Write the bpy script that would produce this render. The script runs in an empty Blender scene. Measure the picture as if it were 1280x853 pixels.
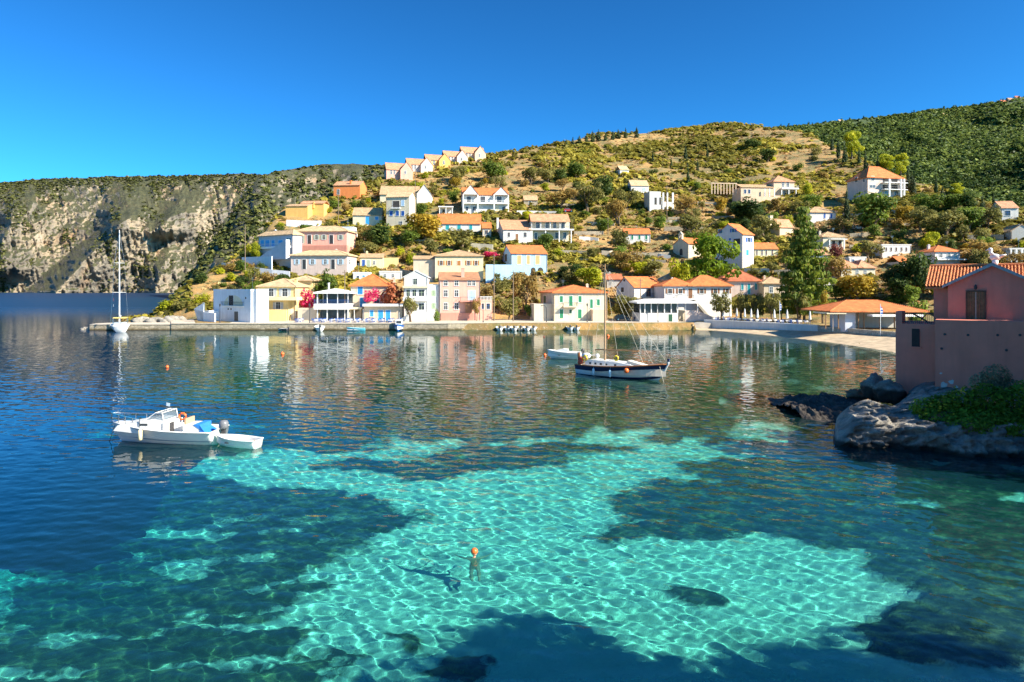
import bpy, math, random
import numpy as np
from mathutils import Vector

R = math.radians
C = bpy.context
SC = C.scene
COL = SC.collection
random.seed(7)

# ------------------------------------------------------------------ camera, sky, sun, exposure
F, H, HZ = 853.333, 9.5, 360.0            # focal length in photo pixels, eye height, horizon row
cam = bpy.data.cameras.new('camera')
camo = bpy.data.objects.new('camera', cam)
COL.objects.link(camo)
camo.location = (0, 0, H)
camo.rotation_euler = (R(90), 0, 0)
cam.sensor_width = 36
cam.lens = 24
cam.shift_y = -(426.5 - HZ) / 1280
cam.clip_start = 0.5
cam.clip_end = 9000
SC.camera = camo

SUN = Vector((.728, -.353, .588)).normalized()
sunl = bpy.data.lights.new('sun', 'SUN')
sunl.energy = 5
sunl.angle = R(.5)
sunl.color = (1, .90, .74)
sunl.cycles.is_caustics_light = True
suno = bpy.data.objects.new('sun', sunl)
COL.objects.link(suno)
suno.rotation_euler = SUN.to_track_quat('Z', 'Y').to_euler()

world = bpy.data.worlds.new('World')
SC.world = world
world.use_nodes = True
wn = world.node_tree
bg = wn.nodes['Background']
sky = wn.nodes.new('ShaderNodeTexSky')
sky.sky_type = 'NISHITA'
sky.sun_disc = False
sky.sun_elevation = math.asin(SUN.z)
sky.sun_rotation = math.atan2(SUN.x, SUN.y)
sky.altitude, sky.air_density, sky.dust_density, sky.ozone_density = 0, .75, .6, 6
mul = wn.nodes.new('ShaderNodeMix')
mul.data_type, mul.blend_type = 'RGBA', 'MULTIPLY'
mul.inputs[0].default_value = 1
mul.inputs[7].default_value = (.041, .098, .105, 1)
wn.links.new(sky.outputs[0], mul.inputs[6])
gam = wn.nodes.new('ShaderNodeGamma')       # polarised, deep blue overhead
gam.inputs[1].default_value = 1.38
wn.links.new(mul.outputs[2], gam.inputs[0])
wn.links.new(gam.outputs[0], bg.inputs[0])
bg.inputs[1].default_value = 1.18
SC.view_settings.view_transform = 'Standard'
SC.view_settings.look = 'None'
SC.view_settings.exposure = 1.24
SC.view_settings.gamma = 1
SC.cycles.max_bounces = 8
SC.cycles.transparent_max_bounces = 8
SC.cycles.use_denoising = True
SC.cycles.sample_clamp_indirect = 4

# ------------------------------------------------------------------ small maths
def P(px, py, D):
    return Vector(((px - 640) / F * D, D, H - (py - HZ) / F * D))

def lerp_tab(tab, x):
    a = np.array(tab, float)
    return np.interp(x, a[:, 0], a[:, 1])

def _hash(ix, iy, s):
    n = (ix * 374761393 + iy * 668265263 + s * 2147483647) & 0xFFFFFFFF
    n = ((n ^ (n >> 13)) * 1274126177) & 0xFFFFFFFF
    return ((n ^ (n >> 16)) & 0xFFFF) / 65535.0

def vnoise(x, y, s=0):
    x = np.asarray(x, float); y = np.asarray(y, float)
    ix = np.floor(x).astype(np.int64); iy = np.floor(y).astype(np.int64)
    fx = x - ix; fy = y - iy
    fx = fx * fx * (3 - 2 * fx); fy = fy * fy * (3 - 2 * fy)
    a = _hash(ix, iy, s); b = _hash(ix + 1, iy, s); c = _hash(ix, iy + 1, s); d = _hash(ix + 1, iy + 1, s)
    return (a * (1 - fx) + b * fx) * (1 - fy) + (c * (1 - fx) + d * fx) * fy

def fbm(x, y, s=0, o=4, g=.5):
    t = 0; a = 1; n = 0
    for i in range(o):
        t = t + a * (vnoise(x * 2 ** i, y * 2 ** i, s + i * 17) - .5)
        n += a; a *= g
    return t / n * 2

def ridged(x, y, s=0, o=4):
    t = 0; a = 1; n = 0
    for i in range(o):
        t = t + a * (1 - 2 * np.abs(vnoise(x * 2 ** i, y * 2 ** i, s + i * 13) - .5))
        n += a; a *= .55
    return t / n

def sstep(a, b, x):
    t = np.clip((np.asarray(x, float) - a) / (b - a), 0, 1)
    return t * t * (3 - 2 * t)

# ------------------------------------------------------------------ materials
MATS = {}
def NT(name):
    m = bpy.data.materials.new(name)
    m.use_nodes = True
    nt = m.node_tree
    return m, nt, nt.nodes['Principled BSDF']

def ramp(nt, src, stops):
    r = nt.nodes.new('ShaderNodeValToRGB')
    e = r.color_ramp.elements
    while len(e) < len(stops):
        e.new(.5)
    for i, (p, c) in enumerate(stops):
        e[i].position = p
        e[i].color = (*c, 1)
    nt.links.new(src, r.inputs[0])
    return r.outputs[0]

def noise(nt, scale, detail=4, vec=None, rough=.55):
    n = nt.nodes.new('ShaderNodeTexNoise')
    n.inputs['Scale'].default_value = scale
    n.inputs['Detail'].default_value = detail
    n.inputs['Roughness'].default_value = rough
    if vec is not None:
        nt.links.new(vec, n.inputs['Vector'])
    return n.outputs[0]

def coords(nt, which='Object', scale=(1, 1, 1)):
    tc = nt.nodes.new('ShaderNodeTexCoord')
    mp = nt.nodes.new('ShaderNodeMapping')
    mp.inputs['Scale'].default_value = scale
    nt.links.new(tc.outputs[which], mp.inputs[0])
    return mp.outputs[0]

def bump(nt, b, h, dist=.05, strength=.6):
    n = nt.nodes.new('ShaderNodeBump')
    n.inputs['Distance'].default_value = dist
    n.inputs['Strength'].default_value = strength
    nt.links.new(h, n.inputs['Height'])
    nt.links.new(n.outputs[0], b.inputs['Normal'])

def mixc(nt, fac, a, b):
    m = nt.nodes.new('ShaderNodeMix')
    m.data_type = 'RGBA'
    for s, v in ((0, fac), (6, a), (7, b)):
        if isinstance(v, (tuple, list)):
            m.inputs[s].default_value = (*v, 1)
        elif isinstance(v, (int, float)):
            m.inputs[s].default_value = v
        else:
            nt.links.new(v, m.inputs[s])
    return m.outputs[2]

def plain(name, col, rough=.7, var=.18, scale=1.5, metal=0, bmp=0):
    if name in MATS:
        return MATS[name]
    m, nt, b = NT(name)
    v = coords(nt)
    n = noise(nt, scale, 5, v)
    lo = tuple(c * (1 - var) for c in col); hi = tuple(min(1, c * (1 + var * .6)) for c in col)
    nt.links.new(ramp(nt, n, [(.3, lo), (.7, hi)]), b.inputs['Base Color'])
    b.inputs['Roughness'].default_value = rough
    b.inputs['Metallic'].default_value = metal
    if bmp:
        bump(nt, b, noise(nt, 9, 4, v), bmp)
    MATS[name] = m
    return m

def wallm(name, col):
    """painted plaster: blotches, rain streaks running down, a little bump"""
    if name in MATS:
        return MATS[name]
    m, nt, b = NT(name)
    n1 = noise(nt, .7, 5, coords(nt))
    n2 = noise(nt, 1.0, 4, coords(nt, scale=(2.2, 2.2, .25)))
    a = ramp(nt, n1, [(.3, tuple(c * .86 for c in col)), (.65, col)])
    f = ramp(nt, n2, [(.45, (0, 0, 0)), (.75, (.45, .45, .45))])
    st = tuple(c * .68 for c in col)
    nt.links.new(mixc(nt, f, a, st), b.inputs['Base Color'])
    b.inputs['Roughness'].default_value = .85
    bump(nt, b, noise(nt, 6, 4, coords(nt)), .03, .5)
    MATS[name] = m
    return m

def tilem(name, col, hi=None):
    """clay pan tiles: ribs down the slope, courses, mixed firing colours"""
    if name in MATS:
        return MATS[name]
    m, nt, b = NT(name)
    v = coords(nt)
    hi = hi or tuple(min(1, c * 1.3) for c in col)
    vo = nt.nodes.new('ShaderNodeTexVoronoi')
    vo.inputs['Scale'].default_value = 2.2
    nt.links.new(v, vo.inputs['Vector'])
    n = noise(nt, .9, 5, v)
    a = ramp(nt, n, [(.3, tuple(c * .72 for c in col)), (.5, col), (.72, hi)])
    sp = nt.nodes.new('ShaderNodeSeparateColor')
    nt.links.new(vo.outputs['Color'], sp.inputs[0])
    f = ramp(nt, sp.outputs[0], [(0, (0, 0, 0)), (1, (.5, .5, .5))])
    nt.links.new(mixc(nt, f, a, tuple(c * .6 for c in col)), b.inputs['Base Color'])
    b.inputs['Roughness'].default_value = .8
    w = nt.nodes.new('ShaderNodeTexWave')
    w.inputs['Scale'].default_value = 1.3
    w.inputs['Distortion'].default_value = .3
    nt.links.new(v, w.inputs['Vector'])
    bump(nt, b, w.outputs[0], .07, .8)
    MATS[name] = m
    return m

def stonem(name, col, scale=1.6):
    if name in MATS:
        return MATS[name]
    m, nt, b = NT(name)
    v = coords(nt, scale=(1, 1, 1.5))
    vo = nt.nodes.new('ShaderNodeTexVoronoi')
    vo.inputs['Scale'].default_value = scale
    nt.links.new(v, vo.inputs['Vector'])
    ve = nt.nodes.new('ShaderNodeTexVoronoi')
    ve.feature = 'DISTANCE_TO_EDGE'
    ve.inputs['Scale'].default_value = scale
    nt.links.new(v, ve.inputs['Vector'])
    sp = nt.nodes.new('ShaderNodeSeparateColor')
    nt.links.new(vo.outputs['Color'], sp.inputs[0])
    a = ramp(nt, sp.outputs[0], [(0, tuple(c * .6 for c in col)), (.5, col), (1, tuple(min(1, c * 1.35) for c in col))])
    n = noise(nt, 2, 5, v)
    a2 = mixc(nt, n, a, tuple(c * .7 for c in col))
    e = ramp(nt, ve.outputs[0], [(0, (1, 1, 1)), (.07, (0, 0, 0))])
    nt.links.new(mixc(nt, e, a2, tuple(c * .45 for c in col)), b.inputs['Base Color'])
    b.inputs['Roughness'].default_value = .9
    bump(nt, b, ve.outputs[0], .08, .7)
    MATS[name] = m
    return m

def leafm(name, col, hi, transl=.48, rough=.6):
    """leaves: each leaf card takes a tone of its own, light passes through them"""
    if name in MATS:
        return MATS[name]
    col = (col[0] * 1.5, col[1] * 1.36, col[2] * 1.2); hi = (min(.85, hi[0] * 1.45), min(.8, hi[1] * 1.32), hi[2] * 1.1)
    m, nt, b = NT(name)
    at = nt.nodes.new('ShaderNodeAttribute')
    at.attribute_name = 'rnd'
    oi = nt.nodes.new('ShaderNodeObjectInfo')
    ad = nt.nodes.new('ShaderNodeMath'); ad.operation = 'MULTIPLY_ADD'
    ad.inputs[1].default_value = .35
    ad.inputs[2].default_value = -.17
    nt.links.new(oi.outputs['Random'], ad.inputs[0])
    a2 = nt.nodes.new('ShaderNodeMath'); a2.operation = 'ADD'
    nt.links.new(at.outputs['Fac'], a2.inputs[0]); nt.links.new(ad.outputs[0], a2.inputs[1])
    c = ramp(nt, a2.outputs[0], [(.05, tuple(x * .55 for x in col)), (.5, col), (.95, hi)])
    nt.links.new(c, b.inputs['Base Color'])
    b.inputs['Roughness'].default_value = rough
    b.inputs['Specular IOR Level'].default_value = .25
    t = nt.nodes.new('ShaderNodeBsdfTranslucent')
    nt.links.new(c, t.inputs[0])
    mx = nt.nodes.new('ShaderNodeMixShader')
    mx.inputs[0].default_value = transl
    nt.links.new(b.outputs[0], mx.inputs[1]); nt.links.new(t.outputs[0], mx.inputs[2])
    nt.links.new(mx.outputs[0], nt.nodes['Material Output'].inputs[0])
    MATS[name] = m
    return m

LEAF = {
    'olive': leafm('olive_leaf', (.125, .135, .040), (.27, .26, .09)),
    'green': leafm('green_leaf', (.085, .14, .022), (.20, .28, .045)),
    'dark': leafm('dark_leaf', (.040, .075, .018), (.105, .15, .035)),
    'lime': leafm('lime_leaf', (.24, .29, .015), (.48, .48, .03)),
    'dry': leafm('dry_leaf', (.22, .165, .050), (.38, .29, .10)),
    'yellow': leafm('yellow_leaf', (.24, .185, .022), (.40, .30, .04)),
    'pine': leafm('pine_leaf', (.12, .20, .012), (.27, .36, .02)),
    'conifer': leafm('conifer_needle', (.075, .12, .020), (.20, .25, .035)),
    'cypress': leafm('cypress_leaf', (.022, .042, .012), (.06, .09, .022), .15),
    'pink': leafm('bougainvillea_bract', (.55, .04, .17), (.75, .12, .30)),
    'rust': leafm('bougainvillea_rust', (.30, .10, .05), (.50, .22, .09)),
    'red': leafm('purple_leaf', (.14, .05, .05), (.25, .10, .08)),
    'straw': leafm('straw_leaf', (.42, .30, .12), (.60, .45, .20)),
}
M_TRUNK = plain('bark', (.17, .115, .07), .9, .3, 4, bmp=.04)
M_WHITE = plain('white_paint', (.80, .79, .76), .5, .06)
M_GLASS = plain('window_glass', (.055, .065, .075), .12, .3)
def clearm(name, col, t):
    m, nt, b = NT(name)
    b.inputs['Base Color'].default_value = (*col, 1); b.inputs['Roughness'].default_value = .08
    tr = nt.nodes.new('ShaderNodeBsdfTransparent'); tr.inputs[0].default_value = (.85, .9, .92, 1)
    mx = nt.nodes.new('ShaderNodeMixShader'); mx.inputs[0].default_value = t
    nt.links.new(b.outputs[0], mx.inputs[1]); nt.links.new(tr.outputs[0], mx.inputs[2]); nt.links.new(mx.outputs[0], nt.nodes['Material Output'].inputs[0])
    MATS[name] = m
    return m
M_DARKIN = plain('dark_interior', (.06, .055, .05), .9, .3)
M_CONC = plain('concrete', (.44, .40, .33), .85, .25, .6, bmp=.03)
M_IRON = plain('dark_iron', (.05, .05, .055), .5, .2)
M_WOOD = plain('brown_wood', (.24, .13, .06), .65, .3, 3)
M_POLE = plain('pole_wood', (.21, .15, .10), .85, .25, 3)

# ------------------------------------------------------------------ mesh building
class MB:
    def __init__(s):
        s.v = []; s.f = []
    def add(s, vs, fs):
        o = len(s.v)
        s.v += [tuple(p) for p in vs]
        s.f += [tuple(i + o for i in q) for q in fs]
        return s
    def box(s, x0, y0, z0, x1, y1, z1):
        if x0 > x1: x0, x1 = x1, x0
        if y0 > y1: y0, y1 = y1, y0
        if z0 > z1: z0, z1 = z1, z0
        return s.add([(x0, y0, z0), (x1, y0, z0), (x1, y1, z0), (x0, y1, z0), (x0, y0, z1), (x1, y0, z1), (x1, y1, z1), (x0, y1, z1)],
                     [(0, 3, 2, 1), (4, 5, 6, 7), (0, 1, 5, 4), (1, 2, 6, 5), (2, 3, 7, 6), (3, 0, 4, 7)])
    def prism(s, poly, fn, a, b):
        """poly: 2D outline; fn(p, q, t) -> point; extruded from t=a to t=b"""
        n = len(poly)
        vs = [fn(p, q, a) for p, q in poly] + [fn(p, q, b) for p, q in poly]
        fs = [tuple(range(n))[::-1], tuple(range(n, 2 * n))] + [(i, (i + 1) % n, (i + 1) % n + n, i + n) for i in range(n)]
        return s.add(vs, fs)
    def tube(s, pts, r, n=8, r2=None, caps=True):
        pts = [Vector(p) for p in pts]
        rr = r if isinstance(r, (list, tuple)) else [r + ((r2 if r2 is not None else r) - r) * i / (len(pts) - 1) for i in range(len(pts))]
        vs = []
        for i, p in enumerate(pts):
            t = (pts[min(i + 1, len(pts) - 1)] - pts[max(i - 1, 0)]).normalized()
            a = t.orthogonal().normalized() if abs(t.z) < .95 else Vector((1, 0, 0))
            a = (a - t * a.dot(t)).normalized()
            b = t.cross(a)
            for k in range(n):
                an = 2 * math.pi * k / n
                vs.append(p + (a * math.cos(an) + b * math.sin(an)) * rr[i])
        m = len(pts)
        fs = [(i * n + k, i * n + (k + 1) % n, (i + 1) * n + (k + 1) % n, (i + 1) * n + k) for i in range(m - 1) for k in range(n)]
        if caps:
            fs += [tuple(range(n))[::-1], tuple(range((m - 1) * n, m * n))]
        return s.add(vs, fs)
    def lathe(s, prof, n=14, c=(0, 0, 0), ax=None):
        vs = []
        for r, z in prof:
            for k in range(n):
                a = 2 * math.pi * k / n
                p = (r * math.cos(a), r * math.sin(a), z)
                if ax == 'x': p = (p[2], p[0], p[1])
                if ax == 'y': p = (p[0], p[2], p[1])
                vs.append((p[0] + c[0], p[1] + c[1], p[2] + c[2]))
        m = len(prof)
        fs = [(i * n + k, i * n + (k + 1) % n, (i + 1) * n + (k + 1) % n, (i + 1) * n + k) for i in range(m - 1) for k in range(n)]
        fs += [tuple(range(n))[::-1], tuple(range((m - 1) * n, m * n))]
        return s.add(vs, fs)
    def sphere(s, c, r, n=12, sc=(1, 1, 1)):
        m = max(6, n // 2 + 2)
        pr = [(max(.001, math.sin(math.pi * i / m)), -math.cos(math.pi * i / m)) for i in range(m + 1)]
        o = len(s.v)
        s.lathe(pr, n)
        for i in range(o, len(s.v)):
            p = s.v[i]
            s.v[i] = (p[0] * r * sc[0] + c[0], p[1] * r * sc[1] + c[1], p[2] * r * sc[2] + c[2])
        return s
    def build(s, name, mat, parent=None, smooth=False, loc=None, rz=0):
        me = bpy.data.meshes.new(name)
        me.from_pydata(s.v, [], s.f)
        me.update()
        if smooth:
            me.polygons.foreach_set('use_smooth', np.ones(len(me.polygons), bool))
        me.materials.append(mat)
        o = bpy.data.objects.new(name, me)
        COL.objects.link(o)
        if parent is not None:
            o.parent = parent
        if loc is not None:
            o.location = loc
        if rz:
            o.rotation_euler.z = rz
        return o

def fast_mesh(name, v, f, mat=None, smooth=True, attrs=None):
    """v: n x 3, f: m x 4 arrays"""
    me = bpy.data.meshes.new(name)
    v = np.ascontiguousarray(v, np.float32); f = np.ascontiguousarray(f, np.int32)
    me.vertices.add(len(v)); me.vertices.foreach_set('co', v.ravel())
    me.loops.add(f.size); me.loops.foreach_set('vertex_index', f.ravel())
    me.polygons.add(len(f))
    me.polygons.foreach_set('loop_start', np.arange(0, f.size, f.shape[1], dtype=np.int32))
    if smooth:
        me.polygons.foreach_set('use_smooth', np.ones(len(f), bool))
    me.update(calc_edges=True)
    for n, (dom, val) in (attrs or {}).items():
        a = me.attributes.new(n, 'FLOAT', dom)
        a.data.foreach_set('value', np.ascontiguousarray(val, np.float32).ravel())
    if mat:
        me.materials.append(mat)
    return me

def grid_faces(n, m):
    i = np.arange(n * m).reshape(n, m)
    return np.stack([i[:-1, :-1], i[:-1, 1:], i[1:, 1:], i[1:, :-1]], -1).reshape(-1, 4)

def link(name, me, parent=None):
    o = bpy.data.objects.new(name, me)
    COL.objects.link(o)
    if parent is not None:
        o.parent = parent
    return o

def tag(o, label=None, cat=None, group=None, kind=None):
    if label: o['label'] = label
    if cat: o['category'] = cat
    if group: o['group'] = group
    if kind: o['kind'] = kind
    return o

def thing(name, label, cat, loc, rz=0, group=None):
    o = bpy.data.objects.new(name, None)
    o.empty_display_size = .5
    COL.objects.link(o)
    o.location = loc
    o.rotation_euler.z = rz
    return tag(o, label, cat, group)

def dup(root, loc, rz=0, label=None, group=None, scale=None):
    r = root.copy(); COL.objects.link(r)
    r.location = loc; r.rotation_euler.z = rz
    if scale: r.scale = scale
    if label: r['label'] = label
    if group: r['group'] = group
    for ch in root.children:
        c = ch.copy(); COL.objects.link(c); c.parent = r
        for g in ch.children:
            d = g.copy(); COL.objects.link(d); d.parent = c
    return r

# ------------------------------------------------------------------ terrain heights
T_D0 = [(150, 172), (850, 174), (900, 172), (1000, 162), (1100, 152), (1200, 145), (1280, 140), (1500, 135)]
T_CREST = [(150, 400), (190, 396), (215, 380), (240, 356), (270, 338), (300, 318), (325, 300), (340, 278), (355, 262), (400, 249), (430, 237),
           (480, 226), (500, 214), (600, 197), (640, 192), (700, 181), (740, 173), (780, 168), (820, 166), (850, 161), (900, 157), (960, 160),
           (1000, 166), (1040, 182), (1080, 204), (1130, 224), (1180, 242), (1240, 258), (1280, 265), (1500, 285)]
T_SHORE = [(840, 153), (890, 153), (940, 142), (1000, 128), (1060, 114), (1118, 101), (1200, 88), (1280, 78), (1500, 60)]
T_WALL = [(840, 160), (880, 157), (1022, 135), (1118, 116), (1280, 100), (1500, 80)]

def zt(px, D):
    px = np.asarray(px, float); D = np.asarray(D, float)
    D0 = lerp_tab(T_D0, px)
    t = np.maximum(D - D0, 0)
    x = (px - 640) / F * D
    flat = np.where(px < 300, -4 + 5.4 * sstep(205, 248, px), 1.4)
    dw = lerp_tab(T_SHORE, px); dl = lerp_tab(T_WALL, px)
    bz = np.clip((D - dw) * .075, -6, 1.05)
    bz = np.where(D > dl + 3.1, 1.75, bz)
    flat = np.where(px > 868, bz, np.where(D < 154.5, -4, flat))
    base = 1.4 + (flat - 1.4) * np.exp(-t / 10)
    up = base + .4 * t * t / (t + 8)
    m = (HZ - lerp_tab(T_CREST, px)) / F
    Dc = (8.1 + .4 * (D0 + 8)) / (.4 - m)
    zc = H + m * Dc
    dn = zc - .22 * (D - Dc)
    k = 2.0
    mn = np.minimum(up, dn)
    z = mn - k * np.log(np.exp(-(up - mn) / k) + np.exp(-(dn - mn) / k)) + .69 * k * np.exp(-np.abs(up - dn) / 12)
    z = z + fbm(x / 30, D / 30, 3, 5) * 2.2 * sstep(4, 50, t) + (ridged(x / 9, D / 9, 5, 3) - .6) * 1.0 * sstep(6, 40, t)
    return z

def GD(px, py, lo=120):
    """distance at which the sight line through a photo pixel meets the hillside"""
    D = np.arange(lo, 520, .5)
    z = zt(np.full_like(D, px), D)
    ray = H - (py - HZ) / F * D
    i = np.argmax(z >= ray)
    return float(D[i]) if (z >= ray).any() else 300.0

def zat(x, D):
    return float(zt(x / D * F + 640, D))

# hillside
pxs = np.arange(150, 1560, 3.0); Ds = np.concatenate([np.arange(60, 150, 2.5), np.arange(150, 260, 1.6), np.arange(260, 560, 3)])
PX, DD = np.meshgrid(pxs, Ds)
ZZ = zt(PX, DD)
m, nt, b = NT('hillside_earth')
v = coords(nt)
n_big = noise(nt, .035, 6, v); n_mid = noise(nt, .22, 6, v, .65); n_f = noise(nt, 1.3, 5, v, .7)
earth = ramp(nt, n_big, [(.36, (.20, .14, .055)), (.5, (.34, .20, .065)), (.62, (.44, .255, .085))])
grass = mixc(nt, ramp(nt, n_mid, [(.45, (0, 0, 0)), (.6, (1, 1, 1))]), earth, (.15, .14, .045))
rocky = mixc(nt, ramp(nt, n_f, [(.56, (0, 0, 0)), (.68, (.8, .8, .8))]), grass, (.40, .33, .23))
nt.links.new(rocky, b.inputs['Base Color'])
b.inputs['Roughness'].default_value = .95
bump(nt, b, n_f, .5, .7)
hill = link('hillside', fast_mesh('hillside', np.stack([(PX - 640) / F * DD, DD, ZZ], -1).reshape(-1, 3), grid_faces(*PX.shape), m))
tag(hill, 'dry scrubby hillside rising behind the village', kind='structure')
hill.cycles.is_caustics_receiver = True
MATS['earth'] = m

# beach: a strip of sand between the water's edge and the promenade wall
pb = np.arange(866, 1420, 4.0); tb = np.linspace(-.25, 1, 26)
PB, TB = np.meshgrid(pb, tb)
dw = lerp_tab(T_SHORE, PB); dl = lerp_tab(T_WALL, PB)
DB = dw + (dl - dw) * TB
ZB = zt(PB, DB) + .03 + .05 * fbm(PB / 5, DB / 2, 8)
sand = plain('beach_sand', (.52, .40, .26), .95, .3, .8, bmp=.06)
beach = link('beach', fast_mesh('beach', np.stack([(PB - 640) / F * DB, DB, ZB], -1).reshape(-1, 3), grid_faces(*PB.shape), sand))
tag(beach, 'narrow strip of golden sand below the promenade wall', kind='structure')
beach.cycles.is_caustics_receiver = True

# rocky peninsula across the sea: a steep face with spurs, gullies and a green top
M_CLIFF, nt, b = NT('limestone_cliff')
v = coords(nt)
geo = nt.nodes.new('ShaderNodeNewGeometry')
sx = nt.nodes.new('ShaderNodeSeparateXYZ'); nt.links.new(geo.outputs['Normal'], sx.inputs[0])
na = noise(nt, .012, 8, v, .7); nb = noise(nt, .11, 7, v, .75); nc = noise(nt, .02, 6, coords(nt, scale=(1, 1, .35)), .65)
rock = ramp(nt, na, [(.34, (.10, .09, .075)), (.46, (.24, .21, .165)), (.58, (.39, .31, .21)), (.72, (.42, .375, .30))])
rock = mixc(nt, ramp(nt, nc, [(.55, (0, 0, 0)), (.68, (.7, .7, .7))]), rock, (.36, .20, .085))
ma = nt.nodes.new('ShaderNodeMath'); ma.operation = 'MULTIPLY_ADD'; ma.inputs[1].default_value = .75
nt.links.new(sx.outputs[2], ma.inputs[0]); nt.links.new(nb, ma.inputs[2])
veg = ramp(nt, ma.outputs[0], [(.90, (0, 0, 0)), (.99, (.9, .9, .9))])
vcol = ramp(nt, nb, [(.38, (.012, .02, .006)), (.5, (.04, .05, .016)), (.62, (.085, .085, .03))])
nt.links.new(mixc(nt, veg, rock, vcol), b.inputs['Base Color'])
b.inputs['Roughness'].default_value = .95
bump(nt, b, nb, 9, .8)

cp = np.arange(-330, 430, 1.3); cv = np.linspace(0, 1, 150)
CP, CV = np.meshgrid(cp, cv)
skyc = lerp_tab([(-330, 250), (-100, 236), (0, 229), (30, 226), (60, 224), (100, 222), (160, 221), (220, 220), (290, 217), (340, 219), (430, 224)], CP)
CY = 367.5 + (skyc + 1.5 * fbm(CP / 18, CP * 0, 4) - 367.5) * CV
disp = np.zeros_like(CP)
SPUR = [  # (valley line, crest line as (py, px)), width to the crest's far side, height toward the viewer, span of py
    ([(366, 31), (320, 84), (277, 138), (255, 150)], [(366, 72), (320, 114), (277, 158), (255, 172)], 110, 95, (250, 420)),
    ([(366, 168), (330, 182), (310, 190)], [(366, 196), (330, 204), (310, 210)], 60, 55, (306, 420)),
    ([(285, 118), (255, 124), (228, 137)], [(285, 141), (255, 156), (228, 166)], 50, 60, (224, 292)),
    ([(330, -22), (285, -8), (240, 2)], [(330, -4), (285, 12), (240, 26)], 70, 70, (226, 350)),
    ([(290, 178), (250, 205), (230, 214)], [(290, 205), (250, 222), (230, 232)], 60, 45, (226, 300)),
    ([(360, -130), (240, -60)], [(360, -90), (240, -30)], 60, 60, (226, 420)),
]
for va, cr, wr, amp, (y0, y1) in SPUR:
    va = sorted(va); cr = sorted(cr)
    wob = 7 * fbm(CY / 14, CP / 60, 21)
    xv = np.interp(CY, [a for a, _ in va], [c for _, c in va]) + wob; xc = np.interp(CY, [a for a, _ in cr], [c for _, c in cr]) + wob
    s = np.where(CP < xc, np.clip((CP - xv) / (xc - xv), 0, 1), np.clip(1 - (CP - xc) / wr, 0, 1) ** 1.2)
    disp += amp * s * sstep(y0 - 6, y0 + 45, CY) * sstep(y1 + 6, y1 - 16, CY)
disp *= 1.55
disp += 30 * (ridged(CP / 30 + CY / 40, CY / 40, 31, 5) - .5) + 26 * (ridged(CP / 9 - CY / 40, CY / 34, 37, 5) - .5) + 6 * fbm(CP / 3, CY / 4, 41, 3)
CD = 1356 + 215 * CV ** 1.25 - disp * sstep(1.02, .9, CV)
CX = (CP - 640) / F * CD; CZ = H - (CY - HZ) / F * CD
# the plateau behind the brink
CZ[0] = -6
bx = np.stack([CX[-1] * 1.35, CD[-1] * 1.35, CZ[-1] - 6], -1)
cl_v = np.concatenate([np.stack([CX, CD, CZ], -1).reshape(-1, 3), bx])
nr, ncol = CP.shape
cliff = link('cliffs', fast_mesh('cliffs', cl_v, grid_faces(nr + 1, ncol), M_CLIFF))
tag(cliff, 'pale limestone peninsula with cliffs falling into the sea', kind='structure')

# the darker ridge between the peninsula and the village hill
mp_ = np.arange(168, 700, 2.0); mt = np.linspace(0, 1, 110)
MP, MT = np.meshgrid(mp_, mt)
msky = lerp_tab([(168, 420), (185, 398), (200, 386), (222, 364), (245, 333), (268, 300), (285, 275), (300, 250), (322, 223), (345, 214), (400, 206), (440, 205), (480, 207), (540, 214), (600, 222), (700, 235)], MP)
mdc = lerp_tab([(168, 560), (245, 640), (325, 760), (400, 860), (700, 930)], MP)
MY = 425 + (msky + 1.2 * fbm(MP / 9, MP * 0, 12) - 425) * MT
MD = mdc - 330 + 330 * MT - (30 * (ridged(MP / 24, MY / 26, 51, 5) - .5) + 14 * (ridged(MP / 7, MY / 12, 53, 4) - .5)) * sstep(1.02, .93, MT)
mv = np.stack([(MP - 640) / F * MD, MD, H - (MY - HZ) / F * MD], -1).reshape(-1, 3)
back = np.stack([(MP[-1] - 640) / F * MD[-1] * 1.25 + 40, MD[-1] * 1.25, (H - (MY[-1] - HZ) / F * MD[-1]) * .75], -1)
ridge = link('ridge', fast_mesh('ridge', np.concatenate([mv, back]), grid_faces(MP.shape[0] + 1, MP.shape[1]), M_CLIFF))
tag(ridge, 'scrub covered ridge between the cliffs and the village', kind='structure')

# the forested mountain
M_MTN, nt, b = NT('forest_floor')
v = coords(nt)
nt.links.new(ramp(nt, noise(nt, .02, 7, v, .65), [(.3, (.028, .05, .016)), (.55, (.055, .085, .024)), (.75, (.10, .12, .04))]), b.inputs['Base Color'])
b.inputs['Roughness'].default_value = 1
fp = np.arange(925, 1800, 3.0); ft = np.linspace(0, 1, 120)
FP, FT = np.meshgrid(fp, ft)
fsky = lerp_tab([(925, 163), (960, 160), (1000, 157), (1060, 150), (1130, 143), (1170, 137), (1200, 134), (1240, 128), (1280, 121), (1400, 100), (1800, 60)], FP)
FY = 345 + (fsky + 1.0 * fbm(FP / 14, FP * 0, 61) - 345) * FT
FD = 430 + 1050 * FT ** 1.3 - (130 * fbm(FP / 90 + FY / 90, FY / 45, 63, 4) + 60 * (ridged(FP / 45, FY / 30, 65, 4) - .5)) * sstep(0, .2, FT) * sstep(1.02, .9, FT)
FX = (FP - 640) / F * FD; FZ = H - (FY - HZ) / F * FD
mtn = link('mountain', fast_mesh('mountain', np.stack([FX, FD, FZ], -1).reshape(-1, 3), grid_faces(*FP.shape), M_MTN))
tag(mtn, 'forested mountain slope behind the village hill', kind='structure')

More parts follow.
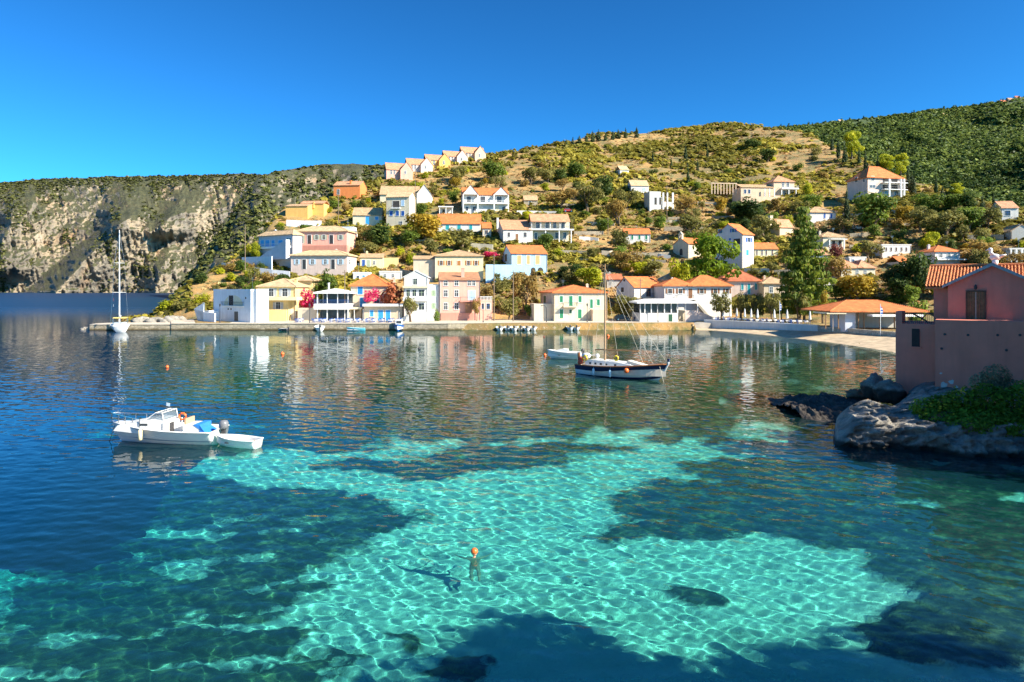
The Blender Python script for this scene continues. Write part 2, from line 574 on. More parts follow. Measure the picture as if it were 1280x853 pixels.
# ------------------------------------------------------------------ leaves
rng = np.random.default_rng(11)
def cards(cen, nrm, size, rnd, aspect=.75):
    n = len(cen)
    nrm = nrm / np.maximum(np.linalg.norm(nrm, axis=1, keepdims=True), 1e-6)
    t = rng.normal(size=(n, 3)); t -= nrm * (t * nrm).sum(1, keepdims=True)
    t /= np.maximum(np.linalg.norm(t, axis=1, keepdims=True), 1e-6)
    bt = np.cross(nrm, t)
    s = size[:, None]
    k = rng.uniform(.55, 1.0, (n, 1))
    v = np.stack([cen - t * s, cen - bt * s * aspect * k + t * s * .1, cen + t * s, cen + bt * s * aspect], 1).reshape(-1, 3)
    return v, np.arange(4 * n).reshape(n, 4), rnd

def sphere_dirs(n):
    d = rng.normal(size=(n, 3))
    return d / np.linalg.norm(d, axis=1, keepdims=True)

def scatter(name, pts, size, K, card, mat, tone=None, up=1.1):
    """many low plants as one mesh: K leaf clumps for each plant"""
    N = len(pts)
    d = sphere_dirs(N * K)
    d[:, 2] = np.abs(d[:, 2]) * 1.0 - .25
    r = rng.uniform(.5, 1.0, (N * K, 1))
    sz = np.repeat(size, K, 0)
    cen = np.repeat(pts, K, 0) + d * r * sz
    cen[:, 2] += sz[:, 2] * .25
    tone = rng.random(N) if tone is None else tone
    rnd = np.clip(np.repeat(tone, K) * .7 + rng.random(N * K) * .3, 0, 1)
    v, f, rnd = cards(cen, d + rng.normal(size=d.shape) * .5 + np.array([0, 0, up]), card * np.repeat(np.cbrt(size.prod(1)), K) * rng.uniform(.6, 1.3, N * K), rnd)
    return link(name, fast_mesh(name, v, f, mat, False, {'rnd': ('FACE', rnd)}))

def tri_sample(vgrid, n, keep):
    """random points on a grid surface (rows x cols x 3), density kept by keep(i, j)"""
    a, b_, _ = vgrid.shape
    i = rng.integers(0, a - 1, n); j = rng.integers(0, b_ - 1, n)
    u = rng.random((n, 1)); w = rng.random((n, 1))
    p = (vgrid[i, j] * (1 - u) + vgrid[i + 1, j] * u) * (1 - w) + (vgrid[i, j + 1] * (1 - u) + vgrid[i + 1, j + 1] * u) * w
    return p[keep(i, j, p)]

# mountain forest
fg = np.stack([FX, FD, FZ], -1)
pf = tri_sample(fg, 85000, lambda i, j, p: (p[:, 0] / p[:, 1] * F + 640 < 1420) & (fbm(p[:, 0] / 70, p[:, 1] / 70, 71) + .75 > rng.random(len(p)) * .6))
cyp = rng.random(len(pf)) < np.where((pf[:, 1] < 1000) & (fbm(pf[:, 0] / 120, pf[:, 1] / 120, 73) > -.1), .55, .12)
a = pf[~cyp]; k = rng.uniform(1.8, 4.0, (len(a), 1))
tag(scatter('mountain_forest', a, k * np.array([1, 1, .9]), 9, .9, leafm('forest_leaf', (.085, .135, .034), (.20, .26, .065), .35)), 'dense green forest covering the mountain', kind='stuff')
a = pf[cyp]; k = rng.uniform(1.3, 2.0, (len(a), 1))
tag(scatter('cypress_forest', a, k * np.array([1, 1, 4.2]), 12, .8, leafm('forest_cypress', (.04, .075, .022), (.10, .15, .04), .15)), 'dark cypress wood on the mountain slope', kind='stuff')

# scrub on the cliffs and on the ridge
cg = np.stack([CX, CD, CZ], -1)
pc = tri_sample(cg, 34000, lambda i, j, p: (fbm(cp[j] / 18, CY[i, j] / 30, 81) * 1.3 - .04 + (i / 150) ** 12 * 2 > rng.random(len(p)) * .8))
k = rng.uniform(1.4, 3.4, (len(pc), 1))
tag(scatter('cliff_scrub', pc, k * np.array([1.3, 1.3, .8]), 8, .85, leafm('cliff_leaf', (.07, .085, .027), (.17, .18, .065), .3)), 'dark green scrub dotted over the cliffs', kind='stuff')
mg = mv.reshape(MP.shape[0], MP.shape[1], 3)
pm = tri_sample(mg, 15000, lambda i, j, p: (p[:, 0] / p[:, 1] * F + 640 < 520) & (fbm(mp_[j] / 15, MY[i, j] / 15, 83) + .35 > rng.random(len(p)) * .6))
k = rng.uniform(1.1, 2.6, (len(pm), 1))
tag(scatter('ridge_scrub', pm, k * np.array([1.3, 1.3, .85]), 9, .85, leafm('ridge_leaf', (.05, .068, .02), (.13, .145, .045), .2)), 'thick dark scrub covering the ridge', kind='stuff')

# low scrub, dry grass on the village hill
def ell(px, py, cx, cy, rx, ry, rot=0):
    c, s = math.cos(R(rot)), math.sin(R(rot))
    dx = px - cx; dy = py - cy
    u = (dx * c + dy * s) / rx; w = (-dx * s + dy * c) / ry
    return 1 - np.sqrt(u * u + w * w)

hg = np.stack([(PX - 640) / F * DD, DD, ZZ], -1)
def hill_keep(i, j, p):
    t = p[:, 1] - lerp_tab(T_D0, p[:, 0] / p[:, 1] * F + 640)
    hx = p[:, 0] / p[:, 1] * F + 640; hy = HZ - (p[:, 2] - H) / p[:, 1] * F
    dens = fbm(p[:, 0] / 28, p[:, 1] / 28, 91) * 1.5 + fbm(p[:, 0] / 7, p[:, 1] / 7, 92) * .5 + .40 + .2 * sstep(60, 200, t)
    for c in ((655, 236, 85, 14), (590, 228, 60, 9), (750, 300, 40, 26), (775, 180, 45, 8), (810, 172, 30, 6), (700, 330, 30, 16), (830, 192, 16, 5), (730, 176, 60, 5), (1010, 190, 60, 25), (1120, 290, 50, 10), (1165, 345, 40, 12)):
        dens = dens - 1.0 * np.clip(1.4 * ell(hx + 12 * fbm(p[:, 0] / 9, p[:, 1] / 9, 95), hy, *c), 0, 1)
    return (t > 8) & (dens > rng.random(len(p)))
ph = tri_sample(hg, 95000, hill_keep)
pxh = ph[:, 0] / ph[:, 1] * F + 640
ph = ph[(pxh < 1330)]
k = rng.uniform(.4, 1.5, (len(ph), 1)) ** 1.2 * (1 + .6 * sstep(240, 420, ph[:, 1:2]))
tone = np.clip(.5 + fbm(ph[:, 0] / 40, ph[:, 1] / 40, 93) * .9 + rng.normal(size=len(ph)) * .18, 0, 1)
tag(scatter('hillside_scrub', ph, k * np.array([1.25, 1.25, .8]), 14, .6, leafm('scrub_leaf', (.17, .165, .030), (.34, .31, .05), .4), tone), 'low olive scrub speckled over the hillside', kind='stuff')
pg = tri_sample(hg, 52000, lambda i, j, p: (p[:, 1] - lerp_tab(T_D0, p[:, 0] / p[:, 1] * F + 640) > 6) & (fbm(p[:, 0] / 22, p[:, 1] / 22, 97) > -.15))
k = rng.uniform(.3, .7, (len(pg), 1))
tag(scatter('dry_grass', pg, k * np.array([1.4, 1.4, .7]), 8, .7, leafm('dry_grass_blade', (.30, .20, .09), (.46, .33, .16), .2)), 'straw coloured dry grass between the scrub', kind='stuff')

# ------------------------------------------------------------------ seabed and water
def weed_dark_at(px, py):
    """share of seagrass, with some painted-in dark, at the place seen through the water at a photo pixel"""
    wx = 38 * fbm(px / 90, py / 45, 101, 5); wy = 15 * fbm(px / 90, py / 40, 103, 5)
    x = px + wx; y = py + wy
    s = np.full(np.shape(px), -1.0)
    for e in [(250, 640, 260, 34, 2), (425, 656, 110, 16, -4), (90, 745, 270, 62, -6), (270, 705, 170, 22, -8), (90, 850, 360, 62, -4), (330, 840, 90, 30, 10), (300, 765, 100, 24, -20), (-80, 620, 200, 110, 0),
              (560, 580, 140, 12, -3), (640, 562, 130, 9, 0), (950, 640, 190, 33, 2), (1090, 660, 170, 36, 6), (840, 668, 80, 11, 0), (1230, 690, 160, 60, 0), (1090, 600, 210, 28, 3),  # right-hand patches also paint in the dark reflection and shade of rock and house
              (1245, 742, 95, 20, 0), (1240, 795, 170, 42, 0), (575, 842, 40, 17, 0), (865, 748, 27, 7, 4), (515, 805, 26, 8, 20), (280, 556, 190, 15, 0)]:
        s = np.maximum(s, ell(x, y, *e[:4], e[4]) * min(e[3], 40) / 10)
    far = sstep(562, 528, y + 12 * fbm(px / 60, py / 20, 107)) * .75
    s = np.maximum(s, np.where(px < 430, far * 2.3 - .8, np.where(px < 900, far * 1.9 - .75, far * 1.2 - .7)))
    s = s + .55 * fbm(px / 22, py / 9, 105, 4)
    w = sstep(-.75, .6, s)
    streak = fbm(px / 80, (py + px * .12) / 13, 111, 4)
    lf = sstep(560, 420, px) * sstep(600, 680, py)
    w = w * (1 - lf * .62 * sstep(-.05, .4, streak))
    return w

def depth_at(px, py, D):
    d = 2.3 + 5.5 * sstep(330, -120, px) * sstep(820, 600, py) + 1.5 * sstep(555, 480, py) + 9 * sstep(420, -50, px) * sstep(600, 480, py)
    d = d - 2.4 * sstep(430, 620, px) * sstep(560, 500, py)
    d = d - .9 * sstep(1040, 1240, px) * sstep(640, 800, py)
    sh = .3 + np.maximum(lerp_tab(T_SHORE, px) - D, 0) * .055
    d = np.where((px > 780) & (py < 500), np.minimum(d, sh + 6 * sstep(860, 780, px)), d)
    return np.maximum(d, .25)

sp_ = np.arange(-760, 2040, 5.0); sD = np.geomspace(9.5, 700, 520)
SPX, SD = np.meshgrid(sp_, sD)
SPY = HZ + F * H / SD                                  # first guess: where the sight line crosses the surface
Dp = np.maximum(depth_at(SPX, SPY, SD), .3)
app = SD * (1 - np.clip(Dp * np.clip(1 / np.tan(np.arccos(np.cos(np.arctan(H / SD)) / 1.333)), 0, 1.2) / SD, 0, .5))
SPY = HZ + F * H / app
W = weed_dark_at(SPX, SPY)
Dp = depth_at(SPX, SPY, SD)
sX = (SPX - 640) / F * SD
SZ = -Dp + W * (.28 * (ridged(sX / 1.6, SD / 1.6, 121, 4)) + .1) + .12 * fbm(sX / 3, SD / 3, 123, 3)
rk = sstep(1060, 1180, SPX) * sstep(640, 720, SPY)     # shallow rocks near the bank
SZ = SZ + rk * .5 * (ridged(sX / 2.2, SD / 2.2, 125, 4) - .4)
m, nt, b = NT('seabed_sand_seagrass_and_shade')
v = coords(nt)
at = nt.nodes.new('ShaderNodeAttribute'); at.attribute_name = 'weed'
n1 = noise(nt, 1.1, 8, v, .7); n2 = noise(nt, 5, 6, v, .75)
sandc = ramp(nt, noise(nt, .35, 6, v, .6), [(.3, (.70, .66, .52)), (.7, (.82, .78, .64))])
sandc = mixc(nt, ramp(nt, n2, [(.60, (0, 0, 0)), (.72, (.35, .35, .35))]), sandc, (.25, .26, .16))
weedc = ramp(nt, n1, [(.33, (.012, .018, .014)), (.5, (.048, .056, .030)), (.66, (.24, .21, .09))])
ad = nt.nodes.new('ShaderNodeMath'); ad.operation = 'MULTIPLY_ADD'; ad.inputs[1].default_value = .9; ad.inputs[2].default_value = -.45
nt.links.new(n2, ad.inputs[0])
a2 = nt.nodes.new('ShaderNodeMath'); a2.operation = 'ADD'
nt.links.new(at.outputs['Fac'], a2.inputs[0]); nt.links.new(ad.outputs[0], a2.inputs[1])
nt.links.new(mixc(nt, ramp(nt, a2.outputs[0], [(.25, (0, 0, 0)), (.65, (1, 1, 1))]), sandc, weedc), b.inputs['Base Color'])
b.inputs['Roughness'].default_value = 1
b.inputs['Specular IOR Level'].default_value = 0
bump(nt, b, n2, .12, .8)
seabed = link('seabed', fast_mesh('seabed', np.stack([sX, SD, SZ], -1).reshape(-1, 3), grid_faces(*SPX.shape), m, True, {'weed': ('POINT', W)}))
tag(seabed, 'pale sand with dark seagrass meadows and some painted shade under the water', kind='structure')
seabed.cycles.is_caustics_receiver = True

# water surface with real ripples
wa_ = np.linspace(-1.15, 1.15, 1050); wD = np.concatenate([np.geomspace(8.5, 260, 1250), np.geomspace(264, 7000, 130)])
WA, WD = np.meshgrid(wa_, wD)
WX = WA * WD
WZ = np.zeros_like(WX)
g2 = np.random.default_rng(5)
for i in range(74):
    lam = math.exp(g2.uniform(math.log(.26), math.log(2.3))); th = g2.normal(1.15, .62)
    kk = 2 * math.pi / lam
    ph0 = g2.uniform(0, 6.28)
    amp = .00114 * lam * (.85 if lam > 1.5 else 1)
    sel = WD[:, 0] < 130 * lam + 40
    q = sel.sum()
    fade = np.exp(-(WD[:q] / (95 * lam + 30)) ** 4)
    WZ[:q] += amp * fade * np.sin(kk * (WX[:q] * math.cos(th) + WD[:q] * math.sin(th)) + ph0)
WPX = WA * F + 640; WPY = HZ + F * H / WD
wdep = depth_at(WPX, WPY, WD)
gust = fbm(WX / 38, WD / 60, 131, 4)
WZ *= np.clip(1 + .7 * gust, .45, 1.7)
m, nt, b = NT('sea_water')
nt.nodes.remove(b)
out = nt.nodes['Material Output']
at = nt.nodes.new('ShaderNodeAttribute'); at.attribute_name = 'depth'
cc = nt.nodes.new('ShaderNodeCombineColor')
for i, base_ in enumerate((.62, .948, .944)):           # what a metre of this water lets through
    pw = nt.nodes.new('ShaderNodeMath'); pw.operation = 'POWER'
    pw.inputs[0].default_value = base_
    nt.links.new(at.outputs['Fac'], pw.inputs[1])
    nt.links.new(pw.outputs[0], cc.inputs[i])
rf = nt.nodes.new('ShaderNodeBsdfRefraction'); rf.inputs['IOR'].default_value = 1.333; rf.inputs['Roughness'].default_value = 0
nt.links.new(cc.outputs[0], rf.inputs['Color'])
df = nt.nodes.new('ShaderNodeBsdfDiffuse')
dn_ = nt.nodes.new('ShaderNodeMath'); dn_.operation = 'MULTIPLY'; dn_.inputs[1].default_value = .1
nt.links.new(at.outputs['Fac'], dn_.inputs[0])
nt.links.new(ramp(nt, dn_.outputs[0], [(.1, (.10, .40, .42)), (.27, (.02, .26, .36)), (.42, (.02, .15, .20)), (.62, (0, .09, .19)), (.95, (0, .072, .22))]), df.inputs[0])
tb_ = nt.nodes.new('ShaderNodeMath'); tb_.operation = 'POWER'; tb_.inputs[0].default_value = .969
nt.links.new(at.outputs['Fac'], tb_.inputs[1])
m1 = nt.nodes.new('ShaderNodeMixShader')
nt.links.new(tb_.outputs[0], m1.inputs[0]); nt.links.new(df.outputs[0], m1.inputs[1]); nt.links.new(rf.outputs[0], m1.inputs[2])
gl = nt.nodes.new('ShaderNodeBsdfGlossy'); ar = nt.nodes.new('ShaderNodeAttribute'); ar.attribute_name = 'rough'; nt.links.new(ar.outputs['Fac'], gl.inputs['Roughness'])
fr = nt.nodes.new('ShaderNodeFresnel')
ge = nt.nodes.new('ShaderNodeNewGeometry')
mm = nt.nodes.new('ShaderNodeMath'); mm.operation = 'MULTIPLY_ADD'; mm.inputs[1].default_value = 1 / 1.333 - 1.333; mm.inputs[2].default_value = 1.333
nt.links.new(ge.outputs['Backfacing'], mm.inputs[0]); nt.links.new(mm.outputs[0], fr.inputs[0])
m2 = nt.nodes.new('ShaderNodeMixShader')
rr_ = nt.nodes.new('ShaderNodeMath'); rr_.operation = 'MULTIPLY_ADD'; rr_.inputs[1].default_value = -2.8; rr_.inputs[2].default_value = 1.03
nt.links.new(ar.outputs['Fac'], rr_.inputs[0])
fm_ = nt.nodes.new('ShaderNodeMath'); fm_.operation = 'MULTIPLY'
nt.links.new(fr.outputs[0], fm_.inputs[0]); nt.links.new(rr_.outputs[0], fm_.inputs[1])
nt.links.new(fm_.outputs[0], m2.inputs[0]); nt.links.new(m1.outputs[0], m2.inputs[1]); nt.links.new(gl.outputs[0], m2.inputs[2])
nt.links.new(m2.outputs[0], out.inputs[0])
water = link('water', fast_mesh('water', np.stack([WX, WD, WZ], -1).reshape(-1, 3), grid_faces(*WX.shape), m, True, {'depth': ('POINT', wdep), 'rough': ('POINT', .015 + .03 * sstep(60, 160, WD) + .25 * sstep(130, 360, WD))}))
tag(water, 'clear turquoise bay water with small ripples', kind='structure')
water.cycles.is_caustics_caster = True

# ------------------------------------------------------------------ buildings
WALL = {
    'white': wallm('white_plaster', (.73, .70, .65)), 'cream': wallm('cream_plaster', (.68, .60, .44)), 'bluewhite': wallm('cool_white_plaster', (.74, .78, .82)),
    'yellow': wallm('yellow_plaster', (.80, .62, .28)), 'paleyellow': wallm('pale_yellow_plaster', (.82, .72, .44)), 'ochre': wallm('ochre_plaster', (.80, .48, .14)),
    'pink': wallm('pink_plaster', (.76, .42, .32)), 'deeppink': wallm('deep_pink_plaster', (.62, .27, .20)), 'palepink': wallm('pale_pink_plaster', (.72, .56, .48)),
    'peach': wallm('peach_plaster', (.74, .54, .37)), 'orange': wallm('orange_plaster', (.78, .25, .07)), 'blue': wallm('light_blue_plaster', (.42, .66, .84)),
    'greyblue': wallm('grey_blue_plaster', (.55, .58, .64)), 'tan': wallm('tan_plaster', (.66, .54, .38)), 'grey': wallm('grey_plaster', (.52, .50, .46)),
    'stone': stonem('rubble_stone', (.46, .39, .28)), 'beige': wallm('beige_plaster', (.70, .58, .43)),
}
ROOF = {
    'orange': tilem('orange_tile', (.68, .20, .055)), 'tan': tilem('tan_tile', (.54, .35, .19)), 'pale': tilem('pale_tile', (.62, .43, .24)),
    'brown': tilem('brown_tile', (.50, .24, .12)), 'red': tilem('red_tile', (.55, .16, .07)), 'salmon': tilem('salmon_tile', (.60, .30, .16)),
}
PAINT = {k: plain('paint_' + k, c, .45, .12, 2) for k, c in dict(
    white=(.8, .79, .76), green=(.02, .22, .10), darkgreen=(.025, .10, .05), blue=(.02, .22, .50), bright=(.04, .33, .70), royal=(.02, .10, .38), teal=(.03, .36, .40), brown=(.26, .12, .05),
    rust=(.50, .21, .05), orange=(.80, .40, .17), grey=(.42, .45, .48), paleblue=(.45, .64, .82), sage=(.40, .47, .34), lightgreen=(.38, .48, .30), dark=(.05, .05, .05), purple=(.25, .2, .3), cream=(.7, .62, .42)).items()}

M_STEEL0 = plain('aerial_metal', (.5, .5, .5), .4, .05, 1, 1)
HOUSE_BOX = []          # (x0, y0, x1, y1, D) of each building in the photo, so that nothing is planted through it

HS = []
class House:
    def __init__(s, name, label, cat, x0, x1, yb, ye, D=None, yaw=0, depth=8, side=None, wall='white', found=4, group=None, mask=True):
        a = R(yaw)
        s.D = D or GD((x0 + x1) / 2, yb)
        s.A = P(x0, yb, s.D)
        s.ex = Vector((math.cos(a), math.sin(a), 0)); s.ey = Vector((-math.sin(a), math.cos(a), 0))
        s.root = thing(name, label, cat, s.A, a, group)
        s.W = s.loc(x1, ye)[0]
        s.we = s.loc(x0, ye)[1]
        if side is not None:          # how far back the side wall runs so that it ends at this photo column
            lo, hi = .5, 60
            for _ in range(40):
                md = (lo + hi) / 2
                u0 = 0 if side < x0 else s.W
                q = s.A + s.ex * u0 + s.ey * md
                px = q.x / q.y * F + 640
                if (px > side) == (side < x0): lo = md
                else: hi = md
            depth = min(lo, 16)
        s.dp = depth
        s.wall = WALL[wall]
        s.found = found
        s.mb = MB()
        HS.append(s)
        if mask:
            HOUSE_BOX.append((min(x0, side or x0), ye - 8, max(x1, side or x1), yb, s.D))
    def loc(s, px, py, v=0, axis='front', u=0):
        d = Vector(((px - 640) / F, 1, -(py - HZ) / F)); c = Vector((0, 0, H))
        if axis == 'front':
            t = ((s.A - c).dot(s.ey) + v) / d.dot(s.ey)
            q = c + d * t - s.A
            return q.dot(s.ex), q.z
        t = ((s.A - c).dot(s.ex) + u) / d.dot(s.ex)
        q = c + d * t - s.A
        return q.dot(s.ey), q.z
    def zr(s, py, v):
        """height above the base of something seen at photo row py, v metres behind the facade"""
        q = s.A + s.ex * s.W / 2 + s.ey * v
        return H - (py - HZ) / F * q.y - s.A.z
    def block(s, u0=0, u1=None, v0=0, v1=None, top=None, bot=None):
        s.mb.box(u0, v0, -s.found if bot is None else bot, s.W if u1 is None else u1, s.dp if v1 is None else v1, s.we if top is None else top)
    def finish(s, name='wall', wall=None):
        o = s.mb.build(name, WALL[wall] if wall else s.wall, s.root)
        s.mb = MB()
        return o
    # --- roofs
    def roof(s, kind, py=None, mat='orange', oh=.45, u0=0, u1=None, v0=0, v1=None, rise=None, we=None, name='roof'):
        u1 = s.W if u1 is None else u1; v1 = s.dp if v1 is None else v1; we = s.we if we is None else we
        wr = (we + rise) if rise else s.zr(py, (v0 + v1) / 2)
        wr = max(wr, we + .35)
        mb = MB(); T = .16
        um, vm = (u0 + u1) / 2, (v0 + v1) / 2
        if kind == 'hip':
            W_, D_ = u1 - u0, v1 - v0
            e = [(u0 - oh, v0 - oh), (u1 + oh, v0 - oh), (u1 + oh, v1 + oh), (u0 - oh, v1 + oh)]
            ins = min(W_, D_) / 2 + oh
            if W_ >= D_: r = [(u0 - oh + ins, vm), (u1 + oh - ins, vm)]
            else: r = [(um, v0 - oh + ins), (um, v1 + oh - ins)]
            if (Vector(r[0]) - Vector(r[1])).length < .3: r = [(um - .2, vm), (um + .2, vm)]
            vs = [(x, y, we - T + .02) for x, y in e] + [(x, y, we + .06) for x, y in e] + [(x, y, wr) for x, y in r]
            fs = [(0, 3, 2, 1), (0, 1, 5, 4), (1, 2, 6, 5), (2, 3, 7, 6), (3, 0, 4, 7)]
            fs += [(4, 5, 9, 8), (5, 6, 9), (6, 7, 8, 9), (7, 4, 8)] if W_ >= D_ else [(4, 5, 8), (5, 6, 9, 8), (6, 7, 9), (7, 4, 8, 9)]
            mb.add(vs, fs)
            cap = MB()
            for i, j in ((4, 8), (5, 9 if W_ >= D_ else 8), (6, 9), (7, 8 if W_ >= D_ else 9), (8, 9)):
                cap.tube([vs[i], vs[j]], .11, 5)
        else:
            sl = (wr - we) / ((vm - v0) if kind == 'x' else (um - u0))
            if kind == 'x':
                pr = [(v0 - oh, we - oh * sl), (vm, wr), (v1 + oh, we - oh * sl)]
                fn = lambda p, q, t: (t, p, q)
                a, b2 = u0 - oh * .5, u1 + oh * .5
                gab = [(v0 + .01, we - .05), (v1 - .01, we - .05), (vm, wr - .05)]
                s.mb.prism(gab, fn, u0 + .01, u1 - .01)
            else:
                pr = [(u0 - oh, we - oh * sl), (um, wr), (u1 + oh, we - oh * sl)]
                fn = lambda p, q, t: (p, t, q)
                a, b2 = v0 - oh * .5, v1 + oh * .3
                gab = [(u0 + .01, we - .05), (u1 - .01, we - .05), (um, wr - .05)]
                s.mb.prism(gab, fn, v0 + .01, v1 - .01)
            up = [(p, q + T) for p, q in pr]
            mb.prism([pr[0], pr[1], pr[2], up[2], up[1], up[0]], fn, a, b2)
            cap = MB().tube([fn(pr[1][0], wr + T, a), fn(pr[1][0], wr + T, b2)], .12, 5)
        o = mb.build(name, ROOF[mat] if isinstance(mat, str) else mat, s.root)
        cap.build('ridge_tile', ROOF[mat] if isinstance(mat, str) else mat, o)
        return o
    def flat(s, par=.5, u0=0, u1=None, v0=0, v1=None, we=None, mat=None):
        u1 = s.W if u1 is None else u1; v1 = s.dp if v1 is None else v1; we = s.we if we is None else we
        mb = MB(); t = .2
        mb.box(u0 - .06, v0 - .06, we, u1 + .06, v0 + t, we + par); mb.box(u0 - .06, v1 - t, we, u1 + .06, v1 + .06, we + par)
        mb.box(u0 - .06, v0 + t, we, u0 + t, v1 - t, we + par); mb.box(u1 - t, v0 + t, we, u1 + .06, v1 - t, we + par)
        mb.box(u0 + t, v0 + t, we - .05, u1 - t, v1 - t, we + .06)
        return mb.build('roof_parapet', mat or s.wall, s.root)
    # --- openings, given by their photo pixels on the facade ('F'), on the side wall seen ('L', 'R')
    def _map(s, face):
        if face == 'L': return lambda a, o, w: (-o, a, w)
        if face == 'R': return lambda a, o, w: (s.W + o, a, w)
        v = face if isinstance(face, (int, float)) else 0
        return lambda a, o, w: (a, v - o, w)
    def rect(s, x0, y0, x1, y1, face='F'):
        if face in ('L', 'R'):
            u = 0 if face == 'L' else s.W
            a0, w1 = s.loc(x0, y0, axis='side', u=u); a1, _ = s.loc(x1, y0, axis='side', u=u)
            _, w0 = s.loc((x0 + x1) / 2, y1, axis='side', u=u); _, w1 = s.loc((x0 + x1) / 2, y0, axis='side', u=u)
        else:
            v = face if isinstance(face, (int, float)) else 0
            a0, w1 = s.loc(x0, y0, v); a1, _ = s.loc(x1, y0, v); _, w0 = s.loc((x0 + x1) / 2, y1, v)
        return min(a0, a1), max(a0, a1), w0, w1
    def op(s, kind, x0, y0, x1, y1, face='F', col='white', shut=None, lab=None):
        """w window, o window with open shutters, s closed shutters, d door, v dark opening"""
        a0, a1, w0, w1 = s.rect(x0, y0, x1, y1, face)
        mp = s._map(face)
        def bx(mb, p0, p1, o0, o1, q0, q1):
            c = [mp(p, o, q) for p in (p0, p1) for o in (o0, o1) for q in (q0, q1)]
            xs, ys, zs = zip(*c)
            mb.box(min(xs), min(ys), min(zs), max(xs), max(ys), max(zs))
        nm = 'door' if kind in 'dv' else 'window'
        root = bpy.data.objects.new(nm, None); COL.objects.link(root); root.parent = s.root
        t = min(.11, (a1 - a0) * .14)
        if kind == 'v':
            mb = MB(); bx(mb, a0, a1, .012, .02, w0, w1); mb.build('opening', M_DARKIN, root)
        fm = MB()
        bx(fm, a0 - t, a0, 0, .07, w0, w1 + t); bx(fm, a1, a1 + t, 0, .07, w0, w1 + t); bx(fm, a0, a1, 0, .07, w1, w1 + t)
        if nm == 'window': bx(fm, a0 - t * 1.4, a1 + t * 1.4, 0, .12, w0 - t, w0)
        fm.build('frame', PAINT.get(col, M_WHITE) if kind == 'o' and False else M_WHITE, root)
        if kind in 'wo':
            mb = MB(); bx(mb, a0, a1, .01, .025, w0, w1); mb.build('pane', M_GLASS, root)
            mb = MB(); c = (a0 + a1) / 2; bx(mb, c - .035, c + .035, .026, .05, w0, w1)
            q = w0 + (w1 - w0) * .62; bx(mb, a0, a1, .026, .045, q - .03, q + .03); mb.build('muntin', M_WHITE if col in ('white', 'paleblue') else PAINT[col], root)
        if kind in 'sd':
            mb = MB(); c = (a0 + a1) / 2
            for l, r in ((a0, c - .02), (c + .02, a1)):
                bx(mb, l, r, .012, .045, w0, w1)
                for q in range(1, 4):
                    y = w0 + (w1 - w0) * q / 4; bx(mb, l + .06, r - .06, .046, .06, y - .05, y + .05)
            mb.build('shutter' if kind == 's' else 'door_panel', PAINT[col], root)
        if kind == 'o':
            wd = (a1 - a0) * .55 if shut is None else shut
            for l, r in ((a0 - t - wd, a0 - t), (a1 + t, a1 + t + wd)):
                mb = MB(); bx(mb, l, r, .012, .06, w0, w1)
                for q in range(1, 5):
                    y = w0 + (w1 - w0) * q / 5; bx(mb, l + .05, r - .05, .061, .075, y - .04, y + .04)
                mb.build('shutter', PAINT[col], root)
        return root
    def ops(s, kind, ys, xs, **k):
        for x in xs: s.op(kind, x[0], ys[0], x[1], ys[1], **k)
    def slab(s, x0, x1, y0, y1, out=1.3, v=0, mat=None, rail=0, name='balcony', railmat=None, back=0):
        a0, a1, w0, w1 = s.rect(x0, y0, x1, y1, v if v else 'F')
        o = MB().box(a0, v - out, w0, a1, v + back - .004, w1).build(name, mat or M_WHITE, s.root)
        if rail:
            mb = MB(); y = v - out + .05
            for p, q in (((a0 + .04, y), (a1 - .04, y)), ((a0 + .04, y), (a0 + .04, v)), ((a1 - .04, y), (a1 - .04, v))):
                p = Vector(p); q = Vector(q); n = max(2, int((q - p).length / .28))
                mb.tube([(p.x, p.y, w1 + rail), (q.x, q.y, w1 + rail)], .035, 5)
                for i in range(n + 1):
                    c = p.lerp(q, i / n); mb.tube([(c.x, c.y, w1 + .01), (c.x, c.y, w1 + rail)], .018, 4)
            mb.build('railing', railmat or M_IRON, o)
        return o
    def cols(s, xs, y0, y1, v=-1.3, r=.14, mat=None):
        for x in xs:
            a0, a1, w0, w1 = s.rect(x - .5, y0, x + .5, y1, v)
            c = (a0 + a1) / 2
            MB().box(c - r, v - r, w0, c + r, v + r, w1).build('column', mat or M_WHITE, s.root)
    def chimney(s, px, y0, y1, v=None, r=.35, mat=None):
        v = s.dp * .5 if v is None else v
        u, w1 = s.loc(px, y0, v); _, w0 = s.loc(px, y1, v)
        mb = MB().box(u - r, v - r, w0 - 1, u + r, v + r, w1)
        mb.box(u - r - .08, v - r - .08, w1 + .002, u + r + .08, v + r + .08, w1 + .12)
        mb.build('chimney', mat or s.wall, s.root)
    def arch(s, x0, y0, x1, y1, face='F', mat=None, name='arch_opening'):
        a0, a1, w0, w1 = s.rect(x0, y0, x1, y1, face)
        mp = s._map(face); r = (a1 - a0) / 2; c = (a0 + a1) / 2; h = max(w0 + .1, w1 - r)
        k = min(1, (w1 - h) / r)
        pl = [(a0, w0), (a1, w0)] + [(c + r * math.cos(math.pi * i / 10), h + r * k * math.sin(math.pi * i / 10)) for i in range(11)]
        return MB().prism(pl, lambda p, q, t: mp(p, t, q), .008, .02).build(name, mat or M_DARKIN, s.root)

FRONT = 164.5
B = House
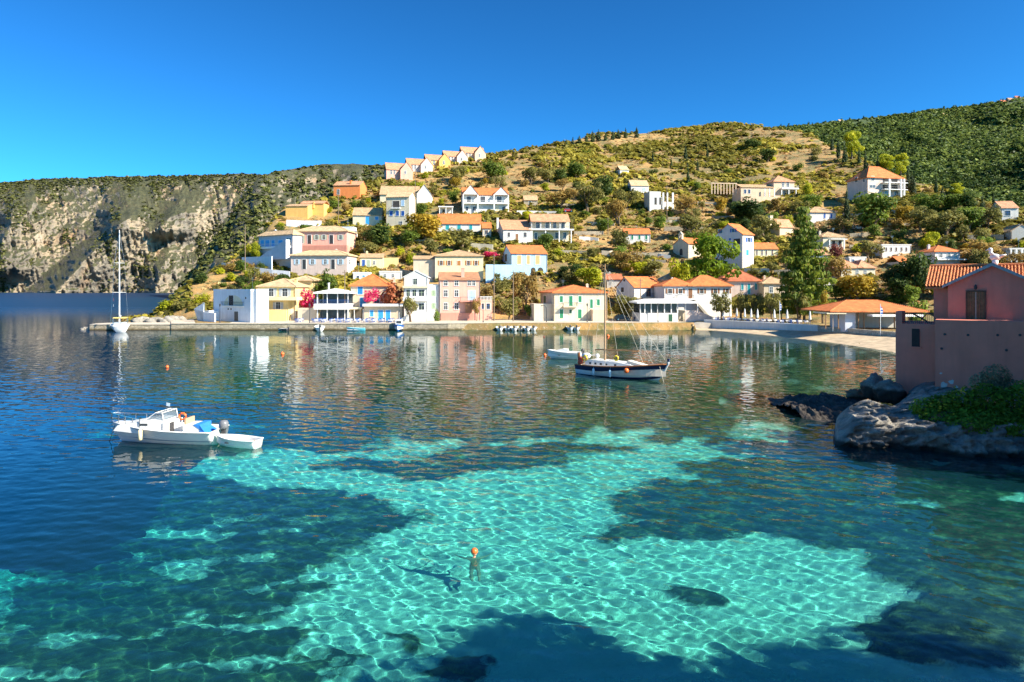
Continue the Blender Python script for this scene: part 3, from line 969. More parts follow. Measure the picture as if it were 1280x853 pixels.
# --- waterfront, from the headland along the quay
h = B('arched_house', 'white flat roofed house with a big arched balcony opening at the end of the quay', 'house', 267, 313.5, 401.5, 364, 166, -36, 3, wall='bluewhite')
h.block(); h.finish(); h.flat(.45)
h.arch(280, 369, 303.5, 382, mat=PAINT['cream']); h.op('v', 286, 369.5, 292, 382); h.slab(278, 305, 382, 383, .5, rail=.9)
h.op('d', 293, 389.5, 298, 401.5, col='dark'); h.op('v', 306.5, 371.5, 308.3, 374)
for x in (285.5, 289): h.op('v', x - 1, 385.5, x + 1, 387.5)
w_, z_ = h.loc(255, 401, -4)
mb = MB(); mb.prism([(w_, -3), (h.W * .5, -3), (h.W * .5, 2.2), (h.W * .2, 2.4), (-1.2, 3.0), (w_ + .4, 4.6), (w_, 4.6)], lambda p, q, t: (p, t, q), -4.3, -4.0); mb.build('courtyard_wall', h.wall, h.root)
MB().box(w_ - 2.4, -2.6, -3, w_ - .3, 0, 2.6).build('shed', h.wall, h.root)
MB().box(h.W + .1, .8, -3, h.W + 1.0, 4, h.we + .5).build('stair_wall', h.wall, h.root)

h = B('yellow_villa', 'yellow two storey villa with pale hipped roof and long balcony beside the arched white house', 'house', 323, 369, 402.3, 358.5, 168.5, -4, 9, wall='yellow')
h.block(v0=0, bot=-1)
w1 = h.loc(320, 375)[1]
u0, u1 = h.loc(312.5, 380, -1.8)[0], h.loc(360, 380, -1.8)[0]
h.block(u0, u1, -1.8, 5, w1); h.finish()
MB().box(h.loc(308, 400, -4.2)[0], -4.5, -3, h.loc(358.5, 400, -4.2)[0], -4.2, h.loc(320, 387, -4.2)[1]).build('terrace_wall', WALL['yellow'], h.root)
h.roof('hip', 348.5, 'pale')
h.slab(312, 374, 371.5, 375.5, 1.6, v=-1.8, back=2, mat=WALL['paleyellow'])
h.ops('o', (361, 370.8), [(336, 342), (353, 359.5)], col='grey')
h.ops('o', (378, 386.5), [(327, 332.5), (345, 350.5)], face=-1.8, col='grey')
h.arch(361, 386, 370, 402, mat=WALL['white'])
h.roof('hip', None, 'pale', u0=h.W * .45, u1=h.W * 1.1, v0=h.dp + .6, v1=h.dp + 7, we=h.we + 1.6, rise=1.3)
h.block(h.W * .48, h.W * 1.07, h.dp + .7, h.dp + 6.9, h.we + 1.6); h.finish('rear_wall')

h = B('canopy_taverna', 'two storey taverna with white hipped canopy over an open upper terrace', 'restaurant', 395.5, 436, 402.2, 366.5, FRONT, 0, 7, wall='cream')
wm = h.loc(400, 380)[1]; wf = h.loc(400, 387)[1]
h.block(.2, h.W - .2, 2.0, 7, wf); h.block(0, None, 5.5, 7, h.we); h.finish()
h.slab(393, 436, 380, 387, .6, back=6, mat=M_WHITE, rail=.95, railmat=PAINT['royal'], name='terrace_slab')
h.cols((397, 409, 422, 435), 366.5, 380, v=0, r=.08); h.cols((397, 409, 422, 435), 387, 402, v=0, r=.1)
MB().box(.3, 5.35, wm, h.W - .3, 5.46, h.we).build('back_glazing', M_GLASS, h.root)
MB().box(.4, 1.86, -.2, h.W - .4, 1.96, wf - .2).build('front_glazing', M_GLASS, h.root)
h.roof('hip', 361.5, M_WHITE, .6, name='canopy_roof')
MB().lathe([(.22, 0), (.22, 1.9), (.3, 1.92), (.3, 2.1)], 8, (h.loc(411, 360, 5)[0], 5, h.we + .4)).build('chimney', M_WHITE, h.root)
MB().box(h.loc(372, 400, 1)[0], 1, -2, -.4, 1.3, h.loc(380, 385, 1)[1]).build('garden_wall', WALL['beige'], h.root)

h = B('blue_door_house', 'sand coloured house with orange hipped roof, blue doors and a terrace over the quay', 'house', 438.5, 502, 401.8, 357.5, 170, 3, 9, wall='tan')
w1 = h.loc(450, 380.5)[1]
ux = h.loc(485, 380)[0]
h.block(0, ux, 0, 9, h.we); h.finish()
u0, u1 = h.loc(455, 400, -4)[0], h.loc(503, 400, -4)[0]
MB().box(u0, -4, -3, u1, -.01, w1).build('ground_floor', WALL['tan'], h.root)
h.roof('hip', 343, 'orange', u1=ux)
h.slab(454, 504, 380, 383, 1.0, v=-4, back=4, mat=M_WHITE, rail=0, name='terrace_slab')
h.op('s', 447, 358.5, 453.5, 368, col='blue'); h.op('d', 450, 372, 457.5, 384, col='blue'); h.op('w', 468, 374.5, 474, 379, col='bright')
h.op('s', 462.5, 388, 467, 396, face=-4, col='bright'); h.op('d', 472.7, 388, 479, 401.5, face=-4, col='bright'); h.op('d', 482.3, 388, 488, 401.5, face=-4, col='bright')
h.slab(430, 455, 384, 386.3, 4, v=0, mat=PAINT['cream'], name='awning'); h.cols((431, 443, 454), 386.4, 402, v=-3.8, r=.07)
mb = MB(); mb.prism([(0, 0), (3.2, 0), (3.2, 3.4)], lambda p, q, t: (p - .4, t, q), -1.2, -.05); mb.build('outer_stair', WALL['tan'], h.root)

h = B('gabled_white_house', 'tall white three storey house with a pediment gable and wide green windows', 'house', 504.5, 534.5, 401.8, 346.5, 166, 4, 9, wall='white')
h.block()
u2 = h.loc(549, 380)[0]; w2 = h.loc(540, 355.5)[1]
h.block(h.W + .01, u2, .4, 8, w2)
h.roof('y', 339.5, M_WHITE, .3); h.finish()
h.slab(503.5, 535.5, 357.5, 360, .7, mat=PAINT['cream'], name='cornice')
h.op('w', 516.5, 348.5, 521.5, 356, col='sage')
h.ops('w', (362.5, 370.5), [(508, 512.5), (515.5, 520.5), (523.5, 530.5)], col='lightgreen'); h.ops('w', (379.5, 387.5), [(516, 521), (523.5, 530.5)], col='sage')
h.ops('s', (363, 370.5), [(539, 544.5)], face=.4, col='lightgreen'); h.ops('s', (379, 386.5), [(539, 544.5)], face=.4, col='lightgreen')
h.slab(504, 534, 371.5, 376.5, .9, mat=M_WHITE)
mb = MB(); mb.prism([(-1, -2), (h.W * .95, -2), (h.W * .95, 2.2), (h.W * .3, 2.2), (-1, .4)], lambda p, q, t: (p, t, q), -2.4, -.02); mb.build('stair_terrace', h.wall, h.root)

h = B('pink_house', 'pink three storey house with brown tiled roof and light blue windows on the quay', 'house', 549.5, 600, 401.5, 350, 166.5, 7, side=541, wall='pink')
h.block(); h.roof('x', 341.5, 'brown', .35); h.finish(); h.chimney(578.5, 336, 345, 2.5, .4)
for ys in ((351.2, 357.2), (363, 370.8), (379, 387.2)): h.ops('w', ys, [(555, 559.5), (568.5, 573)], col='paleblue')
h.ops('w', (351.5, 357.2), [(585, 588.5), (590.5, 594)], col='paleblue'); h.op('d', 585.2, 363.5, 594, 375.5, col='paleblue')
h.slab(575, 601, 375.8, 377.5, 1.2, mat=WALL['deeppink'], rail=.85); h.op('w', 583, 379.5, 587.5, 387, col='paleblue'); h.op('w', 591, 379.5, 594.5, 387, col='paleblue')
MB().box(h.loc(582, 390, -.9)[0], -.9, h.loc(582, 391, -.9)[1], h.loc(590, 390, -.9)[0], -.01, h.loc(582, 378, -.9)[1] - .1).build('bay', PAINT['brown'], h.root)
MB().box(h.loc(551, 395, -.35)[0], -.35, -3, h.loc(592, 395, -.35)[0], -.01, h.loc(551, 391.5, -.35)[1]).build('plinth', WALL['deeppink'], h.root)
u2 = h.loc(615.5, 390, .6)[0]; w2 = h.loc(605, 375.5, .6)[1]
MB().box(h.W + .01, .6, -3, u2, 7, w2).build('annexe', WALL['pink'], h.root)
h.ops('w', (379.5, 386.5), [(602, 605), (608, 612.5)], face=.6, col='royal')
mb = MB()
for i in range(9): mb.box(h.W + .1 + i * (u2 - h.W - .3) / 8, .62, w2 + .01, h.W + .22 + i * (u2 - h.W - .3) / 8, .74, w2 + .8)
mb.box(h.W, .6, w2 + .81, u2, .76, w2 + .93); mb.build('balustrade', M_WHITE, h.root)

h = B('green_shutter_house', 'cream house with orange hipped roof and green shutters on the quay', 'house', 692, 759, 402.5, 366, 164.5, 9, side=672, wall='cream')
h.block(); h.finish(); h.roof('hip', 356.5, 'orange', .45)
h.ops('s', (370.2, 378), [(699.6, 703.6), (723, 727)], col='green'); h.op('d', 711.2, 370.2, 715.7, 382.5, col='green')
h.ops('s', (374.3, 385.5), [(737.5, 741)], col='green'); h.op('s', 746, 374.3, 749.7, 382, col='green')
h.ops('d', (386.8, 398), [(699.6, 704), (722.3, 727)], col='green'); h.op('s', 711.5, 387, 714.8, 392.3, col='darkgreen')
h.slab(703, 720.5, 382.8, 384.2, 1.3, mat=WALL['beige'], rail=.85)
h.op('s', 679.8, 370, 682.7, 379, face='L', col='darkgreen'); h.op('s', 684, 386.5, 688.5, 392.5, face='L', col='darkgreen')
MB().box(-4.5, 1.5, -3, -.02, 7, h.loc(680, 380, 1)[1]).build('wing', WALL['beige'], h.root)
u0, u1 = h.loc(741, 395, -2)[0], h.loc(757, 395, -2)[0]
MB().box(u0, -2, -2, u1, -.01, h.loc(745, 387.5, -2)[1]).build('porch', WALL['peach'], h.root)

h = B('terrace_gable_house', 'cream house with orange gable roof above the parked cars', 'house', 792, 829.5, 390, 358.8, 181, 24, side=770.5, wall='white')
h.block(); h.roof('x', 347, 'orange', .4); h.finish()
h.op('w', 807.5, 361, 813.5, 371, col='rust'); h.op('w', 818.5, 361.5, 822, 368, col='rust'); h.slab(792, 829, 371.5, 373, 1.4, rail=.9, mat=WALL['cream'])
h.op('w', 776.5, 359.5, 780, 365.3, face='L', col='brown'); h.op('v', 779.3, 349, 781.8, 352, face='L')

h = B('glazed_restaurant', 'white restaurant with flat canopy roof and a row of wide glazed bays', 'restaurant', 799.5, 847.5, 402.3, 379.5, 161, 3, 8, wall='white')
wl = h.loc(810, 391.5)[1]
h.block(top=wl); h.finish()
MB().box(.25, .3, wl + .01, h.W - .25, 7, h.we).build('glazing', M_GLASS, h.root)
h.cols((800.2, 806, 814, 822, 830.5, 839, 847), 379.5, 391.5, v=.12, r=.11)
u2 = h.loc(873, 380)[0]
h.cols((857, 872), 379.5, 396, v=.2, r=.1)
MB().box(-.8, -.9, h.we, u2, 8.3, h.we + .42).prism([(-.5, h.we + .43), (u2 - .5, h.we + .43), (u2 - 4, h.we + 1.0), (3, h.we + 1.0)], lambda p, q, t: (p, t, q), .5, 7.5).build('canopy_roof', M_WHITE, h.root)
h.op('d', 835.5, 393, 840.5, 402, col='darkgreen')
MB().box(h.W + .02, 2, -1.5, u2 - .3, 8, wl + .4).build('side_room', WALL['cream'], h.root)
mb = MB(); mb.prism([(h.W + 1.5, -1), (u2 + 5, -1), (u2 + 5, .4), (h.W + 4.5, 2.6), (h.W + 1.5, 2.6)], lambda p, q, t: (p, t, q), -.6, -.25); mb.build('ramp_wall', WALL['palepink'], h.root)

h = B('long_white_house', 'long white house with two joined orange hipped roofs and brown shutters', 'house', 829.5, 914.5, 396, 357.5, 174, 4, 9, wall='white')
h.block(); um = h.W * .36; h.finish()
h.roof('hip', 347.5, 'orange', .4, u1=um + 2); h.roof('hip', 344.5, 'orange', .42, u0=um, v0=-.3)
h.ops('o', (361, 367), [(835, 840), (848, 853), (874.8, 879.5), (892, 896.5), (907, 911)], col='brown', shut=.5)
h.op('d', 860.3, 361, 865.5, 373, col='brown'); h.slab(845, 866, 373.5, 375, 1.3, rail=.9)
mb = MB(); u0 = h.loc(866, 376)[0]; u1 = h.loc(886, 392)[0]
mb.prism([(u0, h.loc(866, 374)[1]), (u1, 0), (u1 - .9, 0), (u0, h.loc(866, 377)[1])], lambda p, q, t: (p, t, q), -1.3, -.05); mb.build('outer_stair', M_CONC, h.root)

h = B('yellow_roof_house', 'house under a wide pale yellow roof behind the long white house', 'house', 828, 893, 366, 350.5, 187, 0, 8, wall='paleyellow')
h.block(); h.finish(); h.roof('hip', 339.5, 'pale', .4)

h = B('red_hip_house', 'pink house with steep red hipped roof and blue green shutters behind the olive trees', 'house', 900, 951, 372, 351.5, None, -6, 9.5, wall='palepink')
h.block(); h.finish(); h.roof('hip', 337, 'red', .5)
h.ops('s', (354.5, 362.5), [(926.5, 929.5), (943.5, 946.5)], col='teal'); h.op('d', 934.5, 355, 938, 368, col='teal'); h.op('s', 910, 355, 913, 362, col='teal')

h = B('small_red_roof_house', 'small white house with red roof half hidden behind the mast', 'house', 758, 778, 360, 349, None, 0, 5, wall='grey')
h.block(); h.finish(); h.roof('x', 343.5, 'red', .35); h.op('w', 762, 351, 764.5, 355.5)

h = B('beige_roof_house', 'low house with beige hipped roof beside the tall conifer', 'house', 954, 986, 372, 354.5, None, 0, 8, wall='tan')
h.block(); h.finish(); h.roof('hip', 346, 'tan', .5); h.op('w', 962, 359, 966, 366)

h = B('beach_taverna', 'open beach taverna under a broad orange tiled roof with timber posts', 'restaurant', 1040, 1154, 411.5, 389.5, 127, 1, 11, wall='grey')
wl = h.we
MB().box(h.loc(1056, 400, 5)[0], 6, -.6, h.W, 11, wl).build('wall', WALL['grey'], h.root)
MB().box(h.loc(1056.5, 400, .5)[0], .5, -.6, h.loc(1069.5, 400, .5)[0], 6, wl - .25).build('kiosk', WALL['greyblue'], h.root)
h.roof('hip', 375.5, 'orange', .7)
h.cols((1041, 1048, 1073, 1080, 1100, 1118, 1136, 1152), 389.6, 411, v=.15, r=.09, mat=M_WOOD)
MB().box(h.loc(1031, 392, .2)[0], -.6, h.loc(1031, 392)[1] - .1, h.loc(1056, 392)[0], 5, h.loc(1031, 391)[1]).build('reed_awning', PAINT['cream'], h.root)
h.cols((1032,), 392, 411, v=-.4, r=.09, mat=M_WOOD)
MB().box(h.loc(1090, 395, -1.6)[0], -1.8, h.loc(1095, 396, -1.6)[1], h.loc(1154, 395, -1.6)[0], .1, h.loc(1095, 393.5, -1.6)[1]).build('awning', M_WHITE, h.root)

# --- the slope, lower rows
h = B('blue_house', 'light blue house with orange roof, orange shutters and two arches at its foot', 'house', 638.8, 684, 347, 317, None, 12, side=628, wall='blue')
h.block(); h.roof('x', 307.5, 'orange', .35); h.finish()
h.ops('s', (319.5, 330.5), [(646.3, 651.5), (658.3, 662.3), (669.3, 674.7)], col='orange')
h.arch(663.5, 334.5, 669.5, 347); h.arch(672, 334.5, 679, 347)
u0 = h.loc(607, 340, -2)[0]
MB().box(u0, -2.3, -3, h.loc(642, 340, -2)[0], -2, h.loc(625, 331, -2)[1]).build('garden_wall', WALL['blue'], h.root)
h.op('v', 631, 318, 634, 327, face='L')

h = B('brown_shutter_house', 'long yellow house with tan roof and brown shutters above the pink house', 'house', 543.5, 604, 352, 320, None, 3, side=540, wall='paleyellow')
h.block(); h.finish(); h.roof('hip', 313, 'tan', .4)
h.ops('o', (326, 331.7), [(549.8, 553.3), (559.8, 563), (583.8, 587.2), (593.6, 596.8)], col='rust'); h.op('d', 571.5, 326, 575.8, 331.8, col='rust')
MB().box(-6.5, 1, -4, -.02, 7, h.loc(535, 324, 1)[1]).build('wing', WALL['beige'], h.root)
h.roof('x', None, 'tan', .3, u0=-6.6, u1=-.5, v0=1, v1=7, we=h.loc(535, 324, 1)[1], rise=.9, name='wing_roof'); h.mb = MB()

h = B('small_yellow_house', 'small yellow house with a blue door and a long yellow garden wall', 'house', 449.5, 479, 337, 322, None, 2, 6, wall='paleyellow')
h.block(); h.finish(); h.roof('x', 318, 'tan', .3)
h.op('d', 452.5, 325, 456.3, 332.8, col='royal'); h.op('d', 458.5, 325, 462.5, 334, col='sage'); h.op('w', 466.5, 326.5, 469, 330.5)
MB().box(h.W + .02, 1, -3, h.loc(498, 330, 1)[0], 1.4, h.loc(485, 322.5, 1)[1]).build('garden_wall', WALL['yellow'], h.root)

h = B('blue_trim_house', 'pale grey pink house with low cream roof and light blue shutters', 'house', 363.5, 434, 347, 319.5, None, -5, 9, wall='palepink')
h.block(); h.finish(); h.roof('hip', 313.2, 'pale', .5)
h.ops('o', (324.5, 330.5), [(369.5, 372.5), (388.8, 392.3), (405, 408.3), (424, 427.3)], col='paleblue'); h.ops('d', (324.5, 336.5), [(378, 382.5), (414, 418.5)], col='dark')
h.op('w', 436, 325, 438, 331, face='R')

h = B('long_pink_house', 'long pink house with pale roof, sage shutters and a deep pink basement wall', 'house', 369, 433.5, 320, 289.5, None, -5, 9, wall='pink')
h.block(); h.finish(); h.roof('hip', 283, 'pale', .5)
h.ops('o', (294, 299.8), [(394, 397.3), (403, 406.3), (424, 427.3)], col='sage', shut=.5); h.ops('d', (294, 305), [(384.5, 389), (411.8, 416.5)], col='dark'); h.op('o', 375, 294, 378.5, 304.5, col='sage')
MB().box(h.loc(357, 310, -1.6)[0], -1.9, -3, h.W + .6, -.01, h.loc(400, 307, -1.6)[1]).build('basement_wall', WALL['deeppink'], h.root)
h.op('v', 373, 309.5, 376.5, 315, face=-1.9)

h = B('blue_shutter_block', 'grey blue house with pale roof and bright blue shuttered windows facing the sea', 'house', 323.5, 366, 326, 296, None, -34, 3.5, wall='greyblue')
h.block(); h.finish(); h.roof('hip', 288.5, 'pale', .5)
h.ops('s', (300.5, 308.5), [(326, 330.2), (331.8, 337), (339.5, 343.5), (348, 353.5)], col='bright'); h.op('w', 358, 298, 364, 307)
h.slab(324, 364, 309.5, 311, 1.0, rail=.9, railmat=M_WHITE)
mb = MB(); mb.prism([(1.5, 0), (h.W, 0), (h.W, h.we * .78)], lambda p, q, t: (p, t, q), -2.6, -1.1); mb.build('outer_stair', WALL['greyblue'], h.root)
MB().box(-1.5, -5.2, -6, h.W * .8, -4.9, .9).build('terrace_wall', WALL['bluewhite'], h.root)

h = B('yellow_cottage', 'yellow cottage with two stepped tan roofs above the pink house terrace', 'house', 357, 399, 272, 258, None, -5, 8, wall='ochre')
h.block(0, h.W * .66); h.finish(); h.roof('x', 256, 'tan', .3, u1=h.W * .66)
h.block(h.W * .3, h.W, 5, 11, h.we + 1.6); h.finish('rear_wall'); h.roof('x', None, 'salmon', .3, u0=h.W * .3, v0=5, v1=11, we=h.we + 1.6, rise=1.2)

h = B('orange_house', 'orange cube house standing alone below the ridge', 'house', 417, 450, 248, 232, None, -6, 9, wall='orange')
h.block(); h.roof('x', 227.5, 'salmon', .3); h.finish(); h.chimney(438.5, 226, 232, 1, .4); h.op('w', 421.5, 237, 424.5, 243, col='cream')

h = B('tan_roof_house', 'wide house with a long tan roof and a white gable above the village', 'house', 475, 523, 256, 242.5, None, 3, 9, wall='cream')
h.block(); h.finish(); h.roof('x', 233.5, 'tan', .5); h.mb = MB()
u0, u1 = h.loc(521, 245, -1.5)[0], h.loc(539, 245, -1.5)[0]
h.block(u0, u1, -1.5, 8, h.we); h.roof('y', 232.5, 'tan', .3, u0=u0, u1=u1, v0=-1.5, v1=8, name='gable_roof'); h.finish('gable_wall', 'white')

h = B('tall_white_house', 'tall narrow white house with blue shutters between the trees on the slope', 'house', 482.5, 511.5, 285, 246.5, None, -10, 8, wall='cream')
h.block(); h.roof('x', 240.5, 'pale', .4); h.finish()
h.ops('s', (250.5, 257.5), [(501.5, 505.5)], col='paleblue'); h.op('v', 491, 251.5, 499.5, 260); h.slab(490, 500.5, 260, 261.2, .8, rail=.8)
h.ops('s', (264, 270), [(487, 491), (494.8, 498.8), (501.5, 505.5)], col='royal'); h.op('w', 499, 277, 503, 284)

h = B('tan_cottage', 'low tan roofed cottage with a bright blue door', 'house', 441, 477, 283, 268.5, None, 4, 7, wall='cream')
h.block(); h.finish(); h.roof('x', 260.5, 'tan', .4)
h.op('d', 457, 270.5, 461.5, 281, col='bright'); h.op('s', 469, 271, 473, 275, col='bright')

h = B('twin_gable_house', 'white house with two front gables, balconies and an orange roof', 'house', 578.5, 636, 267, 243.5, None, 7, side=568, wall='white')
h.block(); h.roof('x', 236, 'orange', .3); h.finish()
for xa, xb, ya in ((578.5, 598, 233), (617, 636, 235)):
    u0, u1 = h.loc(xa, 245, -1.4)[0], h.loc(xb, 245, -1.4)[0]
    h.roof('y', ya, 'orange', .3, u0=u0, u1=u1, v0=-1.5, v1=5, name='gable_roof'); h.finish('gable_wall')
    h.cols((xa + .6, xb - .6), 243.5, 267, v=-1.35, r=.22)
h.slab(579, 636, 253.5, 255.5, 1.5, rail=.9, railmat=M_WHITE)
h.ops('w', (246, 253.3), [(583.5, 588.5), (600.5, 606.5), (621, 627)], col='brown'); h.ops('w', (258.5, 263.5), [(582, 585.5), (591, 595), (628, 632)], col='brown'); h.op('d', 619.5, 258, 623.5, 266, col='cream')

h = B('orange_roof_cottage', 'low white cottage with orange roof and teal shutters above the olive tree', 'house', 547, 601, 293, 279, None, 3, 7.5, wall='white')
h.block(); h.finish(); h.roof('x', 268.5, 'orange', .4)
h.ops('s', (281, 287.5), [(557, 561.5), (571.5, 576), (586.5, 590.5)], col='teal')

h = B('tan_gable_house', 'white house with tan roof and a chimney gable below the twin gable house', 'house', 628.8, 664, 306, 287, None, 10, side=615.5, wall='white')
h.block(); h.roof('x', 276, 'salmon', .35); h.finish(); h.chimney(622, 273, 283, 4, .35)
h.ops('w', (290.7, 296.5), [(634.5, 637.5), (654.5, 658.3)], col='brown'); h.op('d', 644.5, 292.5, 648, 302.5, col='brown')

h = B('veranda_house', 'white two storey house with brown tiled roof over a long columned veranda', 'house', 664, 712, 307, 276.5, None, 6, 8, wall='cream')
h.block(v0=1.6); h.finish(); h.roof('x', 268.5, 'salmon', .4)
h.slab(660, 716, 286.5, 288.5, 2.2, v=1.6, rail=.85, mat=M_WHITE)
h.cols((664.5, 676, 688, 700, 711.5), 276.6, 286.4, v=.2, r=.12)
h.ops('w', (278, 285.5), [(670, 674.5), (682, 686), (691.5, 695), (702, 706)], face=1.6, col='grey')
h.ops('w', (291, 299), [(668, 671.5), (680, 685), (694, 699), (704, 708)], face=1.6, col='grey'); h.cols((665, 682, 699, 714), 288.6, 306, v=-.4, r=.16)

# --- the row along the ridge
for i, (x0, x1, yb, ye, yr, wl, lb) in enumerate([
        (483, 515, 227, 211.5, 204, 'pink', 'lowest pink house of the stepped row on the ridge'),
        (509, 540, 216, 205, 198.5, 'palepink', 'pale pink house of the ridge row next above the lowest one'),
        (532.5, 562, 211, 199.5, 193.5, 'ochre', 'ochre yellow house in the middle of the ridge row'),
        (555.5, 583.5, 206, 195, 189, 'palepink', 'white and pink house of the ridge row below the topmost'),
        (577.5, 606, 202, 190.5, 184, 'peach', 'peach house at the top end of the ridge row')]):
    h = B('row_house', lb, 'house', x0, x1, yb, ye, None, 18, 8, wall=wl, found=7, group='stepped row of houses on the ridge')
    h.block(); h.finish(); h.roof('x', yr + .8, 'salmon', .3)
    h.mb = MB()
    u0, u1 = h.W * .52, h.W
    h.block(u0, u1, -2.2, 5, h.we - .4); h.roof('y', yr, 'salmon', .25, u0=u0, u1=u1, v0=-2.2, v1=5, we=h.we - .4, name='gable_roof'); h.finish('gable_wall', 'palepink' if i in (1, 3) else None)
    xm = (x0 + x1) / 2
    h.ops('w', (ye + 1.5, ye + 6.5), [(x0 + 5, x0 + 7), (x0 + 9, x0 + 11)]); h.op('w', xm + 6.5, ye + 2, xm + 8.5, ye + 6, face=-2.2)

# --- the slope, middle and far side
h = B('green_shutter_cottage', 'small white cottage with orange roof and green shutters on the scrubby slope', 'house', 781, 813, 305, 292.3, None, 0, 6, wall='white')
h.block(); h.finish(); h.roof('x', 286.5, 'orange', .35); h.ops('s', (293.8, 299.5), [(789, 791.6), (798, 800.6), (806.5, 809.3)], col='green')

h = B('church', 'small cream church with a bell gable and orange roof', 'church', 860, 882, 324, 304.8, None, 26, side=841.5, wall='cream')
h.block(); h.roof('x', 298.5, 'orange', .3); h.finish()
h.arch(849.5, 311, 853.3, 319.5, face='L')
mb = MB(); v = h.dp / 2; z = h.zr(299.5, v)
for s_ in (-1, 1): mb.box(-.2, v + s_ * .65 - .2, z - 1, .5, v + s_ * .65 + .2, z + 1.4)
mb.box(-.25, v - .95, z + 1.41, .55, v + .95, z + 1.7); mb.prism([(v - .8, z + 1.71), (v + .8, z + 1.71), (v, z + 2.5)], lambda p, q, t: (t, p, q), -.1, .4)
bl = mb.build('bell_gable', h.wall, h.root); MB().lathe([(.05, .55), (.16, .5), (.2, .15), (.28, 0)], 10, (.15, v, z + .5)).build('bell', M_IRON, bl)

h = B('blue_shutter_house', 'tall white house with red orange roof and royal blue shutters beside the bright pine', 'house', 927.5, 942, 340, 292.5, None, 35, side=893.5, wall='white')
h.block(); h.roof('x', 281, 'orange', .4); h.finish()
h.op('o', 934.5, 297.2, 937.8, 302.8, col='royal'); h.op('s', 932.5, 312.5, 935.8, 319.5, col='bright')
h.op('w', 898, 287, 903, 292, face='L', col='royal'); h.op('o', 915, 286, 918.5, 290.5, face='L', col='royal'); h.op('v', 917, 298.5, 925.5, 305.5, face='L'); h.op('s', 911, 298, 914, 303, face='L', col='royal'); h.op('w', 921, 312, 925, 319.5, face='L', col='royal')

h = B('yellow_annexe', 'low yellow house with orange roof beside the white house with blue shutters', 'house', 942.8, 972.5, 324, 311, None, 4, 6, wall='paleyellow')
h.block(); h.finish(); h.roof('x', 304.5, 'orange', .35); h.ops('w', (313, 319), [(945, 947), (951.5, 953.5), (957, 959), (964.5, 966.5)], col='rust')
MB().box(-1, -1.2, -5, h.W, -.9, h.loc(950, 328, -1)[1]).build('terrace_wall', WALL['stone'], h.root)

h = B('peach_villa', 'peach villa with a two storey block, terrace and pergola high on the slope', 'villa', 955, 993, 247, 227, None, 6, 9, wall='peach', found=6)
h.block(h.W * .32); h.finish(); h.roof('hip', 219.8, 'salmon', .4, u0=h.W * .32)
w1 = h.loc(960, 234)[1]
u0 = h.loc(925.5, 240)[0]
h.block(u0, h.W * .32 - .02, -.5, 8, w1 - .3); h.finish('wing_wall'); h.roof('x', None, 'tan', .3, u0=u0, u1=h.W * .3, v0=-.5, v1=8, we=w1 - .3, rise=1.6, name='wing_roof'); h.mb = MB()
h.ops('w', (227.5, 234), [(977.5, 980.5), (983, 986.5)], col='paleblue'); h.ops('w', (237, 242), [(930, 933), (935, 938)], face=-.5, col='royal'); h.ops('w', (238.5, 245), [(979, 982), (984, 987)])
h.slab(975, 996, 235.5, 237.5, 1.8, rail=.8, railmat=M_WHITE); h.cols((977, 986, 995), 237.6, 247, v=-1.6, r=.16); h.cols((956, 962, 968), 236, 247, v=-1.5, r=.16)
MB().box(u0 - 1, -4, -7, h.W + 1, -3.6, -.2).build('terrace_wall', WALL['peach'], h.root)
mb = MB()
for i in range(9): mb.box(u0 - 12 + i * 1.3, 1, h.loc(910, 243, 1)[1], u0 - 11.7 + i * 1.3, 1.3, h.loc(910, 230, 1)[1])
mb.box(u0 - 12.2, .9, h.loc(910, 230, 1)[1] + .01, u0 - 1, 1.4, h.loc(910, 230, 1)[1] + .35); mb.build('pergola', WALL['peach'], h.root)

h = B('white_ruin', 'white roofless house with pillars on the middle slope', 'house', 812, 843, 266, 241, None, 8, 7, wall='white')
h.block(0, h.W * .45); h.block(h.W * .45, None, 3, 7, h.we * .6); h.finish(); h.flat(.5, 0, h.W * .45)
h.cols((829, 834, 841), 241, 262, v=.2, r=.3); h.ops('v', (247, 256), [(818, 821), (824, 826.5)])
h = B('pale_roof_house', 'white house with a faded roof half hidden in the scrub', 'house', 789, 811, 243, 232, None, 6, 7, wall='white')
h.block(); h.roof('x', 226, 'pale', .3); h.finish(); h.op('s', 803.5, 235, 807, 239, col='paleblue')
h = B('slope_barn', 'grey house with an orange roof and a square chimney below the villa', 'house', 974, 992, 294, 283.5, None, 20, side=962, wall='tan')
h.block(); h.roof('x', 275, 'salmon', .3); h.finish(); h.chimney(963, 270, 280, 3, .6)
h = B('blue_window_house', 'white house with grey roof and two bright blue windows above the conifer', 'house', 1012, 1045, 277, 265.5, None, 4, 8, wall='white')
h.block(); h.finish(); h.roof('hip', 259, 'tan', .4); h.ops('s', (267, 273), [(1029.5, 1032), (1037.5, 1040)], col='royal')
h = B('porch_house', 'white house with tan roof and a deep porch beside the purple bush', 'house', 1028, 1056.5, 313, 296, None, 3, 8, wall='cream')
h.block(); h.finish(); h.roof('hip', 290, 'tan', .4); h.slab(1036, 1056, 299, 300, 1.5); h.cols((1037, 1055), 300, 313, v=-1.4, r=.15); h.ops('v', (301, 309), [(1040, 1044), (1048, 1052)])
h = B('long_low_house', 'long low white house with a line of small square windows', 'house', 1102, 1139, 320, 307, None, 2, 6, wall='white')
h.block(); h.finish(); h.flat(.35); h.ops('w', (309.5, 314), [(1107, 1109), (1113, 1115), (1119.5, 1121.5), (1126, 1128), (1132, 1134)], col='brown')
h = B('tan_hip_house', 'house with a tan double hipped roof behind the yellow autumn tree', 'house', 1051, 1094, 350, 335, None, 4, 8, wall='cream')
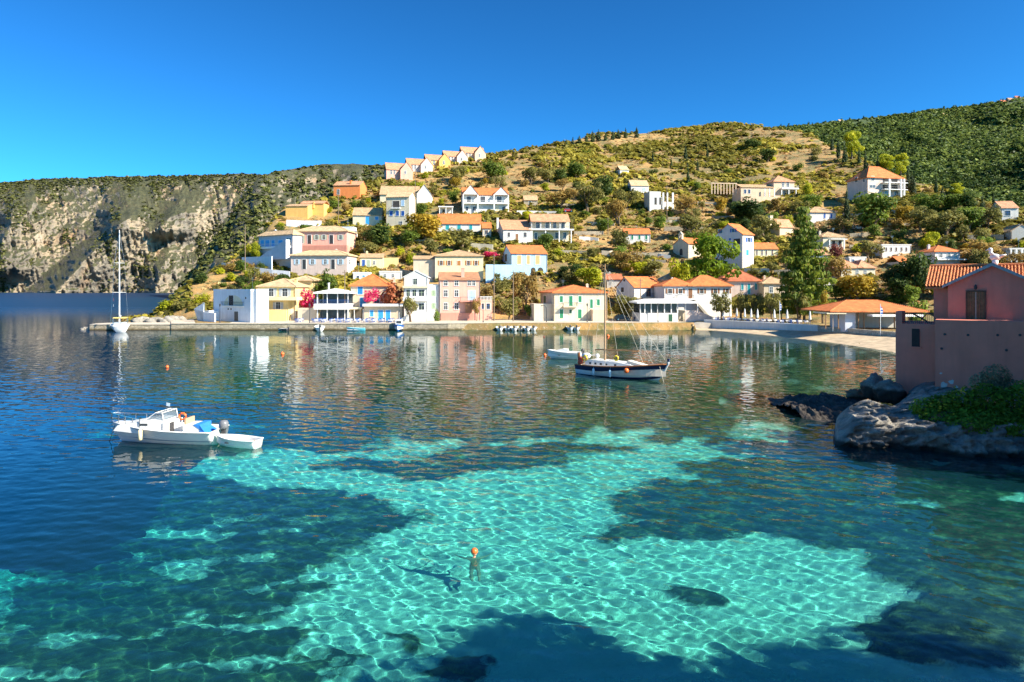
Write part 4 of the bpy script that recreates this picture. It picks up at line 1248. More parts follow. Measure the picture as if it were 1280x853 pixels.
h.block(); h.finish(); h.roof('hip', 325.5, 'salmon', .4, u1=h.W * .6); h.roof('hip', 326, 'salmon', .4, u0=h.W * .5); h.ops('w', (338, 345), [(1070, 1073), (1080, 1083)])
h = B('white_gable_cottage', 'white gabled cottage among the trees behind the beach', 'house', 1029, 1043, 366, 356, None, 0, 6, wall='white')
h.block(); h.roof('y', 349.5, 'pale', .3); h.finish(); h.op('w', 1034, 357, 1037, 362)
h = B('orange_hip_house', 'white house with an orange roof behind the pink seaside house', 'house', 1168, 1200, 332, 314.5, None, 3, 8, wall='white')
h.block(); h.finish(); h.roof('hip', 307, 'orange', .4); h.slab(1168, 1204, 324, 325.5, 1.5); h.ops('w', (317, 322), [(1174, 1178), (1184, 1188), (1193, 1196)])
h = B('hillside_hotel', 'large cream hotel with orange hipped roof and stacked balconies on the hill shoulder', 'hotel', 1084, 1128, 252, 222, None, 12, side=1059, wall='palepink', found=10)
h.block(); h.finish(); h.roof('hip', 208.5, 'orange', .6)
for y in (228.5, 237): h.slab(1101, 1130, y, y + 1.3, 2.0, rail=.9)
h.cols((1111.5, 1126, 1130), 224, 262, v=-1.8, r=.28)
h.ops('v', (222.5, 228), [(1103, 1110), (1114, 1122)]); h.ops('v', (231, 236.5), [(1103, 1110), (1114, 1122)]); h.ops('w', (239, 246), [(1106, 1110), (1118, 1122)]); h.op('w', 1089, 220.5, 1093, 226); h.op('w', 1087, 231, 1094, 235)
h.ops('w', (222, 228), [(1069, 1072), (1079, 1081)], face='L')
MB().box(-2, -3, -12, h.W + 2, -2.7, -.6).build('retaining_wall', WALL['peach'], h.root)
h = B('far_white_house', 'small white house with salmon roof and blue window at the far end of the slope', 'house', 1252, 1273, 277, 260, None, -8, 7, wall='white')
h.block(); h.roof('x', 252.5, 'salmon', .3); h.finish(); h.op('w', 1256, 263.5, 1263, 270, col='royal')
h = B('grey_gable_house', 'grey gabled house with a white chimney at the edge of the slope', 'house', 1264, 1290, 300, 289, None, -10, 8, wall='grey')
h.block(); h.roof('y', 282.5, 'tan', .3); h.finish(); h.chimney(1274.5, 281, 286, 1, .3, M_WHITE)
h = B('shady_pillared_house', 'white pillared house behind the bushes above the pink roof', 'house', 1262, 1300, 330, 312, None, -5, 7, wall='white')
h.block(v0=1.5); h.finish(); h.flat(.4); h.cols((1263, 1270, 1277, 1284), 312, 330, v=.2, r=.25); h.ops('v', (317, 328), [(1265, 1268), (1272, 1275)], face=1.5)

h = B('small_orange_house', 'small house with orange roof peeping out behind the dark broad tree', 'house', 1124, 1137, 334, 327.5, None, 3, 6, wall='cream')
h.block(); h.finish(); h.roof('x', 321.5, 'orange', .35); h.op('w', 1129, 329, 1131, 332)
h = B('flat_white_house', 'low flat roofed white house beside the round olive tree', 'house', 1061, 1083, 331, 322.5, None, 2, 6, wall='white')
h.block(); h.finish(); h.flat(.35); h.ops('w', (324.5, 328.5), [(1065, 1068), (1074, 1077)], col='royal')
h = B('white_annexe', 'small white annexe house between the conifer and the porch house', 'house', 1020, 1034, 327, 318.5, None, 2, 6, wall='white')
h.block(); h.finish(); h.roof('x', 313.5, 'salmon', .35); h.op('d', 1025, 321, 1027.5, 326, col='royal')
h = B('slanted_white_house', 'small white shed like house with a slanting roof on the upper slope', 'house', 775, 786, 219, 212, None, 14, 6, wall='white')
h.block(); h.finish(); h.roof('x', 208, 'pale', .3)
h = B('orange_cottage', 'orange roofed cottage level with the tall blue shuttered house and the church', 'house', 905, 924, 366, 358, None, 4, 7, wall='cream')
h.block(); h.finish(); h.roof('x', 351, 'orange', .35)

h = B('white_terrace_house', 'small flat roofed white house above the blue door house', 'house', 441, 461, 353, 342, None, 3, 5, wall='bluewhite')
h.block(); h.finish(); h.flat(.4); h.op('w', 446, 345, 449, 349, col='royal'); h.op('d', 453, 344.5, 456, 352, col='bright')
h = B('white_block_house', 'low white block house between the orange roof and the gabled white house', 'house', 474, 502, 350, 340.5, None, 2, 5, wall='white')
h.block(); h.finish(); h.flat(.4); h.ops('w', (343, 347), [(480, 483), (490, 493)], col='paleblue')
h = B('cool_white_house', 'cool white flat house beside the tan cottage with the blue door', 'house', 424, 441, 297, 285, None, -3, 5, wall='bluewhite')
h.block(); h.finish(); h.flat(.4); h.op('s', 430, 288, 433, 292.5, col='paleblue')
h = B('pergola_house', 'white terrace building with a columned pergola next to the twin gable house', 'house', 549, 566, 269, 260, None, 4, 6, wall='white')
h.block(v0=2); h.finish(); h.flat(.2, v0=2); h.slab(548, 567, 258.5, 260, 2.2, v=2, back=.1); h.cols((549.5, 557.5, 565.5), 260, 269, v=.1, r=.14); h.op('v', 553, 262, 556, 268, face=2)
h = B('little_orange_house', 'little house with orange roof squeezed between the teal shuttered cottage and the tan gable house', 'house', 603, 614, 299, 285, None, 4, 6, wall='beige')
h.block(); h.finish(); h.roof('x', 279, 'orange', .35); h.op('w', 606, 288, 610, 293, col='brown')
h = B('stone_house', 'rubble stone house with tan roof uphill from the veranda house', 'house', 655, 672, 258, 250, None, 4, 6, wall='stone')
h.block(); h.finish(); h.roof('x', 245, 'tan', .35); h.op('w', 661, 252, 664, 255.5, col='brown')

# chimneys, downpipes and aerials
q = random.Random(9)
for h in HS:
    kids = [c.name.split('.')[0] for c in h.root.children]
    if h.W < 2: continue
    if 'roof' in kids and 'chimney' not in kids and q.random() < .75 and not h.root.name.startswith(('church', 'beach', 'glazed')):
        u = h.W * q.choice((.22, .3, .7, .8)); v = h.dp * .5 + .8
        mb = MB().box(u - .3, v - .3, h.we - .3, u + .3, v + .3, h.we + 1.9); mb.box(u - .38, v - .38, h.we + 1.902, u + .38, v + .38, h.we + 2.02); mb.box(u - .2, v - .2, h.we + 2.022, u + .2, v + .2, h.we + 2.25)
        mb.build('chimney', h.wall, h.root)
    if h.D < 260:
        for u in ([.12] if q.random() < .5 else [.12, h.W - .12]):
            MB().tube([(u, -.07, -.4), (u, -.07, h.we - .1)], .05, 6).build('downpipe', PAINT['grey'] if q.random() < .5 else M_WOOD, h.root)
        if q.random() < .45 and h.root.name != 'church':
            u = h.W * q.random(); v = h.dp * .6
            mb = MB().tube([(u, v, h.we), (u, v, h.we + 3.2)], .025, 4)
            for k in range(4): mb.tube([(u - .5 + .06 * k, v, h.we + 3.1 - k * .18), (u + .5 - .06 * k, v, h.we + 3.1 - k * .18)], .018, 4)
            mb.build('aerial', M_STEEL0, h.root)
# hamlet on the mountain skyline
for px, py, wd, wl, rf_, lb in ((1181, 144, 7, 'white', 'pale', 'lone white house in the forest high on the mountain'), (1052, 152, 6, 'white', 'tan', 'tiny white house on the low end of the mountain skyline'),
                          (1255, 127.5, 6, 'pink', 'red', 'reddish house on the mountain skyline lowest of its hamlet'), (1264, 125, 6, 'peach', 'salmon', 'peach house on the mountain skyline in the middle of its hamlet'), (1273, 122.5, 6, 'white', 'red', 'white house on the mountain skyline highest of its hamlet')):
    j_ = int((px - 925) / 3); Dm = float(np.interp(-py - 1.0, -FY[:, j_], FD[:, j_])) + 4
    h = B('mountain_house', lb, 'house', px - wd / 2, px + wd / 2, py + 1.2, py - .6, Dm, 5, 8, wall=wl, found=2, group='far houses on the mountain', mask=False)
    h.block(); h.roof('x', py - 2.2, rf_, .5); h.finish(); h.ops('v', (py - .3, py + .9), [(px - 3, px - 2), (px + 1, px + 2)])

# ------------------------------------------------------------------ quay, pier, walls
M_QUAY = stonem('quay_masonry', (.44, .37, .26), 1.1)
nt = M_QUAY.node_tree; b = nt.nodes['Principled BSDF']                  # weed and damp along the waterline
src = b.inputs['Base Color'].links[0].from_socket
gz = nt.nodes.new('ShaderNodeSeparateXYZ'); nt.links.new(coords(nt), gz.inputs[0])
ma = nt.nodes.new('ShaderNodeMath'); ma.operation = 'MULTIPLY_ADD'; ma.inputs[1].default_value = .9
nt.links.new(noise(nt, .5, 6, coords(nt), .7), ma.inputs[0]); nt.links.new(gz.outputs[2], ma.inputs[2])
nt.links.new(mixc(nt, ramp(nt, ma.outputs[0], [(.55, (1, 1, 1)), (.95, (0, 0, 0))]), src, (.10, .075, .03)), b.inputs['Base Color'])
M_PAVE = plain('quay_paving', (.56, .48, .37), .85, .2, .8, bmp=.02)
def poly_slab(name, pts, z0, z1, mat, parent=None):
    return MB().prism([(p[0], p[1]) for p in pts], lambda p, q, t: (p, q, t), z0, z1).build(name, mat, parent)
def gxy(px, D): return ((px - 640) / F * D, D)
qf = [gxy(214, 153.2), gxy(560, 153.6), gxy(620, 156.5), gxy(700, 157.5), gxy(800, 158), gxy(846, 158.5)]
qb = [gxy(885, 166), gxy(860, 173), gxy(620, 173.5), gxy(240, 173.5), gxy(214, 164)]
tag(poly_slab('quay', qf + qb, -3.5, 1.44, M_QUAY), 'stone quay along the village waterfront', kind='structure')
qf2 = [(x, y + .5) for x, y in qf]
tag(poly_slab('quay_pavement', [(x, y - .62) for x, y in qf2] + qb, 1.444, 1.50, M_PAVE), 'pale paving on top of the quay', kind='structure')
pier = thing('stone_pier', 'low stone pier reaching out beyond the headland with boulders at its tip', 'pier', (*gxy(165, 156), 0))
def loc_pts(root, pts): return [(x - root.location.x, y - root.location.y) for x, y in pts]
poly_slab('pier_body', loc_pts(pier, [gxy(112, 153), gxy(213.8, 153.4), gxy(213.8, 162), gxy(150, 162), gxy(120, 158)]), -3, 1.22, M_QUAY, pier)
poly_slab('pier_deck', loc_pts(pier, [gxy(112, 152.9), gxy(213.8, 153.3), gxy(213.8, 162), gxy(150, 162), gxy(120, 158)]), 1.224, 1.30, M_PAVE, pier)
M_ROCK = stonem('grey_rock', (.36, .33, .28), .9)
def boulder(name, label, c, r, seed, mat, sc=(1, 1, .7), group=None):
    n = 26; u = np.linspace(0, 2 * np.pi, n); w = np.linspace(-.5 * np.pi, .5 * np.pi, 16)
    U, Wd = np.meshgrid(u, w)
    X = np.cos(Wd) * np.cos(U); Y = np.cos(Wd) * np.sin(U); Z = np.sin(Wd)
    k = 1 + .5 * fbm(X * 1.7 + seed * 3.1 + Z, Y * 1.7 + Z * 1.3, seed, 4) + .25 * (ridged(X * 2.5 + seed, Z * 2.5 + Y, seed + 3, 3) - .5)
    k[:, -1] = k[:, 0]
    o = link(name, fast_mesh(name, np.stack([X * k * r * sc[0], Y * k * r * sc[1], Z * k * r * sc[2]], -1).reshape(-1, 3), grid_faces(16, n), mat, True))
    o.location = c
    return tag(o, label, 'rock', group)
for i in range(5):
    x, y = gxy(104 + i * 3.2, 154 + random.random() * 4)
    boulder('boulder', 'small weathered boulder off the tip of the stone pier', (x, y, .05), .6 + .45 * random.random(), i, M_ROCK, group='boulders at the pier tip')
for i, (px, D, r) in enumerate(((172, 164, 1.1), (180, 165, 1.4), (188, 164, 1.0), (196, 166, 1.5), (206, 165, 1.2), (213, 166, 1.6), (224, 168, 1.3))):
    x, y = gxy(px, D)
    boulder('boulder', 'pale rock fallen below the headland behind the pier', (x, y, 1.2), r, 20 + i, M_ROCK, (1.3, 1, .9), 'rocks at the foot of the headland')

def wall_run(name, label, pts, h, t, mat, cat='wall', below=2):
    """a wall following photo pixels on the ground (px, py of its foot) or fixed distances (px, D, z)"""
    W3 = []
    for p in pts:
        if len(p) == 2:
            D = GD(*p); q = P(p[0], p[1], D)
        else:
            q = Vector((*gxy(p[0], p[1]), p[2]))
        W3.append(q)
    c = W3[0]
    mb = MB()
    for a, b2 in zip(W3[:-1], W3[1:]):
        d = (b2 - a); d.z = 0; n = Vector((-d.y, d.x, 0)).normalized() * t
        e = d.normalized() * .002
        v = []
        for q in (a + e, b2 - e):
            for o in (Vector((0, 0, 0)), n):
                for z in (-below, h):
                    v.append(q + o + Vector((0, 0, z)) - c)
        mb.add(v, [(0, 4, 5, 1), (2, 3, 7, 6), (1, 5, 7, 3), (0, 2, 6, 4), (0, 1, 3, 2), (4, 6, 7, 5)])
    o = mb.build(name, mat, loc=c)
    return tag(o, label, cat, kind='thing')
ww = thing('promenade_wall', 'long whitewashed promenade wall along the back of the beach', 'wall', (*gxy(950, 146), 0))
ww['kind'] = 'thing'
pts = [(880, 157.5), (915, 152.5), (950, 147), (985, 141), (1022, 135)]
c0 = Vector((*gxy(950, 146), 0))
for nm, z0, z1, t, mt_ in (('wall_body', -1, 2.0, .45, WALL['white']), ('coping', 2.004, 2.14, .6, M_WHITE)):
    mb = MB()
    for (pa, Da), (pb_, Db) in zip(pts[:-1], pts[1:]):
        a = Vector((*gxy(pa, Da), 0)) - c0; b2 = Vector((*gxy(pb_, Db), 0)) - c0
        d = (b2 - a).normalized(); n = Vector((-d.y, d.x, 0)) * t; f_ = n * (.0 if t < .5 else -.12)
        mb.prism([(a + f_).to_2d()[:], (b2 + f_).to_2d()[:], (b2 + n).to_2d()[:], (a + n).to_2d()[:]], lambda p, q, w: (p, q, w), z0, z1)
    mb.build(nm, mt_, ww)
wall_run('beach_wall', 'low rubble stone wall below the beach taverna', [(1022.5, 135, .9), (1060, 127.5, .9), (1100, 119.5, .9), (1180, 108, .9)], 1.05, .5, stonem('beach_stone', (.52, .46, .36), 1.4))
for lb, pts, h_, mt_ in (
        ('pale stone retaining wall below the white cottage with teal shutters', [(588, 312), (600, 313), (616, 314)], 2.2, 'cream'),
        ('long white parapet wall beside the parked red car', [(646, 268), (672, 268.5), (699, 269)], 1.5, 'white'),
        ('grey retaining wall under the blue shuttered house', [(318, 345), (340, 348), (362, 350)], 2.6, 'greyblue'),
        ('stone terrace wall between the blue house and the lime tree', [(690, 345), (706, 347), (722, 346)], 1.4, 'stone'),
        ('pale rough wall in front of the dry trees', [(752, 323), (762, 324), (772, 322)], 2.6, 'beige'),
        ('white garden wall below the church', [(812, 320), (826, 322), (838, 324)], 1.2, 'white'),
        ('tumbled stone wall under the dry bushes', [(798, 338), (812, 340), (826, 339)], 1.5, 'stone'),
        ('white house plinth wall under the yellow annexe', [(930, 343), (948, 343.5), (962, 343)], 1.8, 'white'),
        ('long terrace wall across the slope below the hotel', [(1100, 282), (1125, 284), (1150, 283)], 1.2, 'stone'),
        ('rubble wall along the road beneath the big green tree', [(1062, 297), (1080, 296), (1098, 293)], 1.3, 'stone'),
        ('grey terrace wall behind the long pink house', [(358, 283), (380, 284), (402, 284)], 2.4, 'greyblue'),
        ('white wall block beside the tan cottage', [(421, 296), (434, 297), (446, 298)], 2.5, 'white'),
        ('small white garden wall on the headland below the bright tree', [(277, 333), (290, 334), (303, 333)], 1.1, 'white'),
        ('stone retaining wall over the white gabled house', [(500, 345), (515, 347), (530, 346)], 2.0, 'stone'),
        ('white wall beneath the olive by the veranda house', [(724, 300), (738, 301), (748, 302)], 1.3, 'white')):
    wall_run('garden_wall', lb, pts, h_, .4, WALL[mt_])

# --- boat ramp where the quay ends
mb = MB(); a = gxy(838, 156.5); x0, y0 = a
mb.prism([(0, -1.2), (9, -1.2), (9, 1.5), (7, 1.5), (0, -.1)], lambda p, q, t: (x0 + p, y0 + t, q), -.8, 4)
tag(mb.build('boat_ramp', M_CONC), 'sloping concrete slipway at the end of the quay beside the white wall', 'slipway')

# ------------------------------------------------------------------ pink house on the rock
M_PINKH = wallm('faded_rose_plaster', (.82, .265, .185))
M_TERRA = plain('terracotta', (.62, .22, .08), .75, .35, 3)
M_FASC = plain('weathered_fascia', (.42, .42, .42), .8, .3, 4)
h = House('seaside_house', 'rose pink seaside house with orange tiled roof on the rock beside the water', 'house', 1185, 1299, 486, 357, 50, -36, 6, mask=False)
HOUSE_BOX.append((1115, 330, 1300, 500, 44))
h.wall = M_PINKH
h.found = 3
zt_ = h.loc(1230, 400, 0)[1]
uL = h.loc(1167, 380, 1.2)[0]
h.mb.box(uL, 1.2, -3, h.W + 3, 8, h.we); h.finish('wall')
h.mb.box(0, 0, -3, h.W, 1.19, h.we)
wr = h.loc(1241.7, 332, 0)[1]
h.mb.prism([(.0, h.we + .002), (h.W, h.we + .002), (h.W / 2, wr - .05)], lambda p, q, t: (p, t, q), .001, 3.5)
h.finish('gable_wall')
# front terrace block and the left annexe
ul, ur = h.loc(1169, 430, -2.4)[0], h.W + 4
h.mb.box(ul, -2.4, -4, ur, -.004, h.loc(1200, 400.5, -2.4)[1]); o = h.finish('terrace_block')
ua = h.loc(1119.5, 440, .4)[0]; wa2 = h.loc(1140, 405, .4)[1]
h.mb.box(ua, .4, -4, ul - .004, 6, wa2)
up = h.loc(1127.5, 395, .4)[0]
h.mb.box(ua, .4, wa2 + .002, up, 2.6, h.loc(1123, 389.5, .4)[1]); h.finish('annexe')
q0, q1, q2, q3 = h.rect(1139.8, 411, 1149.6, 433.5, .4)
MB().box(q0, .36, q2, q1, .395, q3).build('window_shutter', plain('dark_shutter', (.05, .035, .03), .8, .3, 3), h.root)
MB().box(q0 - .1, .3, q2 - .1, q1 + .1, .396, q2 - .002).build('window_sill', M_PINKH, h.root)
mb = MB(); ub = h.loc(1166, 395, .55)[0]; w1 = h.loc(1140, 391.5, .55)[1]
mb.tube([(up, .55, w1), (ub, .55, w1)], .035, 6); mb.tube([(up, .55, wa2 + .15), (ub, .55, wa2 + .15)], .03, 6)
for i in range(15): x = up + (ub - up) * (i + .5) / 15; mb.tube([(x, .55, wa2 + .0), (x, .55, w1)], .014, 5)
mb.tube([(up + .6, .7, w1), (up + 1.6, .9, wa2 + .2)], .06, 6); mb.tube([(up + 1.2, .9, wa2 + .3), (ub - .4, .9, wa2 + .8)], .05, 6)
mb.build('railing', M_IRON, h.root)
# door with two plank leaves
M_PLANK = plain('old_planks', (.16, .12, .06), .8, .45, 5, bmp=.02)
a0, a1, w0, w1 = h.rect(1209.3, 365, 1230.5, 400.5)
dr = bpy.data.objects.new('door', None); COL.objects.link(dr); dr.parent = h.root
for l, r_ in ((a0, (a0 + a1) / 2 - .03), ((a0 + a1) / 2 + .03, a1)):
    mb = MB(); n = 5
    for i in range(n): mb.box(l + (r_ - l) * i / n + .008, -.05, w0, l + (r_ - l) * (i + 1) / n - .008, -.012, w1)
    mb.build('door_leaf', M_PLANK, dr)
mb = MB(); mb.box(a0 - .1, -.09, w0, a0, -.004, w1 + .1); mb.box(a1, -.09, w0, a1 + .1, -.004, w1 + .1); mb.box(a0, -.09, w1, a1, -.004, w1 + .1); mb.build('frame', plain('dark_wood', (.09, .06, .035), .7, .3, 4), dr)
MB().box((a0 + a1) / 2 - .03, -.07, w0, (a0 + a1) / 2 + .03, -.012, w1).build('leaf_edge', M_CONC, dr)
lu, lw = h.loc(1219.5, 359.5)
lt = MB().tube([(lu, -.01, lw + .12), (lu, -.2, lw + .2)], .02, 6).build('wall_lantern', M_IRON, h.root)
MB().lathe([(.05, -.24), (.09, -.2), (.11, .0), (.04, .1)], 8, (lu, -.2, lw + .08)).build('lamp_shade', M_IRON, lt)
# tiled roof: real barrel tiles on the main front slope, fascia boards on the gable
vr = 1.2 + 3.4; eo = .5
sl = (wr - h.we) / 3.4
def barrel(u0, u1, v0, v1, z0, z1, cut=None, name='roof'):
    pitch = .21; rows = max(3, int(math.hypot(v1 - v0, z1 - z0) / .34))
    vs, fs = [], []
    nc = int((u1 - u0) / pitch); prof = [(0, .0), (.12, .055), (.3, .085), (.5, .06), (.62, .0), (.8, -.03), (1, .0)]
    for r in range(rows):
        ta, tb2 = r / rows, (r + 1.12) / rows
        for c in range(nc):
            jit = random.uniform(-.012, .012)
            o = len(vs)
            for t, lift in ((ta, .055), (tb2, .012)):
                for p, q in prof:
                    vs.append((u0 + (c + p) * pitch, v0 + (v1 - v0) * min(t, 1) , z0 + (z1 - z0) * min(t, 1) + q + lift + jit))
            if cut and cut(u0 + (c + .5) * pitch, v0 + (v1 - v0) * (ta + .5 / rows)):
                vs = vs[:o]; continue
            k = len(prof)
            fs += [(o + i, o + i + 1, o + k + i + 1, o + k + i) for i in range(k - 1)]
    me = fast_mesh(name, np.array(vs), np.array(fs), M_TERRA, True, {'rnd': ('FACE', rng.random(len(fs)))})
    return link(name, me, h.root)
rf_ = barrel(uL - .55, h.W + 3.4, 1.2 - eo, vr, h.we - eo * sl + .1, wr + .1, cut=lambda u, v: -.3 < u < h.W + .3 and abs(u - h.W / 2) < (h.W / 2 + .3) * (1 - (v - 1.2 + eo) / (vr - 1.2 + eo)) )
MB().prism([(1.2 - eo, h.we - eo * sl - .06), (vr, wr - .06), (8.5, h.we - eo * sl - .06), (8.5, h.we - eo * sl + .06), (vr, wr + .06), (1.2 - eo, h.we - eo * sl + .06)], lambda p, q, t: (t, p, q), uL - .5, h.W + 3.4).build('roof_deck', M_TERRA, h.root)
mb = MB()
for i in range(int((h.W + 4 - uL) / .38)): x = uL - .5 + i * .38; mb.tube([(x, vr, wr + .15), (x + .42, vr, wr + .17)], .12, 8)
mb.build('ridge_tile', M_TERRA, h.root)
gs = (wr - h.we) / (h.W / 2); go = .35
for s_ in (-1, 1):
    c = h.W / 2
    e = (c + s_ * (h.W / 2 + go), h.we - go * gs)
    MB().prism([(c, wr - .04), e, (e[0], e[1] + .2), (c, wr + .2)], lambda p, q, t: (p, t, q), -.32, -.22).build('fascia', M_FASC, h.root)
    MB().prism([(c, wr - .0), e, (e[0], e[1] + .16), (c, wr + .16)], lambda p, q, t: (p, t, q), -.215, 4.4).build('gable_roof', M_TERRA, h.root)
# flaking plaster patch and rusty streaks
mb = MB()
for px, py, rx, ry in ((1180, 482, 5, 4), (1189, 478, 3.5, 3), (1176, 467, 2.2, 1.2), (1186, 487, 4, 3), (1196, 484, 2, 2)):
    pl = []
    for k in range(11):
        an = 2 * math.pi * k / 11; q = .65 + .6 * random.random()
        pl.append(h.loc(px + rx * q * math.cos(an), py + ry * q * math.sin(an), -2.4))
    mb.prism(pl, lambda p, q, t: (p, t, q), -2.412 - .002 * len(mb.v) / 22, -2.402)
mb.build('bare_plaster_patch', plain('bare_plaster', (.62, .56, .52), .9, .2, 3), h.root)
mb = MB()
for px, py in ((1181, 418), (1210, 419), (1247, 419), (1258, 438), (1177, 436), (1275, 419)):
    a = h.loc(px, py, -2.41); MB().lathe([(.09, 0), (.09, .05)], 8, (a[0], -2.44, a[1]), 'y').build('drain_spout', M_IRON, h.root)
mb = MB()
# bird shaped ornament on the ridge
u, w = h.loc(1244, 331, vr)
mb = MB(); mb.sphere((u, vr, w + .55), .28, 12, (1.25, .8, 1)); mb.tube([(u - .1, vr, w + .65), (u - .3, vr, w + .95), (u - .25, vr, w + 1.15)], [.17, .12, .12], 8); mb.sphere((u - .3, vr, w + 1.16), .15); mb.tube([(u - .4, vr, w + 1.16), (u - .62, vr, w + 1.1)], [.06, .01], 6); mb.tube([(u + .25, vr, w + .6), (u + .7, vr, w + .75)], [.16, .04], 6)
mb.tube([(u, vr, w - .15), (u, vr, w + .4)], .2, 8)
q = mb.build('roof_ornament', M_WHITE, None, True, h.A, R(-36))
tag(q, 'white bird shaped ornament standing on the pink house roof ridge', 'ornament')

# the rock it stands on
M_LIME, nt, b = NT('grey_limestone')
v = coords(nt)
n1 = noise(nt, .9, 8, v, .72); n2 = noise(nt, 4, 6, v, .7)
gz = nt.nodes.new('ShaderNodeSeparateXYZ'); nt.links.new(coords(nt), gz.inputs[0])
cr_ = ramp(nt, n1, [(.3, (.085, .08, .072)), (.5, (.25, .235, .205)), (.68, (.43, .40, .345))])
cr_ = mixc(nt, ramp(nt, n2, [(.5, (0, 0, 0)), (.62, (.6, .6, .6))]), cr_, (.13, .12, .10))
wet = nt.nodes.new('ShaderNodeMath'); wet.operation = 'MULTIPLY_ADD'; wet.inputs[1].default_value = .5
nt.links.new(n1, wet.inputs[0]); nt.links.new(gz.outputs[2], wet.inputs[2])
wf_ = ramp(nt, wet.outputs[0], [(.42, (1, 1, 1)), (.62, (0, 0, 0))])
nt.links.new(mixc(nt, wf_, cr_, (.035, .032, .026)), b.inputs['Base Color'])
b.inputs['Roughness'].default_value = .9
bump(nt, b, n1, .35, .9)
rp = np.arange(1041, 1560, 1.6); rt = np.linspace(0, 1, 90)
RP, RT = np.meshgrid(rp, rt)
wl = lerp_tab([(1041, 556), (1060, 560), (1100, 561), (1180, 566), (1280, 571), (1420, 590), (1560, 612)], RP)
tp = lerp_tab([(1041, 548), (1046, 522), (1058, 506), (1080, 500), (1110, 508), (1140, 503), (1168, 498), (1200, 498), (1280, 500), (1420, 505), (1560, 510)], RP)
Dw_ = F * H / (wl - HZ)
prof = np.clip(RT / .55, 0, 1)
RYp = wl + 8 - (wl + 8 - tp) * prof ** .85
RD = Dw_ + np.where(RT < .55, 5.2 * prof ** 2.0, 5.2 + (RT - .55) / .45 * 16) 
zz = np.where(RT < .55, H - (RYp - HZ) / F * RD, 0)
ztop = H - (tp - HZ) / F * (Dw_ + 5.2)
zz = np.where(RT < .55, zz, np.minimum(ztop + (RT - .55) / .45 * .5, 2.6))
zz = zz - np.clip(RT - .55, 0, 1) / .45 * 6.5 * (1 - sstep(1085, 1150, RP))
zz = np.where(RT < .01, -2.5, zz)
rx = (RP - 640) / F * RD
nz = 1.9 * (ridged(rx / 2.9 + zz / 2.5, zz / 2.2 + RD / 4, 141, 6) - .55) + .9 * (ridged(rx / .9, zz / .8 + RD / 1.1, 145, 5) - .5) + .4 * fbm(rx / .4, zz / .35 + RD / .5, 143, 4)
edge = sstep(1041, 1056, RP)
RD2 = RD - nz * 1.1 * (RT < .8) * edge
zz = zz + .3 * nz * sstep(.03, .15, RT) * sstep(1.0, .62, RT)
rockm = link('rocky_headland', fast_mesh('rocky_headland', np.stack([(RP - 640) / F * RD, RD2, zz], -1).reshape(-1, 3), grid_faces(*RP.shape), M_LIME))
tag(rockm, 'grey limestone outcrop carrying the pink house above the water', 'rock')
M_DROCK = plain('dark_wet_rock', (.055, .045, .036), .75, .5, 2.2, bmp=.15)
def flat_rock(name, label, px0, px1, D0, D1, hgt, seed, mat):
    xa, xb = (px0 - 640) / F * (D0 + D1) / 2, (px1 - 640) / F * (D0 + D1) / 2
    X, Y = np.meshgrid(np.linspace(-1, 1, 150), np.linspace(-1, 1, 100))
    r = np.sqrt(X ** 2 + Y ** 2) * (1 + .35 * fbm(X * 2 + seed, Y * 2, seed, 4))
    Z = hgt * (np.clip(1 - r ** 2, -1.2, 1) * .62 + (1.1 * (ridged(X * 3.5 + seed, Y * 3 + X, seed + 1, 5) - .5) + .5 * (ridged(X * 11, Y * 9, seed + 2, 4) - .5)) * sstep(1.2, .7, r))
    o = link(name, fast_mesh(name, np.stack([X * (xb - xa) * .6, Y * (D1 - D0) * .6, Z], -1).reshape(-1, 3), grid_faces(*X.shape), mat))
    o.location = ((xa + xb) / 2, (D0 + D1) / 2, 0)
    return tag(o, label, 'rock')
flat_rock('flat_rock', 'low dark wet rock shelf reaching into the water from the headland', 988, 1092, 48.5, 58.5, .85, 5, M_DROCK)
boulder('boulder', 'upright pale grey boulder standing on the dark rock shelf', P(1092, 492, 53) + Vector((0, 0, .3)), .85, 61, M_LIME, (.9, .8, 1.15))
boulder('boulder', 'rounded grey boulder against the corner of the pink annexe', P(1113, 494, 51) + Vector((0, 0, .2)), .9, 62, M_LIME, (1.1, .8, .9))
boulder('boulder', 'reddish brown low boulder between the shelf and the upright boulder', P(1072, 494, 55), .7, 64, plain('brown_rock', (.20, .13, .08), .9, .3, 3, bmp=.1), (1.4, .9, .7))

# near bank: beside and behind the viewer, out of the picture; its pines shade the water
bxg, byg = np.meshgrid(np.linspace(-60, 110, 120), np.linspace(-45, 46, 110))
edge_y = np.where(bxg < 6, 1.0, 0)
dist = np.maximum(1.5 - byg, (bxg - (np.maximum(byg, 1.5) * .80 + 4.5)) * .8)
bz = np.clip(-3 + dist * 2.2, -3, 3.5) + np.clip(dist - 3, 0, 30) * .33 + .5 * fbm(bxg / 5, byg / 5, 151)
bz = np.where((byg > -6) & (np.abs(bxg) < 6), np.minimum(bz, 7.6), bz)
tag(link('bank', fast_mesh('bank', np.stack([bxg, byg, bz], -1).reshape(-1, 3), grid_faces(*bxg.shape), M_LIME)), 'rocky bank beside the viewpoint', kind='structure')
def bank_z(x, y):
    i = int((y + 45) / 91 * 109); j = int((x + 60) / 170 * 119)
    return float(bz[i, j])

